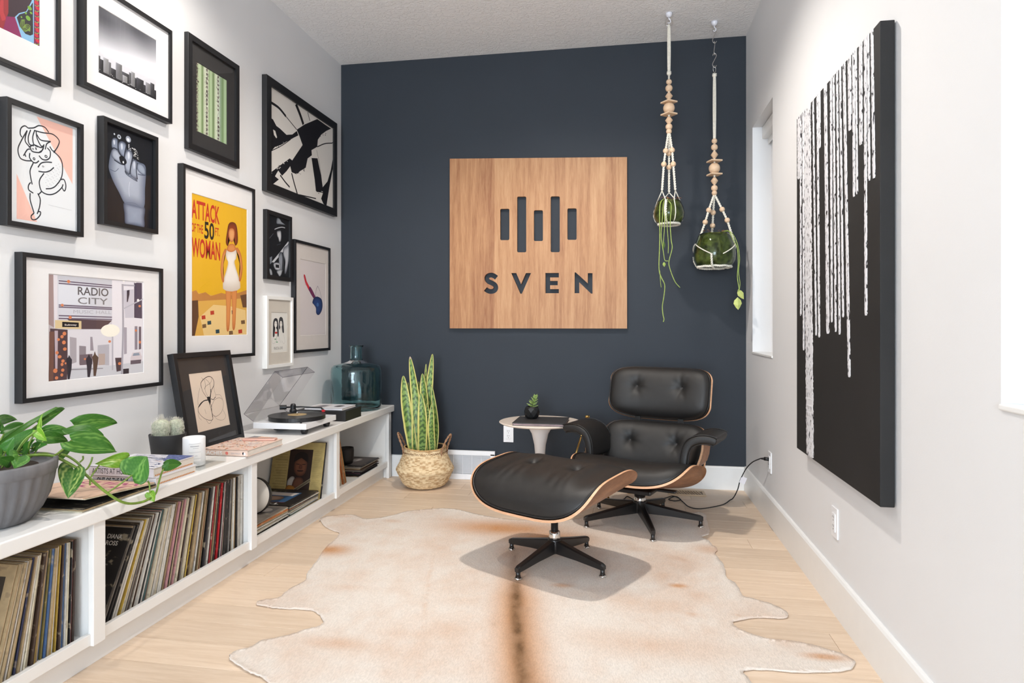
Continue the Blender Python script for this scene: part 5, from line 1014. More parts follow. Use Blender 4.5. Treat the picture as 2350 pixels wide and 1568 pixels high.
obj('spindle', *lathe([(0.0036, 0), (0.0036, 0.014), (0.0028, 0.016)], 12, (pcx, pcy, tz1+0.0215)), CHROME, TT, smooth=True)
VIN, nt, b = base_mat('vinyl'); b.inputs['Base Color'].default_value = (0.008, 0.008, 0.008, 1); b.inputs['Roughness'].default_value = 0.28; b.inputs['Anisotropic'].default_value = 0.8
tc = nd(nt, 'ShaderNodeTexCoord'); wv = nd(nt, 'ShaderNodeTexWave', wave_type='RINGS', rings_direction='Z'); wv.inputs['Scale'].default_value = 160
nt.links.new(tc.outputs['Object'], wv.inputs['Vector']); bp = nd(nt, 'ShaderNodeBump'); bp.inputs['Strength'].default_value = 0.15; bp.inputs['Distance'].default_value = 0.001
nt.links.new(wv.outputs['Fac'], bp.inputs['Height']); nt.links.new(bp.outputs[0], b.inputs['Normal'])
vr = thing('vinyl_record', 'black vinyl record lying on the turntable platter', 'record', (pcx, pcy, tz1+0.0217))
o = obj('disc', *lathe([(0.0045, 0), (0.150, 0), (0.151, 0.001), (0.150, 0.002), (0.0045, 0.002)], 72), VIN, vr, local=True)
obj('label', *lathe([(0.0045, 0.0021), (0.050, 0.0021), (0.050, 0.0025), (0.0045, 0.0025)], 40), mat('tan_record_label', (176, 150, 104), 0.5), vr, local=True)
# tonearm
bx_, by_ = -1.850, 3.420
ta = obj('tonearm', *join(tube([(-1.880, 3.385, tz1+0.047), (-1.80, 3.42, tz1+0.047), (-1.672, 3.408, tz1+0.046)], 0.0042, 10), tube([(-1.672, 3.408, tz1+0.046), (-1.655, 3.400, tz1+0.034)], 0.005, 8)), BLACK_PLASTIC, TT, smooth=True)
obj('pivot', *lathe([(0.020, 0), (0.020, 0.030), (0.015, 0.036), (0.015, 0.058), (0.010, 0.066)], 24, (-1.838, 3.40, tz1+0.0005)), BLACK_PLASTIC, TT)
obj('counterweight', *tube([(-1.905, 3.374, tz1+0.047), (-1.872, 3.389, tz1+0.047)], 0.013, 20), BLACK_PLASTIC, ta)
obj('cartridge', *bbox(-1.662, -1.646, 3.392, 3.404, tz1+0.0255, tz1+0.036, 0.001), mat('red_cartridge', (196, 28, 40), 0.35), ta)
obj('speed_knob', *lathe([(0.006, 0), (0.006, 0.006), (0.001, 0.007)], 16, (tx1-0.04, ty0+0.022, tz1)), BLACK_PLASTIC, TT)
# open dust cover: a shallow clear box swung up on two hinges
SMOKE = pane_mat('smoky_acrylic', (0.955, 0.95, 0.955))
A, B, Cc_, D = Vector((-1.962, 0, 0.610)), Vector((-1.787, 0, 0.836)), Vector((-1.742, 0, 0.806)), Vector((-1.908, 0, 0.572))
def slabq(P, Q, y0, y1, t):
    d = (Q-P).normalized(); n = Vector((-d.z, 0, d.x))*t
    V = [(P.x, y0, P.z), (Q.x, y0, Q.z), (Q.x, y1, Q.z), (P.x, y1, P.z)]
    return V+[(v[0]+n.x, v[1], v[2]+n.z) for v in V], [(0, 3, 2, 1), (4, 5, 6, 7), (0, 1, 5, 4), (1, 2, 6, 5), (2, 3, 7, 6), (3, 0, 4, 7)]
dc = obj('dust_cover', *join(slabq(A, B, ty0, ty1, -0.003), slabq(B, Cc_, ty0, ty1, -0.003), slabq(A, D, ty0, ty1, 0.003), prism([(p.x, p.z) for p in (A, B, Cc_, D)], 'Y', ty0, ty0+0.003), prism([(p.x, p.z) for p in (A, B, Cc_, D)], 'Y', ty1-0.003, ty1)), SMOKE, TT)
EDGE = mat('acrylic_edge', (96, 92, 98), 0.3)
for P, Q in ((A, B), (B, Cc_), (A, D)):
    for yy in (ty0, ty1): obj('edge', *tube([(P.x, yy, P.z), (Q.x, yy, Q.z)], 0.0011, 5), EDGE, dc)
for P in (B, Cc_): obj('edge', *tube([(P.x, ty0, P.z), (P.x, ty1, P.z)], 0.0011, 5), EDGE, dc)
for yy in (ty0+0.05, ty1-0.06): obj('hinge', *bbox(tx0-0.004, tx0+0.026, yy, yy+0.03, tz1-0.004, tz1+0.014, 0.002), ACR, TT)

# black box and white booklet
bbx = thing('amplifier_box', 'flat black box standing between turntable and blue glass bottle', 'box', (-1.77, 3.72, ZT))
obj('body', *bbox(-1.93, -1.616, 3.605, 3.838, ZT+0.0003, ZT+0.054, 0.0015), mat('black_box_wood', (28, 27, 28), 0.5, var=0.08), bbx)
obj('lid', *bbox(-1.9315, -1.6145, 3.6035, 3.8395, ZT+0.0535, ZT+0.0615, 0.0015), mat('black_box_wood', (28, 27, 28)), bbx)
bk = book('booklet', 'white booklet with grey photos lying on the flat black box', -1.885, -1.645, 3.622, 3.822, ZT+0.0618, ZT+0.0745, WHITE_COVER)
decal(bk, [('p', (206, 200, 198), [(20, 30), (110, 30), (110, 160), (20, 160)]), ('f', (96, 92, 100), (170, 168, 172), [(40, 60), (90, 50), (100, 120), (60, 140)]), ('f', (60, 56, 60), (150, 146, 150), [(150, 80), (190, 70), (200, 130), (160, 140)])], lambda u, v, n: (-1.885+u, 3.622+v, ZT+0.0745+n), 'cover_print')

# blue-green glass bottle
vx, vy = -1.782, 4.150
prof = [(0.001, 0.006), (0.145, 0.002), (0.163, 0.012), (0.168, 0.030), (0.1685, 0.255), (0.164, 0.283), (0.150, 0.298), (0.110, 0.308), (0.062, 0.318), (0.043, 0.330), (0.040, 0.350), (0.0395, 0.418), (0.047, 0.427), (0.047, 0.432),
        (0.036, 0.432), (0.0345, 0.418), (0.035, 0.350), (0.038, 0.334), (0.058, 0.324), (0.108, 0.3035), (0.147, 0.293), (0.1595, 0.280), (0.1640, 0.255), (0.1630, 0.030), (0.157, 0.018), (0.001, 0.016)]
VG = glass_mat('blue_green_glass', (196, 226, 229), 0.03, 1.42)
nt = VG.node_tree; tc = nd(nt, 'ShaderNodeTexCoord'); no = nd(nt, 'ShaderNodeTexNoise'); no.inputs['Scale'].default_value = 14; nt.links.new(tc.outputs['Object'], no.inputs['Vector'])
bp = nd(nt, 'ShaderNodeBump'); bp.inputs['Strength'].default_value = 0.25; bp.inputs['Distance'].default_value = 0.01; nt.links.new(no.outputs['Fac'], bp.inputs['Height']); nt.links.new(bp.outputs[0], nt.nodes['Principled BSDF'].inputs['Normal'])
tag(obj('glass_bottle', *lathe(prof, 64, (vx, vy, ZT+0.0003)), VG, smooth=True), 'large blue-green glass bottle with a narrow neck beside the charcoal wall', 'vase')

# ------------------------------------------------------------------ pothos in a fluted concrete pot
qx, qy = -1.800, 1.583
PO = thing('potted_pothos', 'trailing green pothos in a fluted grey concrete pot', 'plant', (qx, qy, ZT))
CONC = mat('grey_concrete', (108, 106, 107), 0.85, var=0.35, vscale=14, bump=0.35, bscale=90, stretch=(1, 1, 0.35))
V, F = [], []; n = 120
pr = [(0.090, 0.0003, 0), (0.104, 0.006, .3), (0.128, 0.035, 1), (0.147, 0.075, 1), (0.157, 0.115, 1), (0.1605, 0.137, .7), (0.1605, 0.141, 0), (0.1640, 0.144, 0), (0.1660, 0.172, 0), (0.1640, 0.176, 0), (0.1520, 0.176, 0), (0.1500, 0.160, 0), (0.002, 0.157, 0)]
for r, z, fl in pr:
    for k in range(n):
        a = 2*math.pi*k/n; rr = r-0.0052*fl*(0.5+0.5*math.cos(a*30))**0.6; V.append((qx+rr*math.cos(a), qy+rr*math.sin(a), ZT+z))
for i in range(len(pr)-1):
    for k in range(n): F.append((i*n+k, i*n+(k+1) % n, (i+1)*n+(k+1) % n, (i+1)*n+k))
F.append(tuple(reversed(range(n))))
obj('pot', V, F, CONC, PO, smooth=True)
obj('soil', *lathe([(0.001, 0.150), (0.151, 0.150), (0.151, 0.158), (0.001, 0.164)], 48, (qx, qy, ZT)), mat('dark_soil', (52, 40, 32)), PO)
LEAFM = attr_mat('glossy_leaf', 0.32, 0.5, bump=0.1, bscale=60)
GREEN = ((58, 118, 38), (128, 176, 84))
LCOL = [GREEN, ((120, 176, 44), (196, 214, 110)), GREEN, GREEN, ((44, 104, 38), (190, 206, 120))]
# thin leaves let some light through
nt = LEAFM.node_tree; trl = nd(nt, 'ShaderNodeBsdfTranslucent'); mxs = nd(nt, 'ShaderNodeMixShader'); mxs.inputs[0].default_value = 0.25
nt.links.new([n for n in nt.nodes if n.type == 'ATTRIBUTE'][0].outputs['Color'], trl.inputs[0])
nt.links.new(nt.nodes['Principled BSDF'].outputs[0], mxs.inputs[1]); nt.links.new(trl.outputs[0], mxs.inputs[2]); nt.links.new(mxs.outputs[0], nt.nodes['Material Output'].inputs[0])
def heart_leaf(base, tip, lat, hue, rnd, fold=0.22, curl=0.12):
    base, tip, lat = Vector(base), Vector(tip), Vector(lat)
    ax = tip-base; L_ = ax.length; nrm = ax.cross(lat); nrm = nrm.normalized() if nrm.length > 1e-9 else Vector((0, 0, 1))
    if nrm.dot(Vector((0.3, -0.6, 0.6))) < 0: nrm = -nrm
    V, F, Cc = [], [], []
    n, m = 14, 8
    ca, cb = lin(LCOL[hue][0]), lin(LCOL[hue][1])
    ph = rnd.uniform(0, 9)
    for i in range(n+1):
        f = i/n
        # heart outline: lobes behind the stalk, pointed tip
        w = (math.sin(math.pi*min(1, (f*0.93+0.07))**0.62))**0.85*(1-0.15*f) if f < 1 else 0.0
        if f < 0.02: w *= 0.7
        for j in range(-m, m+1):
            s = j/m; back = -0.20*(abs(s)**0.8)*(1-f)**2*1.0
            p = base+ax*(f+back+0.0)+lat*(s*w)
            h = fold*abs(s)*w*lat.length-curl*L_*(f-0.2)**2+0.02*L_*math.sin(5*f+3*s+ph)
            V.append(tuple(p+nrm*h))
            vein = math.exp(-(abs(s)*14)**2)*0.6
            q = math.sin(9*f+4*s*3+ph)*math.sin(17*s+6*f+ph*2)
            k = min(1, max(0, 0.10+vein*0.5+(0.75 if (q > 0.55 and hue in (0, 1, 4)) else 0)+0.12*math.sin(30*(f+0.5*abs(s)))))
            Cc.append(tuple(ca[t]*(1-k)+cb[t]*k for t in range(3)))
    c = 2*m+1
    for i in range(n):
        for j in range(2*m): F.append((i*c+j, i*c+j+1, (i+1)*c+j+1, (i+1)*c+j))
    return V, F, Cc
rnd = random.Random(6)
for b_, t_, l_, h_ in LEAVES:
    V, F, Cc = heart_leaf(b_, t_, l_, h_, rnd)
    o = obj('leaf', V, F, LEAFM, PO, smooth=True, colors=Cc)
    sm = o.modifiers.new('thickness', 'SOLIDIFY'); sm.thickness = 0.0007; sm.offset = 0
STEMM = mat('pothos_stem', (112, 140, 52), 0.45, var=0.25, vscale=60)
for r_, pts in STEMS:
    obj('stem', *tube(catmull(pts, 6), r_, 8), STEMM, PO, smooth=True)
for b_, t_, l_, h_ in LEAVES[:4]+LEAVES[14:25]:
    b_ = Vector(b_); root = Vector((qx+(b_.x-qx)*0.4, qy+(b_.y-qy)*0.4, ZT+0.158)); mid = (b_+root)/2+Vector((0, 0, 0.02))
    obj('stem', *tube(catmull([root, mid, b_], 6), 0.0024, 6), STEMM, PO, smooth=True)
# ================================================================== cowhide rug
from mathutils import noise as mnoise
from mathutils.geometry import delaunay_2d_cdt
def rug():
    rr = random.Random(1)
    ring = catmull([(p[0], p[1], 0) for p in RUG], 5, True)
    ring = [Vector((p.x+rr.uniform(-.0025, .0025), p.y+rr.uniform(-.0025, .0025))) for p in ring]
    nb = len(ring); pts = list(ring); edges = [(i, (i+1) % nb) for i in range(nb)]
    step = 0.016; y = 1.38
    def inside(x, y):
        c = False
        for i in range(nb):
            a, b = ring[i], ring[(i+1) % nb]
            if (a.y > y) != (b.y > y) and x < (b.x-a.x)*(y-a.y)/(b.y-a.y)+a.x: c = not c
        return c
    while y < 3.86:
        xs = []
        for i in range(nb):
            a, b = ring[i], ring[(i+1) % nb]
            if (a.y > y) != (b.y > y): xs.append((b.x-a.x)*(y-a.y)/(b.y-a.y)+a.x)
        xs.sort()
        for p, q in zip(xs[::2], xs[1::2]):
            x = p+step*0.7
            while x < q-step*0.6:
                pts.append(Vector((x+rr.uniform(-.003, .003), y+rr.uniform(-.003, .003)))); x += step
        y += step
    v, e, f, _, _, _ = delaunay_2d_cdt(pts, edges, [tuple(range(nb))], 1, 1e-6)
    spine = [(-0.513, 3.10), (-0.48, 2.85), (-0.430, 2.60), (-0.386, 2.348), (-0.34, 2.12), (-0.300, 1.948), (-0.24, 1.70), (-0.22, 1.45)]
    seam = [(-1.03, 3.55), (-0.99, 3.35), (-0.87, 2.9), (-0.75, 2.4), (-0.614, 1.894)]
    def pd(x, y, P):
        best = 9
        for (ax, ay), (bx, by) in zip(P, P[1:]):
            dx, dy = bx-ax, by-ay; t = max(0, min(1, ((x-ax)*dx+(y-ay)*dy)/(dx*dx+dy*dy))); best = min(best, math.hypot(x-ax-t*dx, y-ay-t*dy))
        return best
    spots = [(-1.372, 2.898, .10, .07, .95), (-0.50, 3.02, .10, .16, .55), (-0.9, 3.45, .2, .05, .4), (-0.62, 3.36, .34, .13, .95), (-0.38, 3.24, .26, .14, .85), (-0.248, 2.664, .045, .022, .75), (0.224, 2.741, .045, .024, 1.0), (0.409, 3.204, .09, .07, .55), (-0.957, 2.05, .16, .05, .5), (0.10, 2.22, .30, .10, .38), (0.642, 2.235, .07, .022, .9), (-1.25, 3.38, .06, .03, .4), (-1.56, 3.42, .10, .03, .4), (0.25, 2.48, .03, .02, .5), (0.42, 2.50, .02, .012, .5), (-0.7, 2.15, .18, .06, .32), (-1.10, 2.50, .10, .04, .25), (-0.6, 2.45, .14, .06, .25)]
    W0, T1, D1 = lin((234, 224, 214)), lin((206, 150, 102)), lin((104, 76, 50))
    V, Cc = [], []
    for i, p in enumerate(v):
        x, y = p.x, p.y
        n1 = mnoise.fractal(Vector((x*2.6, y*2.6, 3)), 0.8, 2.0, 4); n2 = mnoise.fractal(Vector((x*16, y*9, 8)), 0.8, 2.0, 4)
        k = max(0, min(0.42, 0.10+0.30*n1))
        for sx, sy, ra, rb, a in spots:
            d = ((x-sx)/ra)**2+((y-sy)/rb)**2; k = max(k, a*math.exp(-d*(1+0.35*n2)))
        ds = pd(x, y, spine); dark = 0.0
        low = max(0, min(1, (3.06-y)/0.55))
        k = max(k, (0.25+0.65*low)*math.exp(-(ds/(0.045+0.055*low))**2*(1+0.5*n2)))
        dark = (0.25+0.75*low)*math.exp(-(ds/(0.014+0.016*low))**2*(1+0.9*n2))*(0.75+0.5*n2)
        dm = pd(x, y, seam); k = max(k, 0.28*math.exp(-(dm/0.008)**2))
        k = max(0, min(1, k+0.10*n2)); dark = max(0, min(0.95, dark))
        c = [W0[t]*(1-k)+T1[t]*k for t in range(3)]; c = [c[t]*(1-dark)+D1[t]*dark for t in range(3)]
        Cc.append(c)
        edge = 1.0 if i < nb else 0.0
        z = 0.0058+0.0012*n1*0+edge*(0.0015+0.006*max(0, mnoise.noise(Vector((x*4, y*4, 1)))))
        V.append((x, y, z))
    return V, f, Cc
V, F, Cc = rug()
FUR = attr_mat('cowhide_fur', 0.75, 0.2, bump=0.5, bscale=240, stretch=(1, 0.35, 1), mixnoise=0.16)
ro = obj('cowhide_rug', V, F, FUR, smooth=True, colors=Cc)
tag(ro, 'cream and tan cowhide rug with a dark stripe down its middle', 'rug')
md = ro.modifiers.new('hide', 'SOLIDIFY'); md.thickness = 0.0048; md.offset = -1 if V and ro.data.polygons[0].normal.z > 0 else 1

# ================================================================== lounge chair and ottoman
def bend(L, ang, pw, n=60):
    """half profile of a bent shell: arc length -> (x, h, angle)"""
    T = [(0.0, 0.0, 0.0)]; x = z = 0.0; ds = L/n
    for i in range(1, n+1):
        a = ang*((i-0.5)/n)**pw; x += ds*math.cos(a); z += ds*math.sin(a); T.append((x, z, ang*(i/n)**pw))
    def f(s):
        q = min(abs(s)/ds, n-1e-6); i = int(q); k = q-i; sg = 1 if s >= 0 else -1
        a, b = T[i], T[i+1]
        return sg*(a[0]+(b[0]-a[0])*k), a[1]+(b[1]-a[1])*k, sg*(a[2]+(b[2]-a[2])*k)
    return f
def pmap(f, O, EX, EY, EN):
    O, EX, EY, EN = Vector(O), Vector(EX), Vector(EY), Vector(EN)
    def m(s, y, h):
        x, z, a = f(s)
        return tuple(O+EX*(x-math.sin(a)*h)+EY*y+EN*(z+math.cos(a)*h))
    return m
def se(a, L, W, p):
    c, s = math.cos(a), math.sin(a)
    return L*math.copysign(abs(c)**(2/p), c), W*math.copysign(abs(s)**(2/p), s)
def shell_part(name, m, L, W, p, parent, th=0.011, na=96, nr=9):
    V, F, fm = [], [], []
    for side, h in ((0, 0.0), (1, -th)):
        for i in range(nr+1):
            r = max(0.02, i/nr)
            for k in range(na):
                s, y = se(2*math.pi*k/na, L*r, W*r, p); V.append(m(s, y, h))
    B = (nr+1)*na
    for i in range(nr):
        for k in range(na):
            q = (i*na+k, i*na+(k+1) % na, (i+1)*na+(k+1) % na, (i+1)*na+k)
            F.append(tuple(reversed(q))); fm.append(0); F.append(tuple(B+t for t in q)); fm.append(0)
    F.append(tuple(range(na))); fm.append(0); F.append(tuple(reversed(range(B, B+na)))); fm.append(0)
    for k in range(na):
        F.append((nr*na+k, nr*na+(k+1) % na, B+nr*na+(k+1) % na, B+nr*na+k)); fm.append(1)
    o = obj(name, V, F, None, parent, smooth=False, local=True, mats=[WALNUT, PLY_EDGE], fmat=fm)
    for pl in o.data.polygons: pl.use_smooth = pl.material_index == 0
    return o
def cushion_part(name, m, L, W, p, T, buttons, parent, rim=0.020, na=112, nr=30, inset=0.006, depth=0.03, wrinkle=0.0):
    L, W = L-inset, W-inset; V, F = [], []
    rr = random.Random(5)
    def top(s, y, r):
        h = rim+T*(max(0.0, 1-r**3.2))**0.55
        for bs, by in buttons:
            d = math.hypot(s-bs, y-by); an = math.atan2(y-by, s-bs)
            h -= depth*math.exp(-(d/0.030)**1.15)
            h += 0.0012*math.sin(an*7+bs*40)*math.exp(-((d-0.045)/0.04)**2)
        if wrinkle:
            h += wrinkle*math.sin(s*95+3*math.sin(y*9))*math.exp(-((y+W*0.45)/(W*0.35))**2)*math.exp(-(s/(L*0.6))**2)
        return h
    for i in range(nr+1):
        r = max(0.012, (i/nr)**0.8)
        for k in range(na):
            s, y = se(2*math.pi*k/na, L*r, W*r, p); V.append(m(s, y, top(s, y, r)))
    for (r, h) in ((1.0, rim*0.35), (0.985, 0.0012), (0.5, 0.0012)):
        for k in range(na):
            s, y = se(2*math.pi*k/na, L*r, W*r, p); V.append(m(s, y, h))
    for i in range(nr+3):
        for k in range(na): F.append((i*na+k, (i+1)*na+k, (i+1)*na+(k+1) % na, i*na+(k+1) % na))
    F.append(tuple(range(na))); F.append(tuple(reversed(range((nr+3)*na, (nr+4)*na))))
    c = obj(name, V, F, LEATHER, parent, smooth=True, local=True)
    ring = [m(*se(2*math.pi*k/na, L+0.001, W+0.001, p), 0.006) for k in range(na)]
    obj('piping', *tube(ring, 0.0042, 8, closed=True), LEATHER_PIPE, c, smooth=True, local=True)
    for bs, by in buttons:
        h = top(bs, by, math.hypot(bs/L, by/W))
        P = Vector(m(bs, by, h+0.001)); Nn = (Vector(m(bs, by, h+0.02))-P).normalized()
        V2, F2 = lathe([(0.0085, -0.002), (0.0085, 0.002), (0.006, 0.0045), (0.001, 0.0055)], 16)
        Mq = Matrix.Translation(P) @ Nn.to_track_quat('Z', 'Y').to_matrix().to_4x4()
        obj('button', *xform((V2, F2), Mq), mat('leather_button', (44, 40, 38), 0.5), c, smooth=True, local=True)
    return c
def star_base(parent, n, r, a0, hub, tip, zc):
    """cast star base: n tapered arms, each with a foot and glide"""
    for k in range(n):
        a = a0+2*math.pi*k/n; d = Vector((math.cos(a), math.sin(a), 0)); s = Vector((-d.y, d.x, 0))
        V, F = [], []
        secs = ((0.0, hub, hub-0.062, 0.020), (r*0.5, hub-(hub-tip)*0.52, hub-0.062-(hub-0.062-tip+0.026)*0.36, 0.016), (r*0.985, tip, tip-0.026, 0.0125), (r*1.03, tip-0.006, tip-0.024, 0.0105))
        for q, zt, zb, w in secs:
            c = d*q
            for (ww, zz) in ((w*0.62, zt), (w, zt-0.005), (w*0.9, zb), (-w*0.9, zb), (-w, zt-0.005), (-w*0.62, zt)):
                p = c+s*ww; V.append((p.x, p.y, zz))
        m = 6
        for i in range(len(secs)-1):
            for j in range(m): F.append((i*m+j, i*m+(j+1) % m, (i+1)*m+(j+1) % m, (i+1)*m+j))
        F.append(tuple(reversed(range(m)))); F.append(tuple(range((len(secs)-1)*m, len(secs)*m)))
        leg = obj('leg', V, F, BLACK_METAL, parent, local=True)
        c = d*(r*0.99)
        obj('foot', *lathe([(0.0105, tip-0.022), (0.0095, 0.020), (0.012, 0.0075)], 20, (c.x, c.y, 0)), BLACK_METAL, leg, smooth=True, local=True)
        obj('glide', *lathe([(0.0150, 0.0), (0.0165, 0.002), (0.0160, 0.005), (0.0115, 0.0085)], 24, (c.x, c.y, 0)), CHROME, leg, smooth=True, local=True)
    return

FLOORZ = 0.0062
# ---- ottoman
ot = thing('lounge_ottoman', 'black leather ottoman with a curved walnut shell on the cowhide rug', 'ottoman', (-0.305, 2.915, FLOORZ), R(-29))
f = bend(0.388, R(88), 2.5); L_, W_ = 0.388, 0.262
EYo = Vector((0, 1, 0.09)).normalized(); ENo = Vector((0, -0.09, 1)).normalized()
m = pmap(f, (0, -0.005, 0.297), (1, 0, 0), EYo, ENo)
shell_part('shell', m, L_, W_, 3.6, ot)
cushion_part('cushion', m, L_, W_, 3.6, 0.130, [(-0.135, 0.02), (0.135, 0.02)], ot, depth=0.034, wrinkle=0.0022)
obj('stem', *lathe([(0.0165, 0.115), (0.0165, 0.292)], 24), BLACK_METAL, ot, smooth=True, local=True)
obj('mount', *lathe([(0.03, 0.268), (0.075, 0.281), (0.075, 0.2875)], 24), BLACK_METAL, ot, local=True)
obj('collar', *lathe([(0.0265, 0.108), (0.0265, 0.118), (0.024, 0.128), (0.024, 0.142), (0.0175, 0.144)], 28), CHROME, ot, smooth=True, local=True)
obj('hub', *lathe([(0.026, 0.046), (0.030, 0.052), (0.030, 0.104), (0.026, 0.110)], 24), BLACK_METAL, ot, smooth=True, local=True)
star_base(ot, 4, 0.258, R(59+29), 0.110, 0.056, 0)

# ---- lounge chair
ch = thing('lounge_chair', 'black leather lounge chair with walnut shells and star base', 'chair', (0.090, 3.600, FLOORZ), R(-21))
f = bend(0.375, R(78), 2.3)
EYs = Vector((0, 1, -0.21)).normalized(); ENs = Vector((0, 0.21, 1)).normalized()
m = pmap(f, (0, -0.045, 0.212), (1, 0, 0), EYs, ENs)
shell_part('seat_shell', m, 0.375, 0.270, 3.6, ch)
cushion_part('seat_cushion', m, 0.375, 0.270, 3.6, 0.105, [], ch)
fb = bend(0.315, R(34), 1.6)
def back_frame(y, z, tilt):
    u = Vector((0, math.sin(tilt), math.cos(tilt))); n = Vector((0, -math.cos(tilt), math.sin(tilt)))
    return pmap(fb, (0, y, z), (1, 0, 0), u, n)
m = back_frame(0.265, 0.347, R(22))
shell_part('back_shell', m, 0.315, 0.165, 4.2, ch)
cushion_part('back_cushion', m, 0.315, 0.165, 4.2, 0.066, [(-0.145, 0.03), (0.145, 0.03)], ch, depth=0.036)
m = back_frame(0.385, 0.664, R(15))
shell_part('headrest_shell', m, 0.320, 0.158, 4.0, ch)
cushion_part('headrest_cushion', m, 0.320, 0.158, 4.0, 0.066, [(-0.145, 0.026), (0.145, 0.026)], ch, depth=0.036)
for sx in (-0.13, 0.13):
    obj('back_brace', *join(bbox(sx-0.016, sx+0.016, 0.318, 0.330, 0.40, 0.62, 0.002), bbox(sx-0.016, sx+0.016, 0.326, 0.404, 0.60, 0.612, 0.002)), BLACK_METAL, ch, local=True)
def arm(side):
    cl = [(0.262, 0.330), (0.264, 0.375), (0.272, 0.425), (0.293, 0.463), (0.330, 0.484), (0.372, 0.490), (0.405, 0.486), (0.425, 0.478)]
    P = catmull([(p[0], 0, p[1]) for p in cl], 5); V, F = [], []; n = 40; m_ = len(P)
    for i, p in enumerate(P):
        t = (P[min(i+1, m_-1)]-P[max(i-1, 0)]).normalized(); nn = Vector((-t.z, 0, t.x))
        e = min(1.0, 0.55+i*0.25) if i < m_/2 else min(1.0, 0.6+(m_-1-i)*0.25)
        f_ = i/(m_-1); hy = 0.150-0.030*f_; yc = 0.055-0.015*f_
        for k in range(n):
            a = 2*math.pi*k/n; u, w = se(a, hy*(0.96+0.04*e), 0.0255*e, 5.0)
            q = p+nn*w; V.append((side*q.x, yc+u, q.z))
    for i in range(m_-1):
        for k in range(n): F.append((i*n+k, i*n+(k+1) % n, (i+1)*n+(k+1) % n, (i+1)*n+k))
    F.append(tuple(reversed(range(n)))); F.append(tuple(range((m_-1)*n, m_*n)))
    a_ = obj('armrest', V, F, LEATHER, ch, smooth=True, local=True)
    for sy in (-1, 1):
        for sw in (-1, 1):
            pts = []
            for i, p in enumerate(P[1:-1]):
                t = (P[min(i+2, m_-1)]-P[i]).normalized(); nn = Vector((-t.z, 0, t.x)); f_ = (i+1)/(m_-1); hy = 0.150-0.030*f_; yc = 0.055-0.015*f_
                q = p+nn*(0.0235*sw); pts.append((side*q.x, yc+sy*(hy-0.006), q.z))
            obj('piping', *tube(pts, 0.0026, 6), LEATHER_PIPE, a_, smooth=True, local=True)
    # bent walnut ear between seat shell, back shell and armrest
    V, F = [], []; fm = []; rows = ((0.292, 0.318, -0.055, 0.100), (0.303, 0.326, -0.042, 0.135), (0.312, 0.340, -0.025, 0.160), (0.317, 0.372, 0.012, 0.185), (0.320, 0.410, 0.044, 0.193), (0.319, 0.452, 0.062, 0.190))
    for x, z, y0, y1 in rows:
        for t in (0, 0.011):
            for j in range(5): V.append((side*(x+t), y0+(y1-y0)*j/4, z))
    for i in range(len(rows)-1):
        for t in (0, 5):
            for j in range(4): F.append((i*10+t+j, i*10+t+j+1, (i+1)*10+t+j+1, (i+1)*10+t+j)); fm.append(0)
        F.append((i*10, (i+1)*10, (i+1)*10+5, i*10+5)); F.append((i*10+4, i*10+9, (i+1)*10+9, (i+1)*10+4)); fm += [1, 1]
    obj('side_shell', V, F, None, ch, smooth=False, local=True, mats=[WALNUT, PLY_EDGE], fmat=fm)
    obj('arm_bracket', *bbox(min(side*0.300, side*0.345), max(side*0.300, side*0.345), 0.08, 0.15, 0.448, 0.462, 0.003), BLACK_METAL, ch, local=True)
arm(1); arm(-1)
obj('seat_mount', *join(bbox(-0.10, 0.10, -0.12, 0.10, 0.176, 0.198, 0.006), bbox(-0.02, 0.20, -0.02, 0.02, 0.180, 0.192, 0.004)), BLACK_METAL, ch, local=True)
obj('column', *lathe([(0.030, 0.140), (0.030, 0.166), (0.048, 0.178)], 28), BLACK_METAL, ch, smooth=True, local=True)
obj('collar', *lathe([(0.033, 0.112), (0.033, 0.124), (0.029, 0.130), (0.029, 0.142)], 28), CHROME, ch, smooth=True, local=True)
obj('hub', *lathe([(0.030, 0.050), (0.036, 0.056), (0.036, 0.108), (0.032, 0.114)], 28), BLACK_METAL, ch, smooth=True, local=True)
star_base(ch, 5, 0.322, R(208+21), 0.114, 0.060, 0)

# ================================================================== side table group
tbx, tby = -0.507, 3.985
tb = thing('side_table', 'round white pedestal side table beside the lounge chair', 'table', (tbx, tby, 0))
obj('table_top', *lathe([(0.002, 0.462), (0.200, 0.462), (0.238, 0.468), (0.2535, 0.4765), (0.2535, 0.479), (0.248, 0.482), (0.002, 0.482)], 72, (tbx, tby, 0)), mat('cream_marble_top', (236, 222, 208), 0.3, var=0.05, vscale=5), tb, smooth=False)
obj('pedestal', *lathe([(0.140, 0.0003), (0.141, 0.004), (0.120, 0.012), (0.075, 0.028), (0.045, 0.060), (0.031, 0.115), (0.027, 0.18), (0.028, 0.25), (0.036, 0.335), (0.052, 0.405), (0.075, 0.445), (0.098, 0.4625)], 48, (tbx, tby, 0)), mat('white_pedestal', (228, 224, 222), 0.35), tb, smooth=True)
fo = thing('folder', 'dark grey hardcover folder lying on the round side table', 'folder', (-0.49, 3.93, 0.4825))
Mf = Matrix.Translation((-0.490, 3.922, 0.4823)) @ Matrix.Rotation(R(-0.5), 4, 'Z')
obj('pages', *xform(box(-0.150, 0.152, -0.140, 0.134, 0.002, 0.0115), Mf), mat('magazine_pages', (176, 150, 150), 0.7, var=0.5, vscale=30, stretch=(1, 1, 30)), fo)
obj('cover', *xform(join(bbox(-0.155, 0.157, -0.144, 0.138, 0.0, 0.0022, 0.0006, 1), bbox(-0.157, 0.157, -0.146, 0.138, 0.0112, 0.0165, 0.0015, 2)), Mf), mat('charcoal_cover', (58, 56, 56), 0.42, var=0.06), fo)
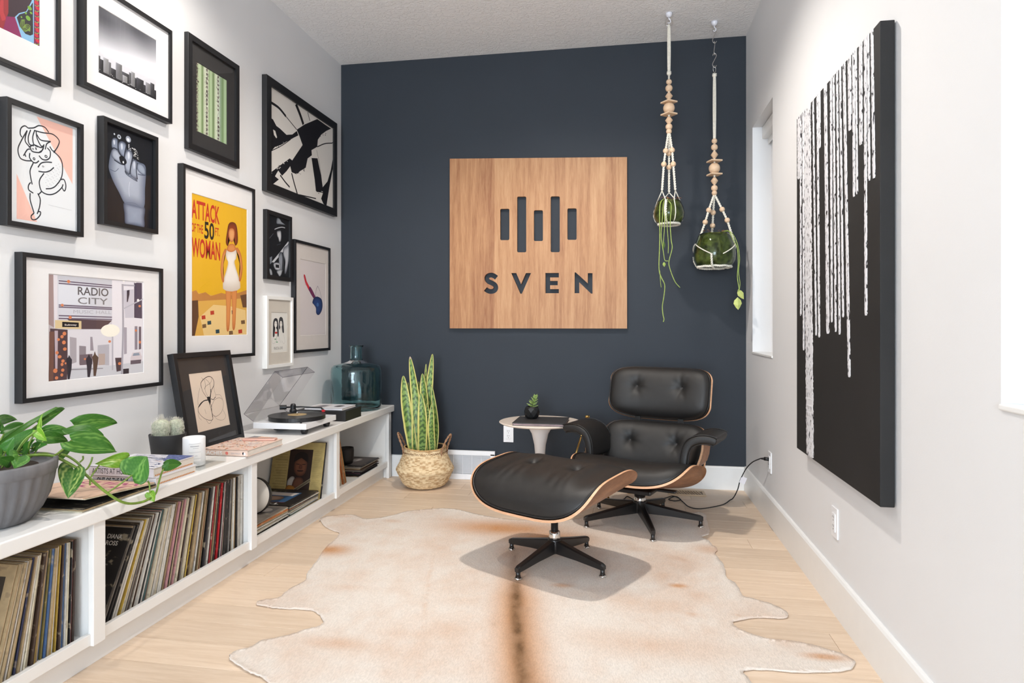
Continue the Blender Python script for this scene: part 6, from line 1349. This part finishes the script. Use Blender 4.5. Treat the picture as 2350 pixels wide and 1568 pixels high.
V, F, Cc = art_mesh([('t', (34, 33, 34), 'JOURNAL', 118, 96, 120, 12, .3)], lambda u, v, n: tuple(Mf @ Vector((-0.157+u, -0.146+v, 0.0165+n))), base=0.0003)
obj('cover_print', V, F, PRINT, fo, colors=Cc)
sx_, sy_, sz_ = -0.556, 3.972, 0.4993
su = thing('potted_succulent', 'small green succulent in a faceted black pot on the side table', 'plant', (sx_, sy_, sz_))
V, F = [], []; rings = ((0.030, 0.0, 0), (0.044, 0.014, .5), (0.049, 0.040, 0), (0.045, 0.062, .5), (0.036, 0.074, 0), (0.032, 0.074, 0), (0.034, 0.060, 0), (0.002, 0.058, 0)); n = 8
for r, z, tw in rings:
    for k in range(n):
        a = 2*math.pi*(k+tw)/n; V.append((sx_+r*math.cos(a), sy_+r*math.sin(a), sz_+z))
for i in range(len(rings)-1):
    for k in range(n):
        a, b, c, d = i*n+k, i*n+(k+1) % n, (i+1)*n+(k+1) % n, (i+1)*n+k
        if rings[i][2] == 0 and rings[i+1][2] == .5: F += [(a, b, d), (b, c, d)] if True else []
        else: F += [(a, b, c), (a, c, d)]
F.append(tuple(reversed(range(n))))
obj('pot', V, F, mat('black_faceted_pot', (24, 24, 25), 0.35), su)
SUC = mat('succulent_leaf', (142, 166, 92), 0.5, var=0.25, vscale=60)
obj('stem', *tube(catmull([(sx_, sy_, sz_+0.056), (sx_+0.012, sy_, sz_+0.09), (sx_+0.026, sy_-0.004, sz_+0.13)], 6), 0.003, 8), SUC, su, smooth=True)
rs = random.Random(3)
for i in range(26):
    f_ = i/25; c = Vector((sx_+0.026*f_**1.2, sy_-0.004*f_, sz_+0.070+0.064*f_)); a = i*2.4; up = 0.15+0.9*f_**2
    d = Vector((math.cos(a), math.sin(a), up)).normalized(); l = 0.037*(1-0.62*f_)+0.004
    s = d.cross(Vector((0, 0, 1))).normalized(); nn = s.cross(d)
    V, F = [], []
    for q, w, h in ((0, .25, .3), (.3, .8, .9), (.6, 1, 1), (.85, .7, .7), (1, .08, .1)):
        p = c+d*(l*q)+Vector((0, 0, 0.006*q*q))
        for k in range(8):
            b_ = 6.2832*k/8; V.append(tuple(p+s*(0.0072*(1-.4*f_)*w*math.cos(b_))+nn*(0.0030*h*math.sin(b_))))
    for q in range(4):
        for k in range(8): F.append((q*8+k, q*8+(k+1) % 8, (q+1)*8+(k+1) % 8, (q+1)*8+k))
    F.append(tuple(range(32, 40)))
    obj('leaf', V, F, SUC, su, smooth=True)

# ================================================================== snake plant in belly basket
kx, ky = -1.306, 4.175
SP = thing('basket_snake_plant', 'tall variegated snake plant in a woven belly basket', 'plant', (kx, ky, 0))
prof = [(0.100, 0.0003), (0.128, 0.008), (0.150, 0.030), (0.166, 0.060), (0.180, 0.092), (0.1905, 0.112), (0.1925, 0.122), (0.186, 0.134), (0.172, 0.158), (0.158, 0.190), (0.147, 0.220), (0.140, 0.248), (0.138, 0.262)]
def rad(z):
    for (r0, z0), (r1, z1) in zip(prof, prof[1:]):
        if z <= z1: return r0+(r1-r0)*max(0, (z-z0))/(z1-z0)
    return prof[-1][0]
V, F, Cc = [], [], []; n, rows = 168, 74
c1, c2, c3 = lin((222, 190, 144)), lin((240, 216, 176)), lin((190, 152, 108)); rb = random.Random(2)
straw = [rb.random() for _ in range(97)]   # each blade of grass has its own tone
for i in range(rows+1):
    z = 0.0003+0.2617*i/rows
    for k in range(n):
        a = 2*math.pi*k/n
        wv_ = math.sin(i*math.pi*0.5+ (k//3 % 2)*math.pi*0.5)*0.5+math.sin(k*2*math.pi/6+i*0.8)*0.5
        r = rad(z)+0.0028*wv_
        V.append((kx+r*math.cos(a), ky+r*math.sin(a), z+(0.004*math.sin(a*2+.6) if i > rows-3 else 0)))
        t = straw[(i//2*7+k//3*3) % 97]
        Cc.append(tuple((c3[q]*(1-t)+c2[q]*t) if t < .5 else (c1[q]*(1-t)+c2[q]*t) for q in range(3)))
for i in range(rows):
    for k in range(n): F.append((i*n+k, i*n+(k+1) % n, (i+1)*n+(k+1) % n, (i+1)*n+k))
F.append(tuple(reversed(range(n))))
obj('basket', V, F, attr_mat('seagrass_weave', 0.75, 0.25, bump=0.3, bscale=180, mixnoise=0.15), SP, smooth=True, colors=Cc)
obj('basket_lining', *lathe([(0.134, 0.262), (0.1335, 0.24), (0.132, 0.200)], 48, (kx, ky, 0), cap=False), mat('dark_lining', (60, 44, 32), 0.9), SP, smooth=True)
obj('rim_braid', *tube([(kx+0.1375*math.cos(6.2832*i/60), ky+0.1375*math.sin(6.2832*i/60), 0.262+0.004*math.sin(6.2832*i/30+.6)) for i in range(60)], 0.0048, 8, closed=True), mat('seagrass_braid', (196, 158, 108), 0.8, var=0.3, vscale=90, bump=0.6, bscale=140), SP, smooth=True)
zz = []
for i in range(121):
    a = 2*math.pi*i/120; zz.append((kx+(rad(.235)+.0035)*math.cos(a), ky+(rad(.235)+.0035)*math.sin(a), 0.235+(0.005 if i % 2 else -0.005)))
obj('stitching', *tube(zz, 0.0012, 4), mat('dark_stitch', (104, 74, 52), 0.8), SP)
obj('soil', *lathe([(0.001, 0.195), (0.132, 0.195), (0.132, 0.203), (0.001, 0.208)], 40, (kx, ky, 0)), mat('dark_soil', (52, 40, 32)), SP)
ROPE = mat('jute_rope', (160, 122, 92), 0.85, var=0.35, vscale=150, bump=0.6, bscale=200)
for sgn in (-1, 1):
    ang = R(180+8) if sgn < 0 else R(-6)
    d = Vector((math.cos(ang), math.sin(ang), 0)); s = Vector((-d.y, d.x, 0)); C0 = Vector((kx, ky, 0))
    pts = [C0+d*0.134+s*0.050+Vector((0, 0, .215)), C0+d*0.142+s*0.048+Vector((0, 0, .262)), C0+d*0.168+s*0.032+Vector((0, 0, .325)), C0+d*0.182+Vector((0, 0, .352)), C0+d*0.168-s*0.032+Vector((0, 0, .325)), C0+d*0.142-s*0.048+Vector((0, 0, .262)), C0+d*0.134-s*0.050+Vector((0, 0, .215))]
    P = catmull(pts, 10); hel = []
    for ph in (0, math.pi):
        q = []
        for i, p in enumerate(P):
            t = (P[min(i+1, len(P)-1)]-P[max(i-1, 0)]).normalized(); u = t.orthogonal().normalized(); w = t.cross(u)
            a = i*0.75+ph; q.append(p+d*(0.0035*math.cos(a))+t.cross(d)*(0.0035*math.sin(a)))
        hel.append(tube(q, 0.0042, 7))
    obj('handle', *join(*hel), ROPE, SP, smooth=True)
SNK = attr_mat('snake_leaf', 0.38, 0.45, bump=0.05, bscale=80)
ry = random.Random(17)
for idx, (b_, m_, t_, w_) in enumerate(SNAKE):
    b_, m_, t_ = Vector(b_), Vector(m_), Vector(t_)
    root = Vector((kx+(b_.x-kx)*0.8, ky+(b_.y-ky)*0.5+ry.uniform(-.02, .02), 0.200))
    P = catmull([root, b_, m_, t_], 46); n = len(P); tw0 = ry.uniform(-.25, .25); tw1 = tw0+ry.uniform(-.4, .4)
    V, F, Cc = [], [], []; J = 10; ph = ry.uniform(0, 20)
    w_ *= 1.12; cy_, cg, cd, cl_ = lin((214, 204, 120)), lin((120, 150, 74)), lin((34, 66, 40)), lin((160, 186, 120))
    for i, p in enumerate(P):
        f_ = i/(n-1); w = w_/2*(0.62+0.46*math.sin(math.pi*min(1, f_*0.8+0.02)))*math.sqrt(max(0, 1-max(0, (f_-0.62)/0.38)**1.9))+0.0006
        a = tw0+(tw1-tw0)*f_; s = Vector((math.cos(a), math.sin(a), 0)); nn = Vector((math.sin(a), -math.cos(a), 0))
        for j in range(J+1):
            q = j/J*2-1
            V.append(tuple(p+s*(w*q)+nn*(-0.010*(1-q*q)*(w/0.03)+0.0025*math.sin(14*f_+ph)*q*q)))
            band = math.sin(f_*(120+20*math.sin(ph))+3.5*mnoise.noise(Vector((q*2.2, f_*14, ph)))+1.4*abs(q)*3)+0.35*mnoise.noise(Vector((q*6, f_*50, ph)))
            k = 1 if band > 0.25 else 0
            cc = tuple(cg[t]+(cl_[t]-cg[t])*0.35*(0.5+0.5*math.sin(ph+9*f_)) for t in range(3))
            if k: cc = tuple(cc[t]*0.25+cd[t]*0.75 for t in range(3))
            if abs(q) > 0.78: cc = cy_
            if f_ > 0.985 and idx == 1: cc = lin((190, 164, 140))
            Cc.append(cc)
    for i in range(n-1):
        for j in range(J): F.append((i*(J+1)+j, i*(J+1)+j+1, (i+1)*(J+1)+j+1, (i+1)*(J+1)+j))
    o = obj('leaf', V, F, SNK, SP, smooth=True, colors=Cc)
    sm = o.modifiers.new('thickness', 'SOLIDIFY'); sm.thickness = 0.0022; sm.offset = 0

# ================================================================== hanging planters
COTTON = mat('cotton_cord', (232, 226, 212), 0.85, var=0.1, vscale=120, bump=0.5, bscale=400)
BEAD = wood_mat('beech_bead', (206, 172, 140), (220, 188, 156), (232, 204, 174), (1, 1, 8), 20, 0.55)
CLEAR_BOWL = glass_mat('grey_green_glass', (206, 216, 206), 0.02, 1.3)
MOSS = mat('moss', (112, 116, 54), 0.95, var=0.75, vscale=28, bump=1.0, bscale=90)
MOSS2 = mat('dry_leaf', (118, 76, 52), 0.8, var=0.4, vscale=60)
VINE = mat('vine_green', (150, 170, 84), 0.5, var=0.2, vscale=50)
HOOKW = mat('white_hook', (226, 226, 234), 0.35)
def hook(x, y, label):
    h = thing('ceiling_hook', label, 'hook', (x, y, ZC))
    obj('base', *lathe([(0.0205, 0.0), (0.0205, -0.006), (0.015, -0.020), (0.006, -0.026), (0.001, -0.026)], 24, (x, y, ZC)), HOOKW, h, smooth=True)
    obj('hook', *tube(catmull([(x, y, ZC-0.024), (x, y, ZC-0.036), (x+0.009, y, ZC-0.044), (x+0.008, y, ZC-0.056), (x, y, ZC-0.060), (x-0.007, y, ZC-0.055)], 6), 0.0026, 8), HOOKW, h, smooth=True)
def braid(P, r=0.0042, amp=0.0036, pitch=0.030):
    P = [Vector(p) for p in P]; D = []
    for a, b in zip(P, P[1:]):
        k = max(2, int((b-a).length/0.004)); D += [a+(b-a)*i/k for i in range(k)]
    D.append(P[-1]); parts = []
    for ph in (0, math.pi):
        q = []; dist = 0
        for i, p in enumerate(D):
            if i: dist += (p-D[i-1]).length
            t = (D[min(i+1, len(D)-1)]-D[max(i-1, 0)]).normalized(); u = t.cross(Vector((0.3, 1, 0.1))).normalized(); w = t.cross(u)
            a = dist/pitch*6.2832+ph; q.append(p+u*(amp*math.cos(a))+w*(amp*math.sin(a)))
        parts.append(tube(q, r, 6))
    return join(*parts)
def bicone(c, r, h): return lathe([(0.007, -h), (r, 0), (0.007, h)], 16, c)
def hanger(x, y, label, spec):
    o = thing('macrame_hanger', label, 'plant hanger', (x, y, spec['bottom']))
    z0, z1 = spec['cord']
    for dx, dy in ((-0.005, -0.003), (0.005, -0.003), (0.0, 0.005), (0.001, -0.006)):
        obj('cord', *tube(catmull([(x, y, z0), (x+dx, y+dy, z0-0.03), (x+dx*1.3, y+dy, (z0+z1)/2), (x+dx, y+dy, z1+0.02), (x+dx*.5, y+dy*.5, z1)], 6), 0.0042, 7), COTTON, o, smooth=True)
    kz = spec['knot']; obj('knot', *join(sphere((x, y, kz), 0.014, 12, 8), tube([(x-0.011, y-0.008, kz+0.008), (x+0.011, y-0.010, kz-0.006)], 0.005, 7), tube([(x-0.011, y-0.008, kz-0.008), (x+0.011, y-0.008, kz+0.008)], 0.005, 7)), COTTON, o, smooth=True)
    obj('core_cord', *tube([(x, y, z1+0.01), (x, y, spec['join']-0.008)], 0.006, 8), COTTON, o, smooth=True)
    for kind, z, r in spec['beads']:
        if kind == 's': obj('bead', *sphere((x, y, z), r, 20, 12), BEAD, o, smooth=True)
        elif kind == 'b': obj('bead', *bicone((x, y, z), r, 0.023), BEAD, o)
        else: obj('bead_plate', *xform(bbox(-r, r, -r, r, -0.0045, 0.0045, 0.001, 1), Matrix.Translation((x, y, z)) @ Matrix.Rotation(R(spec['turn']), 4, 'Z')), BEAD, o)
    jn = Vector((x, y, spec['join']))
    for az, pts in zip(spec['az'], spec['strands']):
        d = Vector((math.cos(R(az)), math.sin(R(az)), 0))
        path = [jn+d*0.004]+[Vector((x, y, z))+d*r for r, z in pts]
        obj('braid', *braid(path), COTTON, o, smooth=True)
        for r, z in pts[:2]: obj('bead', *sphere(tuple(Vector((x, y, z))+d*r), 0.0165, 16, 10), BEAD, o, smooth=True)
    return o
def wrap(o, x, y, bowl, az_knots, zk, zs, br, zb):
    """cords from each knot, round the bowl to the meeting points below"""
    n = len(az_knots)
    for i, a in enumerate(az_knots):
        for s in (-1, 1):
            am = a+s*60; pts = []
            for k in range(9):
                f_ = k/8; aa = R(a+(am-a)*f_); z = zk+(zs-zk)*f_; r = bowl(z)+0.004
                pts.append((x+r*math.cos(aa), y+r*math.sin(aa), z))
            obj('cord', *tube(pts, 0.0034, 6), COTTON, o, smooth=True)
        am = R(a+60); pts = []
        for k in range(8):
            z = zs+(zb-zs)*k/7; r = bowl(z)+0.005; pts.append((x+r*math.cos(am), y+r*math.sin(am), z))
        pts.append((x+br*0.5*math.cos(am), y+br*0.5*math.sin(am), zb-0.006)); pts.append((x, y, zb-0.007))
        obj('braid', *braid(pts), COTTON, o, smooth=True)
    ring = [(x+(br+0.002)*math.cos(6.2832*i/48), y+(br+0.002)*math.sin(6.2832*i/48), zb+0.004+0.002*math.sin(i*1.3)) for i in range(49)]
    obj('base_ring', *braid(ring, 0.0045, 0.004, 0.026), COTTON, o, smooth=True)
def bowl_thing(name, label, x, y, prof, fill, seed):
    o = thing(name, label, 'planter', (x, y, prof[0][1]))
    inner = [(max(0.001, r-0.003), z+(0.004 if i == 0 else 0.0)) for i, (r, z) in enumerate(prof)]
    obj('glass', *lathe([(0.001, prof[0][1])]+prof+list(reversed(inner))+[(0.001, prof[0][1]+0.004)], 48, (x, y, 0), cap=False), CLEAR_BOWL, o, smooth=True)
    V, F = [], []; n, m_ = 40, 18; zl, zh = prof[0][1]+0.008, fill
    for i in range(m_+1):
        z = zl+(zh-zl)*i/m_
        r = 0.002
        for (r0, z0), (r1, z1) in zip(prof, prof[1:]):
            if z0 <= z <= z1: r = r0+(r1-r0)*(z-z0)/(z1-z0)
        r = max(0.004, r-0.007)
        if i == m_: r *= 0.55
        for k in range(n):
            a = 6.2832*k/n; q = r-0.0075*max(0, mnoise.noise(Vector((math.cos(a)*3+seed, math.sin(a)*3, z*40)))); V.append((x+q*math.cos(a), y+q*math.sin(a), z+(0.012*mnoise.noise(Vector((a*2, seed, 4))) if i >= m_-1 else 0)))
    for i in range(m_):
        for k in range(n): F.append((i*n+k, i*n+(k+1) % n, (i+1)*n+(k+1) % n, (i+1)*n+k))
    F.append(tuple(range(m_*n, m_*n+n))); F.append(tuple(reversed(range(n))))
    obj('moss', V, F, MOSS, o, smooth=True)
    rq = random.Random(seed)
    for i in range(16):
        a = rq.uniform(0, 6.28); rr = prof[-1][0]*rq.uniform(.2, 1.0); c = Vector((x+rr*math.cos(a), y+rr*math.sin(a), fill+rq.uniform(.006, .022))); d = Vector((rq.uniform(-1, 1), rq.uniform(-1, 1), rq.uniform(-.3, .5))).normalized()*rq.uniform(.016, .034); s = d.cross(Vector((0, 0, 1))).normalized()*rq.uniform(.004, .009); u = Vector((0, 0, .004))
        obj('dry_leaf', [tuple(c), tuple(c+d*.5+s), tuple(c+d), tuple(c+d*.5-s), tuple(c+d*.5+u)], [(0, 1, 4), (1, 2, 4), (2, 3, 4), (3, 0, 4)], MOSS2, o)
    return o
def vine_leaf(o, b_, t_, w, m_=VINE):
    b_, t_ = Vector(b_), Vector(t_); d = t_-b_; s = d.cross(Vector((0, 1, 0.2))).normalized()*w; n = Vector((0, -w*.35, 0))
    V = [b_, b_+d*.25+s*.8-n, b_+d*.5+s-n, b_+d*.8+s*.5-n, t_, b_+d*.8-s*.5-n, b_+d*.5-s-n, b_+d*.25-s*.8-n, b_+d*.35+n*.2, b_+d*.7+n*.2]
    obj('leaf', [tuple(v) for v in V], [(0, 1, 8), (1, 2, 8), (2, 9, 8), (2, 3, 9), (3, 4, 9), (4, 5, 9), (5, 6, 9), (6, 8, 9), (6, 7, 8), (7, 0, 8)], m_, o, smooth=False)

h1x, h1y, h2x, h2y = 0.273, 4.020, 0.559, 4.180
hook(h1x, h1y, 'white ceiling hook holding the hanger with the long straight cord and metal ring')
hook(h2x, h2y, 'white ceiling hook holding the chain of steel S-hooks')
B1 = [(0.052, 1.688), (0.074, 1.697), (0.089, 1.725), (0.0925, 1.752), (0.086, 1.785), (0.074, 1.812), (0.068, 1.825)]
B2 = [(0.088, 1.436), (0.108, 1.446), (0.124, 1.480), (0.1275, 1.520), (0.121, 1.570), (0.106, 1.615), (0.093, 1.642)]
def rf(B):
    def f_(z):
        if z <= B[0][1]: return B[0][0]
        for (r0, z0), (r1, z1) in zip(B, B[1:]):
            if z <= z1: return r0+(r1-r0)*(z-z0)/(z1-z0)
        return B[-1][0]
    return f_
S1 = dict(bottom=1.68, cord=(2.893, 2.60), knot=2.598, join=2.238, turn=38, beads=[('s', 2.546, .017), ('s', 2.508, .0215), ('b', 2.460, .0225), ('p', 2.424, .036), ('s', 2.388, .0345), ('p', 2.351, .036), ('b', 2.314, .0225), ('s', 2.275, .0205), ('s', 2.247, .017)],
          az=(205, 335, 85), strands=[[(.022, 2.128), (.034, 2.046), (.046, 1.886)], [(.020, 2.131), (.027, 2.046), (.040, 1.886)], [(.018, 2.118), (.026, 2.037), (.042, 1.886)]])
H1 = hanger(h1x, h1y, 'macrame plant hanger with wooden beads hung straight from a metal ring', S1)
obj('ring', *tube([(h1x+0.022*math.cos(6.2832*i/28), h1y, 2.906+0.022*math.sin(6.2832*i/28)) for i in range(28)], 0.0022, 6, closed=True), CHROME, H1, smooth=True)
for az, (r, z) in zip((205, 335, 85), [s[2] for s in S1['strands']]):
    for da in (-45, 45):
        a0, a1 = R(az), R(az+da); obj('cord', *tube([(h1x+r*math.cos(a0), h1y+r*math.sin(a0), z), (h1x+0.074*math.cos(a1), h1y+0.074*math.sin(a1), 1.826)], 0.003, 6), COTTON, H1, smooth=True)
        pts = [(h1x+(rf(B1)(z_)+.004)*math.cos(a1), h1y+(rf(B1)(z_)+.004)*math.sin(a1), z_) for z_ in (1.826, 1.80, 1.77, 1.74, 1.71, 1.692)]
        obj('cord', *tube(pts, 0.003, 6), COTTON, H1, smooth=True)
a1 = R(255); obj('braid', *braid([(h1x+(rf(B1)(z_)+.007)*math.cos(a1), h1y+(rf(B1)(z_)+.007)*math.sin(a1), z_) for z_ in (1.82, 1.79, 1.76, 1.73, 1.70, 1.69)]), COTTON, H1, smooth=True)
obj('base_ring', *braid([(h1x+0.062*math.cos(6.2832*i/40), h1y+0.062*math.sin(6.2832*i/40), 1.686) for i in range(41)], 0.0045, 0.004, 0.026), COTTON, H1, smooth=True)
P1_ = bowl_thing('glass_planter', 'smaller hanging glass bowl of moss with long bare green vines', h1x, h1y, B1, 1.822, 3)
S2 = dict(bottom=1.43, cord=(2.640, 2.23), knot=2.628, join=1.882, turn=20, beads=[('s', 2.220, .017), ('s', 2.181, .0205), ('b', 2.134, .0225), ('p', 2.095, .036), ('s', 2.050, .0345), ('p', 2.012, .036), ('b', 1.972, .0225), ('s', 1.927, .020), ('s', 1.897, .0165)],
          az=(195, 345, 95), strands=[[(.036, 1.790), (.059, 1.715), (.107, 1.580)], [(.046, 1.792), (.076, 1.723), (.118, 1.581)], [(.034, 1.781), (.050, 1.702), (.105, 1.590)]])
H2 = hanger(h2x, h2y, 'macrame plant hanger with wooden beads hung from a chain of S-hooks', S2)
wrap(H2, h2x, h2y, rf(B2), (195, 345, 95), 1.580, 1.507, 0.098, 1.434)
zc2 = ZC-0.052
for i, zz_ in enumerate((zc2, zc2-0.075, zc2-0.150)):
    rot = 0 if i != 1 else 70
    pts = [(-0.010, 0, -0.006), (-0.006, 0, 0.006), (0.006, 0, 0.006), (0.011, 0, -0.008), (0.0, 0, -0.032), (-0.011, 0, -0.056), (-0.008, 0, -0.072), (0.004, 0, -0.078), (0.013, 0, -0.066)]
    Mh = Matrix.Translation((h2x, h2y, zz_-0.004)) @ Matrix.Rotation(R(rot), 4, 'Z')
    sh = obj('s_hook', *tube([Mh @ p for p in catmull(pts, 6)], 0.0021, 7), CHROME, H2, smooth=True)
obj('ring', *tube([(h2x+0.009*math.cos(6.2832*i/20), h2y+0.010*math.cos(6.2832*i/20), 2.667+0.022*math.sin(6.2832*i/20)) for i in range(20)], 0.002, 6, closed=True), CHROME, H2, smooth=True)
P2_ = bowl_thing('glass_planter', 'larger hanging glass bowl of moss with one pale leafy vine', h2x, h2y, B2, 1.640, 5)
yv = h1y-0.075
for r_, pts in ((.0028, [(0.245, h1y-.03, 1.835), (0.222, yv, 1.81), (0.213, yv-.02, 1.75), (0.214, yv-.02, 1.584), (0.209, yv-.02, 1.416), (0.222, yv-.02, 1.36), (0.242, yv-.02, 1.315), (0.238, yv-.02, 1.25), (0.229, yv-.02, 1.19), (0.232, yv-.02, 1.14), (0.238, yv-.02, 1.113), (0.234, yv-.02, 1.095)]),
                (.0026, [(0.262, h1y-.03, 1.835), (0.268, yv, 1.81), (0.280, yv-.02, 1.78), (0.274, yv-.02, 1.68), (0.279, yv-.02, 1.583), (0.285, yv-.02, 1.53), (0.267, yv-.02, 1.454), (0.272, yv-.02, 1.41), (0.300, yv-.02, 1.335), (0.330, yv-.02, 1.297)]),
                (.0022, [(0.25, h1y-.03, 1.835), (0.236, yv, 1.80), (0.228, yv-.024, 1.70), (0.222, yv-.02, 1.60), (0.236, yv-.02, 1.50), (0.243, yv-.02, 1.46), (0.262, yv-.02, 1.455)]),
                (.0020, [(0.26, h1y-.03, 1.835), (0.252, yv-.01, 1.79), (0.256, yv-.025, 1.66), (0.263, yv-.02, 1.56), (0.262, yv-.02, 1.50)]), (.0018, [(0.214, yv-.02, 1.40), (0.218, yv-.02, 1.33), (0.222, yv-.02, 1.30)]), (.002, [(0.252, h1y-.03, 1.835), (0.243, yv-.01, 1.78), (0.240, yv-.03, 1.65), (0.232, yv-.02, 1.54)])):
    obj('vine', *tube(catmull(pts, 5), r_, 6), VINE, P1_, smooth=True)
vine_leaf(P1_, (0.240, yv-.02, 1.57), (0.232, yv-.02, 1.52), 0.009, mat('dark_vine_leaf', (70, 96, 40), 0.5)); vine_leaf(P1_, (0.238, yv-.02, 1.45), (0.240, yv-.02, 1.42), 0.009)
y2 = h2y-0.05
for r_, pts in ((.0026, [(0.60, h2y-.03, 1.652), (0.632, y2-.03, 1.648), (0.650, y2-.055, 1.60), (0.676, y2-.06, 1.541), (0.684, y2-.05, 1.454), (0.679, y2-.05, 1.368), (0.688, y2-.05, 1.30), (0.683, y2-.05, 1.28)]), (.0022, [(0.605, h2y-.03, 1.652), (0.645, y2-.03, 1.64), (0.678, y2-.05, 1.57), (0.692, y2-.05, 1.48), (0.686, y2-.05, 1.40), (0.694, y2-.05, 1.33), (0.690, y2-.05, 1.285)])):
    obj('vine', *tube(catmull(pts, 5), r_, 6), VINE, P2_, smooth=True)
PALE = mat('pale_leaf', (196, 206, 120), 0.45, var=0.1)
vine_leaf(P2_, (0.683, y2-.05, 1.292), (0.716, y2-.05, 1.232), 0.018, PALE); vine_leaf(P2_, (0.680, y2-.052, 1.245), (0.683, y2-.055, 1.168), 0.024, PALE)

# ================================================================== brass tripod and its cord
br = thing('brass_tripod', 'slim brass tripod stand between side table and lounge chair', 'stand', (-0.19, 4.14, 0))
apx = Vector((-0.225, 4.135, 0.495))
for fx, fy in ((-0.372, 4.045), (0.040, 4.215), (-0.085, 4.005)):
    lg = obj('leg', *tube([apx+Vector((0, 0, -.004)), (fx, fy, 0.006)], 0.0065, 12), BRASS, br, smooth=True)
    obj('foot', *lathe([(0.016, 0.0003), (0.016, 0.004), (0.008, 0.010)], 16, (fx, fy, 0)), BRASS, lg)
obj('joint', *join(tube([apx+Vector((-.012, 0, 0)), apx+Vector((.014, .004, 0))], 0.008, 12)), BRASS, br, smooth=True)
cd = thing('power_cord', 'twisted black fabric power cord running from the wall outlet across the floor', 'cord', (0.60, 4.05, 0))
P = catmull(CORD[1:], 10); P = [Vector((p.x, p.y, max(p.z, 0.0062))) for p in P]
obj('cable', *braid(P, 0.0021, 0.0017, 0.016), mat('black_fabric_cord', (26, 25, 26), 0.7), cd, smooth=True)
obj('plug', *join(tube([(0.783, 3.713, 0.346), (0.760, 3.725, 0.346)], 0.010, 12), tube([(0.760, 3.725, 0.346), CORD[1]], [0.007, 0.0035], 10)), BLACK_PLASTIC, cd, smooth=True)
tp = Vector(CORD[4]); obj('paper_tag', *xform(box(-0.001, 0.034, -0.0004, 0.0004, -0.036, 0.004), Matrix.Translation(tp) @ Matrix.Rotation(R(22), 4, 'Y') @ Matrix.Rotation(R(12), 4, 'Z')), mat('paper_tag', (240, 236, 240), 0.6), cd)
